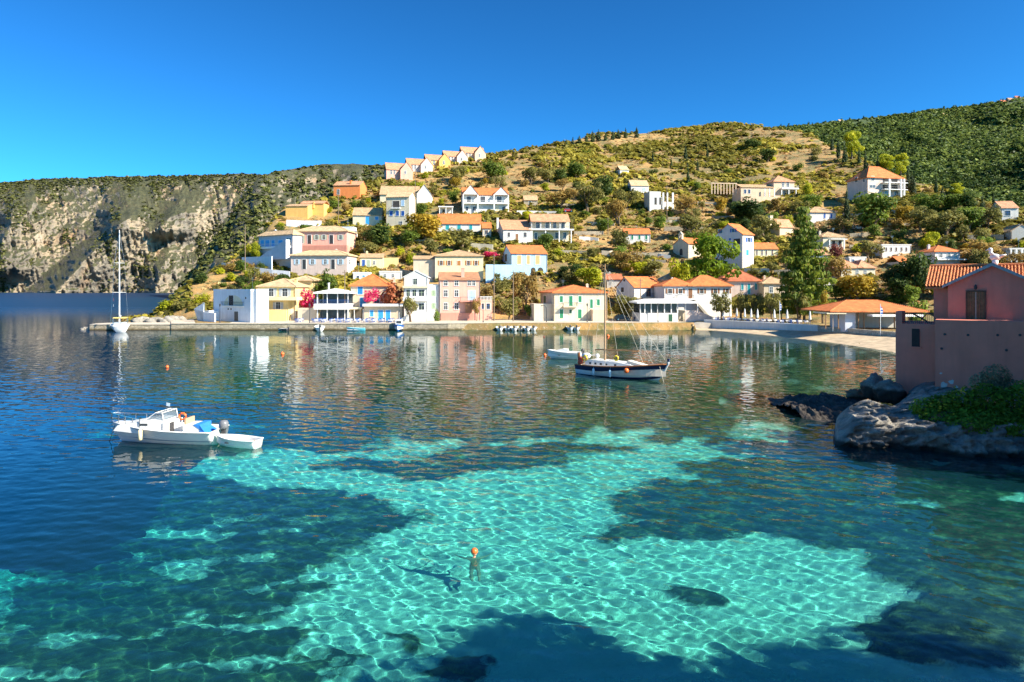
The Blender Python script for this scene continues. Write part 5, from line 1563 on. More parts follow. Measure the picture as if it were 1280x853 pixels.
# ------------------------------------------------------------------ boats
def hull_pts(L, Bm, Hb, Hs, draft, tr, n=26, m=9, full=2.3, flare=1.0):
    S = np.linspace(0, 1, n); pts = []
    for s in S:
        a = tr + (1 - tr) * math.sin(min(s / .42, 1) * math.pi / 2) if s < .42 else max(0.004, 1 - ((s - .42) / .58) ** full)
        bb = Bm / 2 * a; zs = Hs + (Hb - Hs) * s ** 2.0; zk = -draft * (1 - s ** 8)
        row = []
        for j in range(m):
            q = j / (m - 1)
            yy = bb * q ** (.5 + .6 * flare * s ** 2); z = zk + (zs - zk) * q ** 1.35
            row.append((s * L - L / 2 + (.10 * L * (q - .6) * s ** 5), yy, z))
        pts.append(row)
    return pts
def boat_hull(root, pts, mat, deck=None, floor=None, inner=.86, name='hull'):
    n, m = len(pts), len(pts[0])
    mb = MB()
    vs = [p for r in pts for p in r] + [(p[0], -p[1], p[2]) for r in pts for p in r]
    o = n * m
    fs = []
    for i in range(n - 1):
        for j in range(m - 1):
            a = i * m + j
            fs += [(a, a + m, a + m + 1, a + 1), (o + a, o + a + 1, o + a + m + 1, o + a + m)]
    fs.append(tuple([j for j in range(m)] + [o + j for j in range(m - 1, 0, -1)]))
    mb.add(vs, fs)
    hl = mb.build(name, mat, root, True)
    if floor is None:
        mb = MB(); v2 = []
        for r in pts: g = r[-1]; v2 += [(g[0], g[1] * .99, g[2] - .03), (g[0], -g[1] * .99, g[2] - .03)]
        mb.add(v2, [(2 * i, 2 * i + 1, 2 * i + 3, 2 * i + 2) for i in range(n - 1)])
        mb.build('deck', deck or mat, root)
    else:
        mb = MB(); v2 = []
        for r in pts:
            g = r[-1]; fz = min(floor, g[2] - .05); x = g[0] * .965
            v2 += [(g[0], g[1], g[2] + .005), (x, g[1] * inner, g[2]), (x, g[1] * inner * .9, fz), (x, -g[1] * inner * .9, fz), (x, -g[1] * inner, g[2]), (g[0], -g[1], g[2] + .005)]
        fs = [(6 * i + k, 6 * i + k + 1, 6 * i + 7 + k, 6 * i + 6 + k) for i in range(n - 1) for k in range(5)]
        fs += [(0, 1, 2), (2, 3, 4), (0, 2, 3, 5), (3, 4, 5)]
        mb.add(v2, fs); mb.build('inside', deck or mat, root)
    return hl
def gunwale(root, pts, r, mat, name='rub_rail', j=-1, dz=0):
    mb = MB()
    for s in (1, -1): mb.tube([(p[j][0], p[j][1] * s, p[j][2] + dz) for p in pts], r, 6)
    return mb.build(name, mat, root, True)
def band(root, pts, q0, q1, mat, name='band'):
    mb = MB(); m = len(pts[0])
    def at(r, q):
        f = q * (m - 1); i = min(int(f), m - 2); k = f - i
        return Vector(r[i]).lerp(Vector(r[i + 1]), k)
    for s in (1, -1):
        vs = []
        for r in pts:
            for q in (q0, (q0 + q1) / 2, q1):
                p = at(r, q); vs.append((p.x + .01, (p.y + .025) * s, p.z))
        mb.add(vs, [(3 * i + k, 3 * i + 3 + k, 3 * i + 4 + k, 3 * i + 1 + k) for i in range(len(pts) - 1) for k in range(2)])
    return mb.build(name, mat, root, True)
def outboard(root, x, y, z, k=1, col=None):
    mb = MB(); mb.lathe([(.14 * k, 0), (.2 * k, .05 * k), (.21 * k, .3 * k), (.15 * k, .42 * k), (.05 * k, .45 * k)], 10, (x - .15 * k, y, z))
    o = mb.build('outboard_motor', col or M_IRON, root, True)
    MB().box(x - .22 * k, y - .06 * k, z - .75 * k, x - .06 * k, y + .06 * k, z).build('motor_leg', M_IRON, o)
    return o
M_GEL = plain('white_gelcoat', (.80, .80, .77), .25, .04)
M_NAVY = plain('navy_paint', (.012, .02, .075), .35, .1)
M_PALEHULL = plain('pale_blue_hull_paint', (.62, .72, .76), .35, .08)
M_MAST = plain('varnished_wood', (.36, .20, .08), .45, .25, 3)
M_RUST = plain('varnished_rail', (.32, .12, .04), .5, .2, 3)
M_ORANGE = plain('orange_plastic', (.85, .16, .03), .4, .05)
M_YEL = plain('yellow_plastic', (.85, .62, .04), .4, .05)
M_FEND = plain('fender_blue', (.45, .70, .82), .4, .05)
M_CREAMF = plain('fender_cream', (.80, .68, .42), .45, .05)
M_TARP = plain('blue_tarp', (.03, .22, .62), .5, .1)
M_ROPE = plain('rope', (.55, .50, .40), .8, .1)
M_STEEL = plain('steel_tube', (.62, .64, .66), .25, .05, 1, 1)
M_CLEAR = clearm('acrylic', (.20, .25, .28), .6)
def boat(name, label, cat, stern, bow, group=None):
    """stern, bow: points on the water"""
    d = Vector((bow[0] - stern[0], bow[1] - stern[1], 0))
    r = thing(name, label, cat, ((bow[0] + stern[0]) / 2, (bow[1] + stern[1]) / 2, 0), math.atan2(d.y, d.x), group)
    return r, d.length
def wp(px, py): D = F * H / (py - HZ); return ((px - 640) / F * D, D)

# --- wooden sailing boat in the middle of the bay
r, L = boat('wooden_sailboat', 'wooden sailing boat with navy striped pale hull, tall brown mast and white cabin', 'boat', wp(723, 466.5), wp(830, 476.5))
pt = hull_pts(L, 3.3, 1.75, 1.05, .5, .45, full=2.6)
boat_hull(r, pt, M_PALEHULL, plain('deck_paint', (.66, .60, .50), .6, .15), .45, .93)
band(r, pt, .74, .97, M_NAVY, 'navy_band'); gunwale(r, pt, .075, M_RUST); band(r, pt, .30, .46, M_NAVY, 'boot_stripe')
p = pt[-1]; MB().tube([p[2], p[4], p[6], (p[8][0] + .06, 0, p[8][2]), (p[8][0] + .12, 0, p[8][2] + .42)], .09, 8).build('stem_post', M_WHITE, r, True)
MB().box(p[8][0] - .02, -.09, p[8][2] + .25, p[8][0] + .2, .09, p[8][2] + .55).build('stem_head', M_NAVY, r)
mb = MB(); mb.prism([(-L * .36, .5), (L * .30, .5), (L * .24, 1.35), (L * .02, 1.62), (-L * .30, 1.72), (-L * .36, 1.6)], lambda a, c, t: (a, t, c), -.85, .85)
cb = mb.build('cabin', M_GEL, r)
for x in (-.30, -.235, -.17, -.105, .0): MB().box(L * x - .13, -.87, 1.22, L * x + .13, -.851, 1.42).build('porthole', M_GLASS, cb)
MB().prism([(-L * .10, 1.66), (L * .16, 1.45), (L * .16, 1.5), (-L * .10, 1.71)], lambda a, c, t: (a, t, c), -.6, .6).build('hatch', M_WHITE, cb)
MB().prism([(L * .10, 1.52), (L * .36, 1.30), (L * .36, 1.36), (L * .12, 1.85)], lambda a, c, t: (a, t, c), -.45, .45).build('folded_sail', plain('canvas', (.72, .66, .55), .9, .15), r)
mx = -L * .17
MB().tube([(mx, 0, .4), (mx, 0, 6), (mx, 0, 12.1)], [.12, .11, .07], 8).build('mast', M_MAST, r)
MB().tube([(mx - 1.2, -.1, 2.75), (mx + .1, 0, 2.8), (mx + 4.1, .05, 2.9)], .075, 8).build('boom', M_MAST, r)
mb = MB(); tp_ = (mx, 0, 11.6); bw = p[8]
for q in ((bw[0], 0, bw[2]), (bw[0] - 1.6, 0, bw[2] - .2), (bw[0] - 3.0, .6, 1.4), (mx + .9, 1.45, 1.1), (mx + .9, -1.45, 1.1), (mx - .7, 1.4, 1.1), (mx - .7, -1.4, 1.1), (-L * .48, 0, 1.3)): mb.tube([tp_, q], .016, 4)
mb.tube([(mx + 4.1, .05, 2.9), (bw[0] - .4, 0, bw[2])], .014, 4)
mb.build('rigging', M_ROPE, r)
for x, col, y in ((-L * .21, M_FEND, -1.66), (-.1, M_FEND, -1.75)):
    MB().lathe([(.03, -.5), (.13, -.42), (.13, .2), (.03, .3)], 10, (x, y, .62)).tube([(x, y, .9), (x, y + .1, 1.15)], .015, 4).build('fender', col, r, True)
MB().sphere((L * .17, -1.62, .95), .27, 14).build('ball_fender', M_ORANGE, r, True)
def ringm(c, ax, R_, r_, mat, nm):
    mb = MB(); n = 16; pts = []
    for k in range(n + 1):
        a = 2 * math.pi * k / n
        pts.append((c[0] + R_ * math.cos(a), c[1], c[2] + R_ * math.sin(a)))
    return mb.tube(pts, r_, 6, caps=False).build(nm, mat, r, True)
ringm((-L * .36, -.9, 1.85), 0, .25, .09, M_YEL, 'lifebuoy'); ringm((-L * .02, -.3, 2.0), 0, .24, .09, M_YEL, 'lifebuoy')
mb = MB(); mb.sphere((-L * .445, -.3, 1.6), .34, 10, (.9, 1.3, .9)); mb.sphere((-L * .42, -.9, 1.35), .28, 10, (1.2, .8, .9)); mb.build('stern_cushion', plain('red_cloth', (.55, .10, .05), .9, .2), r, True)
MB().sphere((-L * .40, .0, 2.0), .42, 12, (1.3, .9, .8)).build('rolled_awning', M_WHITE, r, True)
MB().tube([(-L * .485, 0, .6), (-L * .495, 0, 2.3)], .16, 8).build('rudder_post', M_RUST, r)
MB().tube([(-L * .40, .3, 2.0), (-L * .27, .5, 2.15)], .04, 6).build('tiller', M_GEL, r)
outboard(r, -L * .30, .9, 1.75, 1, M_GEL)
mb = MB(); mb.tube([(bw[0] - .8, -.3, bw[2] - .1), (bw[0] + .2, -1.1, -.3)], .02, 5); mb.build('mooring_line', M_ROPE, r)

# --- motor boat
r, L = boat('motor_boat', 'white cabin motor boat with clear windscreen, bow rail and blue seat cover', 'boat', wp(272, 553), wp(148, 551))
L *= 1.03
pt = hull_pts(L, 2.5, 1.35, .92, .35, .92, full=2.0, flare=1.2)
boat_hull(r, pt, M_GEL, plain('cockpit_sole', (.68, .66, .60), .6, .1), .45, .88); gunwale(r, pt, .05, M_GEL)
band(r, pt, .55, .6, plain('grey_stripe', (.25, .35, .42), .4, .05), 'hull_stripe')
mb = MB()
mb.prism([(-.2, .55), (L * .44, .9), (L * .40, 1.28), (L * .24, 1.5), (.55, 1.72), (-.2, 1.62)], lambda a, c, t: (a, t, c), -.85, .85)
cb = mb.build('cabin', M_GEL, r)
for s_ in (1, -1): MB().box(.75, s_ * .86, 1.28, 1.2, s_ * .872, 1.42).build('cabin_window', M_GLASS, cb)
mb = MB(); mb.box(-.45, -.9, .5, -.21, .9, 1.5); mb.build('bulkhead', M_GEL, r)
MB().box(-.46, .1, .55, -.452, .6, 1.45).build('cabin_door', M_IRON, r)
def bridge(x0, x1, z0, z1, hw):  # clear wheelhouse screen
    mb = MB(); mb.prism([(x0, z0), (x1, z0 - .1), (x1 - .75, z1), (x0 + .1, z1 + .02)], lambda a, c, t: (a, t, c), -hw, hw); return mb
bridge(-.15, 1.0, 1.66, 2.12, .72).build('windscreen', M_CLEAR, r)
mb = MB()
for s_ in (-.77, .77): mb.tube([(-.2, s_, 1.6), (-.1, s_, 2.16), (.3, s_, 2.16), (1.05, s_, 1.58)], .03, 6)
mb.tube([(-.1, -.77, 2.16), (-.1, .77, 2.16)], .03, 6); mb.tube([(.3, -.77, 2.16), (.3, .77, 2.16)], .03, 6); mb.build('screen_frame', M_GEL, r)
mb = MB()
for s_ in (1, -1):
    q = [(pt[i][-1][0], pt[i][-1][1] * .9 * s_, pt[i][-1][2]) for i in (17, 19, 21, 23, 25)]
    mb.tube([(a, c, z + .62) for a, c, z in q], .034, 5)
    for a, c, z in q: mb.tube([(a, c, z), (a, c, z + .62)], .028, 5)
mb.build('bow_rail', M_STEEL, r)
MB().box(L * .5 - .1, -.14, 1.28, L * .5 + .4, .14, 1.38).build('anchor_roller', M_STEEL, r)
MB().box(-2.35, -.7, .5, -1.35, .7, 1.32).build('seat_box', M_GEL, r)
MB().prism([(-2.38, .75), (-2.36, 1.36), (-1.95, 1.36), (-2.75, .75)], lambda a, c, t: (a, t, c), -.72, .72).build('blue_cover', M_TARP, r)
MB().box(-1.42, -.5, 1.33, -1.32, .5, 1.72).build('backrest', plain('tan_vinyl', (.6, .36, .2), .5, .1), r)
ringm((-.62, -.55, 1.65), 0, .22, .07, M_ORANGE, 'lifebuoy')
MB().lathe([(.03, -.5), (.12, -.42), (.12, .2), (.03, .3)], 10, (.95, 1.27, .85)).build('fender', M_CREAMF, r, True)
MB().lathe([(.03, -.5), (.12, -.42), (.12, .2), (.03, .3)], 10, (.95, -1.27, .85)).build('fender', M_CREAMF, r, True)
MB().tube([(.1, 0, 2.1), (.1, 0, 2.75)], .02, 5).build('flagstaff', M_STEEL, r)
MB().prism([(.1, 2.5), (-.12, 2.46), (-.15, 2.68), (.1, 2.74)], lambda a, c, t: (a, t, c), -.006, .006).build('flag', plain('flag_cloth', (.5, .62, .8), .8, .3, 6), r)
r.scale = (1.02, 1, .88)
outboard(r, -L * .5 - .02, 0, .95, 1.35, plain('motor_grey', (.16, .17, .19), .35, .1))
MB().tube([(pt[24][-1][0], .2, 1.1), (pt[24][-1][0] + .35, .3, -.3)], .02, 5).build('mooring_line', M_IRON, r)

def rowboat(name, label, stern, bow, Bm, Hb, Hs, mat, inner=None, group=None, motor=0, seats=2, tr=.8, cat='boat'):
    r, L = boat(name, label, cat, stern, bow, group)
    pt = hull_pts(L, Bm, Hb, Hs, .2, tr, 18, 7)
    boat_hull(r, pt, mat, inner or M_GEL, Hs * .35, .85); gunwale(r, pt, .03 + .01 * Bm, mat if mat != M_GEL else M_WHITE)
    for i in range(seats):
        x = -L * .25 + L * .4 * i; MB().box(x - .13, -Bm * .4, Hs * .55, x + .13, Bm * .4, Hs * .63).build('thwart', inner or M_WOOD, r)
    if motor: outboard(r, -L / 2, 0, Hs + .05, motor)
    return r
rowboat('dinghy', 'small white tender floating behind the motor boat', wp(323, 560), wp(272, 556.5), 1.25, .62, .48, M_GEL, tr=.75)
r = rowboat('speedboat', 'small white motor launch with pale green hull moored behind the wooden sailboat', wp(727, 449), wp(686, 448), 1.9, 1.15, .85, M_GEL, motor=1.1)
band(r, hull_pts(4.4, 1.92, 1.15, .85, .2, .8, 18, 7), .35, .8, plain('pale_green', (.55, .70, .66), .4, .06), 'green_band')
MB().prism([(-.4, .6), (1.5, .85), (1.2, 1.1), (.2, 1.35), (-.4, 1.3)], lambda a, c, t: (a, t, c), -.6, .6).build('cuddy', M_GEL, r)
r = rowboat('fishing_boat', 'bright blue fishing boat with a white wheelhouse moored at the quay', (*gxy(500, 156.5),), (*gxy(497, 149.5),), 2.4, 1.5, 1.0, plain('fishing_blue', (.02, .14, .50), .4, .1), motor=1.0)
MB().box(-1.8, -.7, .4, .2, .7, 2.4).build('wheelhouse', M_GEL, r); MB().box(.2, -.55, 1.5, .215, .55, 2.1).build('pane', M_GLASS, r); MB().box(-1.0, -.715, 1.5, -.2, -.701, 2.1).build('pane', M_GLASS, r); MB().tube([(-.8, 0, 2.4), (-.8, 0, 4)], .04, 6).build('mast', M_GEL, r)
rowboat('rowing_boat', 'turquoise rowing boat floating below the taverna quay', (*gxy(456.5, 151.5),), (*gxy(434, 150.5),), 1.5, .75, .55, plain('turquoise_paint', (.10, .50, .62), .4, .1))
rowboat('inflatable_boat', 'white boat with outboards lying stern out below the canopy taverna', (*gxy(400, 148.5),), (*gxy(399, 153),), 2.2, 1.2, .9, M_GEL, motor=1.3)
rowboat('inflatable_boat', 'dark grey rubber boat moored under the yellow villa', (*gxy(360, 151),), (*gxy(348, 151.6),), 1.4, .5, .45, plain('dark_rubber', (.06, .06, .07), .6, .1), motor=.9)
cols_ = [M_GEL, M_PALEHULL, M_GEL, plain('cream_hull', (.74, .68, .56), .4, .06), M_GEL, M_GEL, M_PALEHULL]
for i, (px, lb) in enumerate(((624, 'open white boat moored to the quay, first in the tight row of small boats'), (634, 'pale blue boat with a black outboard, second in the row of small boats'), (642, 'white boat third in the row of small boats, beside the cream one'),
                              (650, 'cream boat in the middle of the row of small boats'), (658, 'white boat right after the cream one in the row of small boats'), (666, 'white boat closing the row of small boats near the curved lamp'))):
    o = rowboat('moored_boat', lb, (*gxy(px + .8, 150.4 + (i % 2)),), (*gxy(px, 155.2),), 1.7, .85, .65, cols_[i], group='small boats moored at the quay', motor=1.1)
for px, lb in ((712, 'grey white boat with raised outboard before the green shuttered house'), (720, 'white skiff next to the grey white boat before the green shuttered house')):
    rowboat('moored_boat', lb, (*gxy(px + .8, 152),), (*gxy(px, 156.6),), 1.7, .9, .7, M_PALEHULL if px == 712 else M_GEL, group='small boats moored at the quay', motor=1.1)

# --- yacht at the pier
r, L = boat('yacht', 'white sailing yacht with very tall mast and yellow awning moored at the pier end', 'boat', wp(151, 415.5), (wp(151, 415.5)[0] - 6.0, wp(151, 415.5)[1] + 9.5))
pt = hull_pts(L, 3.7, 1.55, 1.3, .4, .78, full=2.2)
boat_hull(r, pt, M_GEL, M_GEL, None); gunwale(r, pt, .06, M_WHITE); band(r, pt, .28, .40, M_NAVY, 'boot_stripe')
MB().prism([(-L * .2, 1.3), (L * .25, 1.45), (L * .16, 1.75), (-L * .1, 2.0), (-L * .2, 1.98)], lambda a, c, t: (a, t, c), -1.2, 1.2).build('coachroof', M_GEL, r)
MB().prism([(-L * .36, 3.05), (-L * .12, 2.7), (-L * .12, 2.8), (-L * .36, 3.15)], lambda a, c, t: (a, t, c), -1.4, 1.4).build('awning', plain('yellow_awning', (.80, .62, .20), .8, .1), r)
mb = MB()
for a in (-.36, -.12):
    for s_ in (-1.35, 1.35): mb.tube([(L * a, s_, 1.3), (L * a, s_, 3.1 if a < -.2 else 2.75)], .03, 5)
mb.build('awning_frame', M_STEEL, r)
MB().tube([(.6, 0, 1.2), (.6, 0, 22.3)], [.13, .09], 8).build('mast', M_GEL, r)
MB().tube([(.5, 0, 3.0), (-L * .38, 0, 3.2)], .1, 8).build('boom', M_GEL, r)
MB().tube([(.3, 0, 3.25), (-L * .36, 0, 3.45)], .17, 8).build('furled_sail', M_WHITE, r)
mb = MB()
for z, wd in ((8.5, 1.3), (15, 1.0)): MB().tube([(.6, -wd, z), (.6, wd, z)], .045, 5).build('spreader', M_GEL, r)
mb = MB(); tp_ = (.6, 0, 22)
for q in ((L * .49, 0, 1.5), (-L * .49, 0, 1.4)): mb.tube([tp_, q], .025, 4)
for s_ in (-1, 1): mb.tube([tp_, (.6, s_, 15), (.6, 1.3 * s_, 8.5), (.5, 1.75 * s_, 1.35)], .022, 4)
mb.build('rigging', M_STEEL, r)
for z, c in ((8.0, (.15, .2, .5)), (6.6, (.55, .12, .1)), (5.3, (.8, .8, .8))): MB().box(-.15, 1.15, z, .45, 1.17, z + .6).build('signal_flag', plain('flag_%d' % int(z), c, .8, .1), r)

# --- floats
def buoy(px, py, rad, lb, mat):
    x, y = wp(px, py)
    o = MB().lathe([(.02, -.9), (.6, -.75), (1, -.2), (1, .25), (.65, .8), (.2, .98), (.18, 1.25), (.02, 1.3)], 14).build('buoy', mat, None, True, (x, y, .1))
    o.scale = (rad,) * 3
    tag(o, lb, 'buoy', 'mooring buoys in the bay')
for a in ((209, 460, .19, 'orange red mooring buoy alone on the dark blue water'), (353, 443.5, .26, 'orange buoy in the reflection of the yellow villa'), (681, 445, .22, 'orange float just off the bow of the white launch'), (760, 421, .30, 'orange float beside the mast of the wooden sailboat'), (680, 422, .16, 'small dark red float off the row of small boats')):
    buoy(*a, M_ORANGE if a[0] != 680 else plain('dark_red', (.3, .06, .04), .5, .1))
buoy(524, 437, .22, 'dark float in the golden reflections of the pink house', M_IRON)

# --- swimmer: one skinned body with a cap
x, y = wp(593, 697)
sw = thing('person', 'swimmer in an orange red bathing cap treading water over the pale sand', 'person', (x, y, 0), R(8))
V_ = [(0, 0, -.62), (0, 0, -.4), (0, 0, -.16), (0, .01, -.02), (0, .02, .05), (.19, 0, -.08), (.42, .12, -.10), (.62, .34, -.14), (.70, .42, -.15), (-.19, 0, -.08), (-.40, .14, -.12), (-.56, .40, -.2), (-.62, .48, -.21),
      (.1, -.08, -.8), (.14, -.35, -1.05), (.12, -.75, -1.1), (.12, -.92, -1.12), (-.1, -.08, -.8), (-.15, -.30, -1.08), (-.13, -.70, -1.2), (-.13, -.86, -1.22)]
E_ = [(0, 1), (1, 2), (2, 3), (3, 4), (2, 5), (5, 6), (6, 7), (7, 8), (2, 9), (9, 10), (10, 11), (11, 12), (0, 13), (13, 14), (14, 15), (15, 16), (0, 17), (17, 18), (18, 19), (19, 20)]
RR = [.15, .13, .16, .06, .055, .075, .05, .036, .03, .075, .05, .036, .03, .1, .075, .05, .035, .1, .075, .05, .035]
# a hand at the end of each arm: four fingers and a thumb
for tip, dx in ((8, 1), (12, -1)):
    q = V_[tip]
    for k, (ox, oy) in enumerate(((-.035, .10), (-.012, .12), (.012, .115), (.035, .095), (-.06 * dx, .045))):
        V_.append((q[0] + ox * .5, q[1] + .03, q[2])); a_ = len(V_) - 1
        V_.append((q[0] + ox + dx * .03, q[1] + oy, q[2] - .01)); E_ += [(tip, a_), (a_, a_ + 1)]; RR += [.011, .008]
me = bpy.data.meshes.new('person_body'); me.from_pydata(V_, E_, [])
bo = link('body', me, sw)
sk = bo.modifiers.new('skin', 'SKIN')
for i, rr in enumerate(RR):
    me.skin_vertices[0].data[i].radius = (rr, rr * (.75 if i < 3 else 1))
me.skin_vertices[0].data[0].use_root = True
bo.modifiers.new('sub', 'SUBSURF').levels = 1
me.materials.append(plain('skin', (.62, .34, .22), .5, .1, 5))
M_SKIN = MATS['skin']
mb = MB(); mb.sphere((0, .03, .17), .115, 16, (.84, 1.0, 1.15)); mb.sphere((0, .15, .155), .022, 8, (.8, 1, 1.2))
for s_ in (-1, 1): mb.sphere((s_ * .1, .03, .16), .025, 8, (.5, 1, 1.3))
hd = mb.build('head', M_SKIN, sw, True)
for s_ in (-1, 1): MB().sphere((s_ * .04, .135, .19), .012, 8).build('eye', M_WHITE, hd, True)
MB().sphere((0, .135, .105), .02, 8, (1.3, .5, .4)).build('mouth', plain('lips', (.5, .16, .13), .5, .05), hd, True)
MB().lathe([(.125, 0), (.128, .03), (.115, .09), (.075, .14), (.01, .158)], 16, (0, .015, .17)).build('bathing_cap', M_ORANGE, hd, True)
bo.cycles.is_caustics_receiver = True

# ------------------------------------------------------------------ street furniture
def lamp(px, D, lb, z=1.5, hgt=4.2):
    x, y = gxy(px, D)
    r = thing('street_lamp', lb, 'lamp', (x, y, z), 0, 'lamp posts on the waterfront')
    MB().lathe([(.16, 0), (.14, .3), (.07, .5), (.055, hgt - .6), (.08, hgt - .55)], 8).build('post', M_IRON, r)
    MB().lathe([(.1, hgt - .54), (.2, hgt - .1), (.2, hgt - .05)], 8).build('lantern', M_GLASS, r)
    MB().lathe([(.26, hgt - .04), (.12, hgt + .1), (.02, hgt + .25)], 8).build('lamp_cap', M_IRON, r)
lamp(275, 156, 'black lamp post before the courtyard wall of the arched house'); lamp(387, 156, 'black lamp post between the yellow villa and the canopy taverna'); lamp(499, 157, 'black lamp post at the terrace corner of the blue door house')
lamp(604, 158.5, 'black lamp post by the annexe of the pink house'); lamp(734, 159.5, 'black lamp post before the green shuttered house'); lamp(822.5, 160, 'black lamp post before the glazed restaurant')
x, y = gxy(683, 159)
r = thing('curved_lamp', 'bent black lamp post curling over the quay beside the green shuttered house', 'lamp', (x, y, 1.5))
MB().tube([(0, 0, 0), (.05, 0, 2), (0, 0, 3.4), (-.5, 0, 3.95), (-1.1, 0, 3.9)], [.11, .1, .08, .07, .06], 8).build('post', M_IRON, r); MB().sphere((-1.15, 0, 3.8), .18, 8, (1.3, 1, .6)).build('lamp_head', M_IRON, r)
def pole(px, D, ztop_py, lb, base=None, cross=True):
    x, y = gxy(px, D); z0 = zat(x, y) if base is None else base
    zt2 = H - (ztop_py - HZ) / F * D
    r = thing('utility_pole', lb, 'pole', (x, y, z0), 0, 'wooden utility poles')
    MB().tube([(0, 0, -1), (0, 0, zt2 - z0)], [.15, .1], 7).build('pole_shaft', M_POLE, r)
    if cross: MB().box(-.6, -.06, zt2 - z0 - .6, .6, .06, zt2 - z0 - .48).build('crossarm', M_POLE, r)
pole(617.5, 166, 318, 'tall bare utility pole beside the pink annexe', 1.5); pole(641.5, 163, 338, 'utility pole rising from the quay under the blue house', 1.5); pole(431, 168, 338, 'utility pole between the canopy taverna and the blue door house', 1.5)
pole(800.5, 168, 348, 'utility pole behind the glazed restaurant', 1.5); pole(519, 240, 213, 'tall utility pole above the yellow green tree'); pole(423, 262, 243, 'utility pole below the orange house'); pole(833.5, 270, 232, 'utility pole by the white pillared house')
pole(306.5, 205, 283, 'thin pole on the headland beside the bright tree'); pole(760, 250, 272, 'leaning grey pole on the bare slope'); pole(977, 165, 340, 'pole beside the house with the beige roof')

def car(px, py, D, lb, mat, rz, z=None):
    q = P(px, py, D)
    r = thing('parked_car', lb, 'car', (q.x, q.y, q.z if z is None else z), rz)
    mb = MB(); mb.prism([(-2.0, .3), (2.0, .3), (2.05, .65), (1.85, .85), (1.0, .95), (-1.9, .98), (-2.05, .7)], lambda a, c, t: (a, t, c), -.84, .84); mb.prism([(1.0, .951), (.35, 1.45), (-1.2, 1.47), (-1.85, .981)], lambda a, c, t: (a, t, c), -.72, .72)
    mb.build('body', mat, r)
    for s_ in (-1, 1): MB().prism([(.8, 1.0), (.3, 1.4), (-1.1, 1.41), (-1.55, 1.0)], lambda a, c, t: (a, t, c), s_ * .722, s_ * .735).build('side_window', M_GLASS, r)
    for a in (-1.25, 1.25):
        for s_ in (-1, 1):
            w = MB().lathe([(.32, -.1), (.32, .1)], 14, (a, s_ * .78, .32), 'y').build('wheel', M_IRON, r); MB().lathe([(.18, -.11), (.18, .11)], 10, (a, s_ * .78, .32), 'y').build('rim', M_STEEL, w)
    for s_ in (-.6, .6): MB().sphere((2.02, s_, .68), .13, 8, (.4, 1.2, .7)).build('headlight', M_WHITE, r)
car(778, 402, 167, 'dark grey car parked under the olive tree on the quay', plain('car_grey', (.06, .065, .08), .3, .1), R(6), 1.5); car(803, 402, 166, 'dark blue car parked next to the glazed restaurant', plain('car_blue', (.03, .05, .13), .3, .1), R(-4), 1.5)
D_ = GD(710, 266); car(710, 266, D_, 'dark red car parked at the end of the white parapet on the slope', plain('car_red', (.36, .03, .03), .3, .1), R(10), zat(P(710, 266, D_).x, D_) + .1)
D_ = GD(1071, 288); car(1071, 288, D_, 'white car parked beneath the big green tree on the hill road', plain('car_white', (.7, .7, .7), .3, .1), R(20), zat(P(1071, 288, D_).x, D_) + .1)

# taverna tables and chairs along the quay
def table_mesh():
    mb = MB(); mb.box(-.42, -.42, .70, .42, .42, .74); mb.prism([(-.44, .42), (-.40, .70), (.40, .70), (.44, .42)], lambda a, c, t: (a, t, c), -.43, -.42); mb.prism([(-.44, .45), (-.40, .70), (.40, .70), (.44, .45)], lambda a, c, t: (a, t, c), .42, .43)
    mb.tube([(0, 0, 0), (0, 0, .69)], .05, 6); return mb
def chair_mesh():
    mb = MB(); mb.box(-.2, -.2, .43, .2, .2, .47)
    for a in (-.18, .18):
        for c in (-.18, .18): mb.box(a - .025, c - .025, 0, a + .025, c + .025, .43)
        mb.box(a - .025, .16, .471, a + .025, .21, .92)
    for z in (.6, .72, .84): mb.box(-.155, .17, z, .155, .2, z + .07)
    return mb
tm = table_mesh().build('taverna_table', M_WHITE); tag(tm, 'small table with a white cloth on the taverna quay', 'table', 'white clothed tables along the quay')
cm = chair_mesh().build('taverna_chair', PAINT['royal']); tag(cm, 'blue wooden chair at a white clothed table on the quay', 'chair', 'blue taverna chairs along the quay')
n = 0
for row, yy in enumerate((157.6, 160.2)):
    for i in range(13):
        px = 373 + i * 10.4 + row * 4 + random.uniform(-1.5, 1.5)
        if 383 < px < 390: continue
        x, y = gxy(px, yy + random.uniform(-.4, .4))
        o = tm if n == 0 else tm.copy()
        if n: COL.objects.link(o)
        o.location = (x, y, 1.502); o.rotation_euler.z = random.uniform(-.2, .2)
        for k in range(3):
            c = cm if n == 0 and k == 0 else cm.copy()
            if not (n == 0 and k == 0): COL.objects.link(c)
            an = [0, math.pi, math.pi / 2][k] + random.uniform(-.3, .3)
            c.location = (x - math.sin(an) * -.72 * -1, y + math.cos(an) * .72, 1.502); c.rotation_euler.z = an
        n += 1
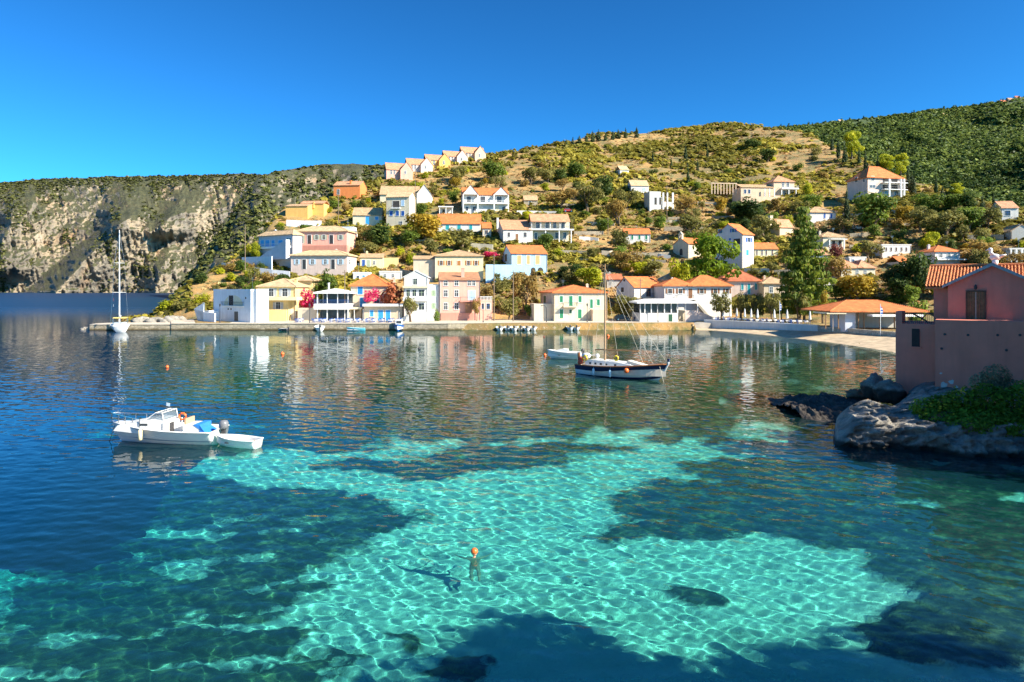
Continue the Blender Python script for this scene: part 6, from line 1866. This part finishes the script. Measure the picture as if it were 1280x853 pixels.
# beach terrace: closed parasols, tables, flag
def parasol(px, D, lb):
    x, y = gxy(px, D)
    r = thing('parasol', lb, 'parasol', (x, y, 1.8), 0, 'closed white parasols on the beach terrace')
    MB().tube([(0, 0, -.2), (0, 0, 3.0)], .035, 6).build('pole', M_STEEL, r); MB().lathe([(.25, 0), (.3, .04), (.3, .1)], 10).build('base', M_CONC, r)
    MB().lathe([(.06, 1.0), (.28, 1.15), (.2, 1.8), (.16, 2.5), (.03, 3.05)], 9).build('canopy', M_WHITE, r)
for px, D, lb in ((904, 160, 'closed white parasol nearest the glazed restaurant'), (913, 157, 'closed white parasol behind the first stretch of the white wall'), (921, 158, 'closed white parasol before the grey green olives'), (931, 155, 'closed white parasol third along the olives'), (939, 154, 'closed white parasol between two olives'),
                  (947, 152, 'closed white parasol near the wooden table'), (968, 150, 'closed white parasol beside the blue flag'), (984, 147, 'closed white parasol under the tall conifer'), (1012.5, 141, 'large closed white parasol at the end of the white wall')):
    parasol(px, D, lb)
for i in range(16):
    px = 893 + i * 7.6; D = 158.5 - i * 1.05 + random.uniform(0, 3)
    x, y = gxy(px, D)
    o = tm.copy(); COL.objects.link(o); o.location = (x, y, 1.8); o['label'] = 'small white table behind the promenade wall by the beach'; o['group'] = 'tables on the beach terrace'
    for k in range(2):
        c = cm.copy(); COL.objects.link(c); an = random.uniform(0, 6.28); c.location = (x + math.sin(an) * .7, y + math.cos(an) * .7, 1.8); c.rotation_euler.z = -an; c['label'] = 'wooden chair on the beach terrace behind the white wall'; c['group'] = 'chairs on the beach terrace'
def flagpole(px, D, top, lb):
    x, y = gxy(px, D); z = H - (top - HZ) / F * D
    r = thing('flagpole', lb, 'flagpole', (x, y, 1.2))
    MB().tube([(0, 0, 0), (0, 0, z - 1.2)], .05, 6).build('pole', M_WHITE, r)
    f = MB().prism([(0, z - 3.4), (.35, z - 3.3), (.45, z - 2.4), (0, z - 1.4)], lambda a, c, t: (a, t, c), -.02, .02).build('flag', plain('flag_blue', (.03, .12, .45), .8, .1), r)
    mb = MB()
    for k in range(3): mb.box(.02, -.03, z - 3.2 + k * .5, .38, .03, z - 3.0 + k * .5)
    mb.build('flag_stripe', M_WHITE, f)
flagpole(974.5, 149, 376, 'white flagpole with a furled blue and white flag on the beach terrace'); flagpole(1100.5, 119, 380, 'white flagpole with a blue and white flag before the beach taverna')

# ------------------------------------------------------------------ trees and bushes
def crown_mesh(name, lobes, n, card, seed, flat=0):
    global rng
    rng = np.random.default_rng(seed)
    vol = np.array([l[1][0] * l[1][1] + l[1][0] * l[1][2] for l in lobes]); cnt = np.maximum(6, (n * vol / vol.sum()).astype(int))
    V, Fc, T = [], [], []; o = 0
    for (c, rad), k in zip(lobes, cnt):
        d = sphere_dirs(k); r = rng.uniform(.55, 1.05, (k, 1)) ** .6
        cen = np.array(c) + d * r * np.array(rad)
        nr = d + rng.normal(size=d.shape) * .55 + np.array([0, 0, .75])
        v, f, t = cards(cen, nr, card * rng.uniform(.6, 1.35, k), np.clip(rng.uniform(.1, .55) + rng.random(k) * .45, 0, 1))
        V.append(v); Fc.append(f + o); T.append(t); o += len(v)
    return fast_mesh(name, np.concatenate(V), np.concatenate(Fc), LEAF['green'], False, {'rnd': ('FACE', np.concatenate(T))})

def trunk_mesh(name, seed, h0, n=1, limbs=4, r=.035, spread=.25):
    q = random.Random(seed); mb = MB()
    for k in range(n):
        bx_, by_ = (q.uniform(-.05, .05), q.uniform(-.05, .05)) if n > 1 else (0, 0)
        lx, ly = q.uniform(-.08, .08), q.uniform(-.08, .08)
        mb.tube([(bx_, by_, -.06), (bx_ + lx * .4, by_ + ly * .4, h0 * .5), (bx_ + lx, by_ + ly, h0)], [r * 1.3, r, r * .75], 7)
        for i in range(limbs):
            an = q.uniform(0, 6.28); s = spread * q.uniform(.6, 1.1)
            mb.tube([(bx_ + lx, by_ + ly, h0 * .9), (bx_ + lx + s * .5 * math.cos(an), by_ + ly + s * .5 * math.sin(an), h0 + .14), (bx_ + lx + s * math.cos(an), by_ + ly + s * math.sin(an), h0 + .3 * q.uniform(.7, 1.2))], [r * .6, r * .4, r * .15], 5)
    me = bpy.data.meshes.new(name); me.from_pydata(mb.v, [], mb.f); me.update(); me.materials.append(M_TRUNK)
    return me

ARCH = {}
def make_arch():
    for s in range(4):
        q = random.Random(100 + s)
        U = q.uniform
        lb = [((U(-.25, .25), U(-.25, .25), U(.30, .82)), (U(.16, .27), U(.16, .27), U(.12, .2))) for _ in range(13)] + [((0, 0, .5), (.34, .34, .32))]
        ARCH['round', s] = (crown_mesh('crown', lb, 1700, .040, s), trunk_mesh('trunk', s, .26))
        lb = [((U(-.3, .3), U(-.3, .3), U(.32, .84)), (U(.12, .21), U(.12, .21), U(.09, .16))) for _ in range(15)]
        ARCH['olive', s] = (crown_mesh('crown', lb, 1500, .036, 10 + s), trunk_mesh('trunk', 10 + s, .3, 2, 4))
        lb = [((U(-.3, .3), U(-.3, .3), U(.15, .62)), (U(.16, .26), U(.16, .26), U(.18, .32))) for _ in range(9)] + [((0, 0, .3), (.4, .4, .35))]
        ARCH['bush', s] = (crown_mesh('bush', lb, 620, .062, 20 + s), None)
        lb = [((U(-.06, .06), U(-.06, .06), .08 + .85 * i / 9), (.5 * (1 - (i / 9.5) ** 1.6) * U(.8, 1.1) + .03,) * 2 + (.09,)) for i in range(10)]
        ARCH['cypress', s] = (crown_mesh('crown', lb, 520, .075, 30 + s), trunk_mesh('trunk', 30 + s, .12, 1, 0, .06))
        lb = []
        for i in range(22):
            an = U(0, 6.28); z = U(.25, .93); rr = .36 * math.sqrt(max(.05, 1 - ((z - .5) / .5) ** 2)) * U(.4, 1)
            lb.append(((rr * math.cos(an), rr * math.sin(an), z), (U(.15, .23), U(.15, .23), U(.08, .12))))
        ARCH['pine', s] = (crown_mesh('crown', lb, 4200, .027, 40 + s), trunk_mesh('trunk', 40 + s, .4, 1, 6, .035, .3))
        lb = []
        for t in range(15):
            z = .10 + .86 * t / 14; R_ = .5 * (1 - (t / 14.6)) ** .72 * U(.82, 1.1) + .02
            nb = max(3, 9 - t // 2)
            for k in range(nb):
                an = 6.28 * (k + U(-.3, .3)) / nb
                L_ = R_ * U(.7, 1.1)
                for w in (.35, .68, .95):
                    lb.append(((L_ * w * math.cos(an), L_ * w * math.sin(an), z - .025 * w + .03 * w * w), (.07 + .06 * R_, .07 + .06 * R_, .026)))
        ARCH['conifer', s] = (crown_mesh('crown', lb, 11000, .022, 50 + s), trunk_mesh('trunk', 50 + s, .93, 1, 0, .018))
make_arch()
rng = np.random.default_rng(77)
COLW = {'olive': 'grey olive', 'green': 'fresh green', 'dark': 'dark green', 'lime': 'bright lime green', 'dry': 'dry brownish', 'yellow': 'golden yellow', 'pine': 'bright green', 'conifer': 'deep green', 'cypress': 'blackish green', 'pink': 'magenta flowering', 'rust': 'rusty red flowering', 'red': 'purple leaved', 'straw': 'straw coloured'}
VAR = [0]
def plant(kind, col, px, py, wpx, hpx, label, name=None, cat='tree', D=None, group=None, z=None):
    """a tree or bush whose foot is at a photo pixel on the ground, sized from its width and height in the photo"""
    if D is None: D = GD(px, py)
    q = P(px, py, D)
    if z is None: z = zat(q.x, D) - .1 if D > 100 else q.z
    w = wpx / F * D; hh = (H - (py - hpx - HZ) / F * D) - z
    VAR[0] += 1
    cm_, tm_ = ARCH[kind, VAR[0] % 4]
    name = name or {'round': 'tree', 'olive': 'olive_tree', 'bush': 'bush', 'cypress': 'cypress', 'pine': 'pine_tree', 'conifer': 'conifer'}[kind]
    if tm_ is None:
        r = link(name, cm_); tag(r, label, cat, group); cr = r
    else:
        r = thing(name, label, cat, (0, 0, 0), 0, group)
        link('trunk', tm_, r); cr = link('crown', cm_, r)
    r.location = (q.x, D, z); r.rotation_euler.z = random.uniform(0, 6.28)
    r.scale = (w, w, hh)
    sl_ = cr.material_slots[0]; sl_.link = 'OBJECT'; sl_.material = LEAF[col]
    return r

T = plant
# kind, leaf, foot px, foot py, width, height, label[, distance]
T('conifer', 'conifer', 1005, 400, 76, 143, 'towering dark conifer above the beach terrace', D=158)
T('pine', 'pine', 892, 351, 66, 62, 'large bright green pine with clumped crown before the tall blue shuttered house', D=188)
T('round', 'lime', 852, 345, 34, 28, 'yellow green round tree in front of the church', D=186)
for a in ((901, 33, 34, 'grey olive tree at the beach end nearest the white house stair'), (927, 24, 36, 'grey olive tree in front of the red hipped house'), (947, 26, 32, 'grey olive tree before the beige roofed house'), (1000, 34, 38, 'wide grey olive tree under the tall conifer'), (965, 24, 34, 'young olive tree between the conifer and the beige roofed house')):
    T('olive', 'olive', a[0], 397, a[1], a[2], a[3], D=160 if a[0] < 960 else 154)
T('olive', 'yellow', 1029, 398, 18, 40, 'slender yellowing sapling by the beach taverna', D=148)
T('round', 'green', 410, 362, 40, 30, 'dense round green tree behind the canopy taverna', name='tree', D=180)
T('pine', 'lime', 320.5, 327, 17, 26, 'small vivid lime green tree on the headland beside the thin pole')
T('bush', 'pink', 384, 378, 22, 22, 'magenta bougainvillea beside the yellow villa', 'bougainvillea', 'bush', 171, z=4.2)
T('bush', 'rust', 491, 382, 30, 37, 'big rust and pink bougainvillea cascading over the blue door house', 'bougainvillea', 'bush', 168, z=5.0)
T('bush', 'pink', 465, 374, 22, 16, 'low magenta bougainvillea over the terrace of the blue door house', 'bougainvillea', 'bush', 167.5, z=6.2)
T('bush', 'pink', 613, 323, 30, 10, 'flat magenta bougainvillea hedge beside the blue house', 'bougainvillea', 'bush')
T('round', 'yellow', 530, 303, 52, 42, 'broad yellow green tree over the slope below the tan roofed house')
T('olive', 'olive', 577, 314, 44, 32, 'wide olive tree below the cottage with teal shutters')
T('round', 'dark', 473, 312, 44, 38, 'dark leafy tree under the tan cottage'); T('round', 'green', 511, 309, 26, 24, 'fresh green tree under the yellow green one'); T('bush', 'lime', 500, 320, 16, 15, 'small lime green bush above the yellow garden wall', cat='bush'); T('bush', 'lime', 513, 330, 16, 18, 'lime green bush over the end of the yellow wall', cat='bush')
T('round', 'olive', 458, 320, 34, 22, 'rounded olive bush tree behind the small yellow house'); T('olive', 'olive', 513, 402, 24, 34, 'loquat like tree growing on the steps of the gabled white house', D=160.5, z=1.5); T('olive', 'dry', 596, 400, 12, 30, 'thin climbing shrub at the corner of the pink house', D=165.5, z=1.5)
T('bush', 'green', 546, 401, 9, 18, 'small green shrub between the gabled white house and the pink house', cat='bush', D=164, z=1.5)
T('olive', 'dry', 657, 380, 40, 46, 'airy dry olive tree under the blue house', D=180); T('round', 'olive', 636, 403, 34, 34, 'olive green tree on the quay beside the tall pole', D=170, z=1.5); T('round', 'green', 664, 402, 20, 24, 'green shrub tree at the corner of the green shuttered house', D=170, z=1.5)
T('bush', 'dry', 609, 374, 22, 22, 'dry bush above the annexe of the pink house', cat='bush'); T('bush', 'olive', 628, 366, 26, 24, 'olive bush below the light blue garden wall', cat='bush'); T('round', 'olive', 648, 360, 22, 22, 'small olive tree below the arches of the blue house')
T('round', 'lime', 738, 362, 42, 32, 'lime green tree behind the green shuttered house'); T('round', 'olive', 782, 401, 40, 34, 'spreading olive tree over the parked cars', D=171, z=1.5); T('olive', 'yellow', 757, 398, 16, 24, 'small yellowing tree at the end wall of the green shuttered house', D=171, z=1.5)
T('round', 'dry', 784, 341, 44, 30, 'dry brownish tree under the rough pale wall'); T('round', 'olive', 815, 347, 36, 24, 'low olive tree beneath the tumbled wall')
for a in ((573, 229, 30, 24, 'olive', 'round olive tree under the ridge row'), (618, 226, 38, 28, 'green', 'wide green tree at the top end of the ridge row'), (663, 231, 26, 22, 'olive', 'first olive tree of the line on the straw slope'), (684, 231, 28, 24, 'olive', 'second olive tree of the line on the straw slope'), (700, 229, 24, 20, 'dark', 'dark olive tree ending the line on the straw slope'), (721, 224, 34, 24, 'green', 'green bushy tree above the straw slope'),
          (700, 262, 36, 26, 'dry', 'brownish shrub tree above the red car'), (735, 266, 42, 42, 'olive', 'tall olive tree uphill from the bare slope'), (754, 250, 36, 32, 'dark', 'dark olive tree high on the middle slope'), (783, 262, 36, 28, 'olive', 'grey olive tree near the pale roofed house'), (772, 282, 36, 34, 'dry', 'dry olive tree on the middle slope'), (681, 316, 24, 28, 'green', 'green tree in front of the veranda house'), (774, 317, 34, 34, 'olive', 'olive tree beside the green shuttered cottage'),
          (935, 279, 56, 34, 'dark', 'broad dark green tree below the peach villa'), (864, 300, 44, 34, 'olive', 'grey olive tree uphill from the church'), (858, 270, 38, 28, 'dry', 'dry olive tree under the white pillared house'), (959, 203, 26, 18, 'dark', 'dark round tree alone on the upper hill'), (940, 187, 24, 16, 'dark', 'dark bushy tree near the hilltop'), (956, 300, 36, 34, 'olive', 'olive tree behind the tall blue shuttered house'), (880, 310, 36, 26, 'olive', 'pale olive tree beside the church roof'),
          (1090, 290, 60, 54, 'green', 'big green tree on the hill road below the hotel'), (1051, 292, 36, 22, 'olive', 'grey olive hedge tree beside the blue window house'), (1087, 328, 32, 30, 'olive', 'round olive tree between the porch house and the long low house'), (1073, 380, 58, 42, 'yellow', 'golden yellow autumn tree behind the beach taverna'), (1047, 356, 36, 40, 'dry', 'dry yellowish tree above the golden autumn tree'), (1122, 372, 40, 52, 'dark', 'dark broad tree behind the beach taverna roof'), (1150, 374, 46, 66, 'dark', 'tall dark green tree next to the pink house roof'), (1046, 376, 30, 24, 'green', 'green tree behind the reed awning'),
          (1012, 262, 24, 20, 'green', 'green tree above the blue window house'), (1000, 268, 26, 18, 'olive', 'olive tree uphill from the conifer'), (1180, 300, 50, 40, 'olive', 'big olive tree above the orange hipped house'), (1150, 292, 44, 36, 'olive', 'olive tree on the slope below the hotel terrace'), (1210, 290, 40, 34, 'green', 'green tree on the far slope'), (1235, 285, 36, 30, 'olive', 'olive tree near the far white house'), (1160, 268, 40, 28, 'green', 'green tree beside the hotel retaining wall'), (1195, 265, 38, 26, 'green', 'green tree along the hill edge'), (1225, 328, 56, 30, 'dry', 'dry bushy tree behind the pink house roof'), (1265, 340, 46, 26, 'dry', 'brown dry tree beside the shady pillared house')):
    T('round' if a[4] in ('green', 'dark', 'yellow') else 'olive', a[4], a[0], a[1], a[2], a[3], a[5])
T('bush', 'red', 1044, 321, 18, 20, 'purple leaved bush at the porch house', cat='bush'); T('bush', 'green', 1122, 378, 36, 14, 'pale green fan leaved shrub behind the taverna roof', cat='bush'); T('bush', 'green', 1146, 384, 26, 18, 'soft green shrub next to the pink annexe rail', cat='bush', D=150)
for a in ((1065, 200, 26, 38, 'glowing lime green pine on the hill shoulder'), (1108, 215, 26, 24, 'lime green pine behind the hotel roof'), (1126, 219, 20, 27, 'small lime pine at the corner of the hotel roof'), (1196, 246, 18, 17, 'lime pine far along the hill edge')):
    T('pine', 'lime', *a)
for i, a in enumerate(((1058.5, 274, 7, 42, 'tall black green cypress above the olive hedge tree'), (816, 204, 3.5, 17, 'dark cypress on the open upper slope'), (839, 210, 3.5, 14, 'small dark cypress under the orange scar'), (860, 231, 5, 26, 'tall dark cypress on the middle slope'), (884, 200, 4, 18, 'dark cypress high in the scrub'), (857, 200, 5, 20, 'dark cypress close to the bare hilltop'), (872, 214, 4, 14, 'dark cypress in the upper scrub'))):
    T('cypress', 'cypress', *a)
for i, px in enumerate((708, 716, 724, 733, 741, 748, 757, 766, 773, 782, 796)):
    T('cypress', 'cypress', px, lerp_tab(T_CREST, px) + 5, 5 + i % 3, 10 + (i * 7) % 6, 'small dark cypress in the line along the hill crest', group='cypresses along the hill crest')
for i, px in enumerate((1040, 1048, 1056, 1074, 1082, 1090, 1097, 1135, 1142, 1170, 1178, 1206, 1214, 1140, 1228, 1242)):
    T('cypress', 'cypress', px, lerp_tab(T_CREST, px) + 6 + (i % 3) * 5, 5 + i % 3, 20 + (i * 5) % 12, 'dark cypress among the pines on the hill shoulder', group='cypresses on the hill shoulder')

# individual bushes over the slope, kept clear of the houses
def near_house(px, py):
    best = None
    for o in COL.objects:
        if o.get('category') in ('house', 'villa', 'hotel', 'church', 'restaurant') and o.parent is None and not o.name.startswith(('mountain', 'seaside')):
            q = o.location
            hx, hy = q.x / q.y * F + 640 + 14, HZ - (q.z - H) / q.y * F - 10
            d = math.hypot(hx - px, (hy - py) * 1.4)
            if best is None or d < best[0]: best = (d, o, hx, hy)
    return best
seen = []
q = random.Random(42); n = 0; tries = 0
while n < 285 and tries < 9000:
    tries += 1
    px = q.uniform(205, 1290); cy = float(lerp_tab(T_CREST, px)); py = q.uniform(cy + 4, 388)
    if q.random() < .35 * sstep(230, 190, py) or (250 < px < 860 and py > 383): continue
    if px > 860 and py > 372: continue
    if 380 < px < 720 and py > 330 and q.random() < .3: continue
    D = GD(px, py)
    sc_ = q.uniform(2.0, 5.2) * (1.15 if px > 700 else 1)
    w = sc_ / D * F; hh = w * q.uniform(.55, .9)
    if any(px + w / 2 > b_[0] - 1 and px - w / 2 < b_[2] + 1 and py > b_[1] and py - hh < b_[3] - .22 * (b_[3] - b_[1]) and D < b_[4] + 9 for b_ in HOUSE_BOX): continue
    if any(abs(px - a) < (w + c) * .33 and abs(py - b_) < (hh + c * .6) * .3 for a, b_, c in seen): continue
    seen.append((px, py, w))
    gz_ = float(fbm(px / 70, py / 45, 171))
    col = q.choices(['olive', 'green', 'dark', 'lime', 'dry', 'yellow'], [4, 2.5, 1.6, 1.1 + max(0, 4 * gz_), 2.2 + max(0, -5 * gz_), .35])[0]
    d, ho, hx, hy = near_house(px, py)
    rel = 'uphill from' if py < hy - 12 else 'downhill from' if py > hy + 12 else 'level with'
    wd = 'small' if sc_ < 3.1 else 'large' if sc_ > 4.6 else 'rounded'
    lb = f"{wd} {COLW[col]} bush {rel} the {'stepped row houses' if ho.name.startswith('row_house') else ho.name.split('.')[0].replace('_', ' ')}"
    T('bush', col, px, py, w, hh, lb, 'bush', 'bush', D, lb.replace(' bush ', ' bushes '))
    n += 1

# more small trees between the houses, each on its own foot
q = random.Random(5); n = 0; tries = 0; seen2 = []
while n < 120 and tries < 9000:
    tries += 1
    px = q.uniform(300, 1285); cy = float(lerp_tab(T_CREST, px)); py = q.uniform(max(cy + 12, 236), 384 if px > 840 else 366)
    if q.random() > (.95 if px > 840 else .6): continue
    D = GD(px, py); hm = q.uniform(3.4, 7.5); w = hm * q.uniform(.75, 1.15) / D * F; hh = hm / D * F
    if any(px + w / 2 > b_[0] and px - w / 2 < b_[2] and py > b_[1] and py - hh < b_[3] - .2 * (b_[3] - b_[1]) and D < b_[4] + 9 for b_ in HOUSE_BOX): continue
    if any(abs(px - a) < 13 and abs(py - b_) < 9 for a, b_ in seen2): continue
    seen2.append((px, py))
    col = q.choices(['olive', 'green', 'lime', 'dry', 'dark', 'yellow'], [4, 3, 2, 1.2, 1, .5])[0]; kd = 'olive' if col in ('olive', 'dry') else 'round'
    d, ho, hx, hy = near_house(px, py)
    rel = 'uphill from' if py < hy - 12 else 'downhill from' if py > hy + 12 else 'level with'
    lb = f"{'low' if hm < 4.8 else 'tall' if hm > 6.3 else 'middling'} {COLW[col]} tree {rel} the {'stepped row houses' if ho.name.startswith('row_house') else ho.name.split('.')[0].replace('_', ' ')}"
    T(kd, col, px, py, w, hh, lb, None, 'tree', D, lb.replace(' tree ', ' trees ')); n += 1

# rough stone terrace walls stepping over the slope
q = random.Random(3); n = 0; tries = 0
while n < 26 and tries < 3000:
    tries += 1
    px = q.uniform(430, 1240); py = q.uniform(max(float(lerp_tab(T_CREST, px)) + 40, 245), 352); w = q.uniform(10, 26)
    if any(px + w > b_[0] - 3 and px - w < b_[2] + 3 and py > b_[1] - 2 and py < b_[3] + 7 for b_ in HOUSE_BOX): continue
    d, ho, hx, hy = near_house(px, py)
    rel = 'uphill from' if py < hy - 12 else 'downhill from' if py > hy + 12 else 'level with'
    lb = f"rough stone terrace wall {rel} the {'stepped row houses' if ho.name.startswith('row_house') else ho.name.split('.')[0].replace('_', ' ')}"
    o = wall_run('terrace_wall', lb, [(px - w, py + q.uniform(-1, 1)), (px, py + q.uniform(-.6, .6)), (px + w, py + q.uniform(-1, 1))], q.uniform(.9, 1.9), .5, WALL['stone'])
    o['group'] = lb.replace('wall', 'walls'); n += 1

# creeper and shrub on the near rock
def lobes_px(lst):
    c0 = P(1215, 520, 43.5)
    out = []
    for px, py, D, rx, ry in lst:
        D -= 1.3; c = P(px, py, D) - c0; out.append((tuple(c), (rx / F * D, rx / F * D * .7, ry / F * D)))
    return c0, out
c0, lb = lobes_px([(1160, 510, 43.5, 22, 13), (1220, 530, 41.6, 40, 16), (1262, 535, 41.2, 34, 18), (1180, 522, 42.6, 30, 10), (1180, 508, 43.2, 24, 16), (1205, 505, 43, 26, 22), (1232, 505, 42.6, 28, 26), (1262, 510, 42, 26, 28), (1285, 505, 42, 24, 32), (1245, 524, 41.4, 28, 15), (1275, 530, 41, 26, 14), (1215, 520, 42.2, 24, 12), (1192, 517, 42.8, 18, 9), (1305, 515, 42, 26, 30), (1150, 517, 43.6, 10, 6), (1262, 540, 40.8, 15, 6)])
me = crown_mesh('creeper', lb, 15000, .10, 301); me.materials.clear(); me.materials.append(leafm('creeper_leaf', (.07, .15, .014), (.17, .30, .035)))
o = link('creeper', me); o.location = c0; tag(o, 'bright green creeper spilling over the rock below the pink house', 'plant')
c0, lb = lobes_px([(1228, 478, 44.2, 16, 12), (1245, 470, 44, 18, 15), (1258, 482, 43.8, 15, 12), (1240, 486, 43.6, 18, 10)])
me = crown_mesh('shrub', lb, 2600, .08, 303); me.materials.clear(); me.materials.append(leafm('grey_leaf', (.16, .19, .13), (.30, .33, .24)))
o = link('shrub', me); o.location = c0; tag(o, 'grey green twiggy shrub against the pink wall above the creeper', 'bush')

# pines added on the bank beside the viewer: unseen, there to shade the water and the rock
for x, y, w, hh in ((17, 6.6, 9, 12), (24, 7.6, 10, 13), (31, 7.4, 9, 13), (21, -3, 8, 12), (37, 32, 9, 14), (43, 35.5, 9, 14.5), (48, 38, 9, 14), (56, 36, 14, 15), (64, 42, 14, 17), (66, 30, 14, 18), (50, 27, 11, 14)):
    z = max(0, bank_z(x, y)) - .3
    ca, ta = ARCH['pine', int(x) % 4]
    r = thing('pine_tree', 'unseen pine tree added on the near bank for its shade', 'tree', (x, y, z), x, 'unseen shade pines on the near bank')
    link('trunk', ta, r); c = link('crown', ca, r); r.scale = (w, w, hh)
    c.material_slots[0].link = 'OBJECT'; c.material_slots[0].material = LEAF['pine']
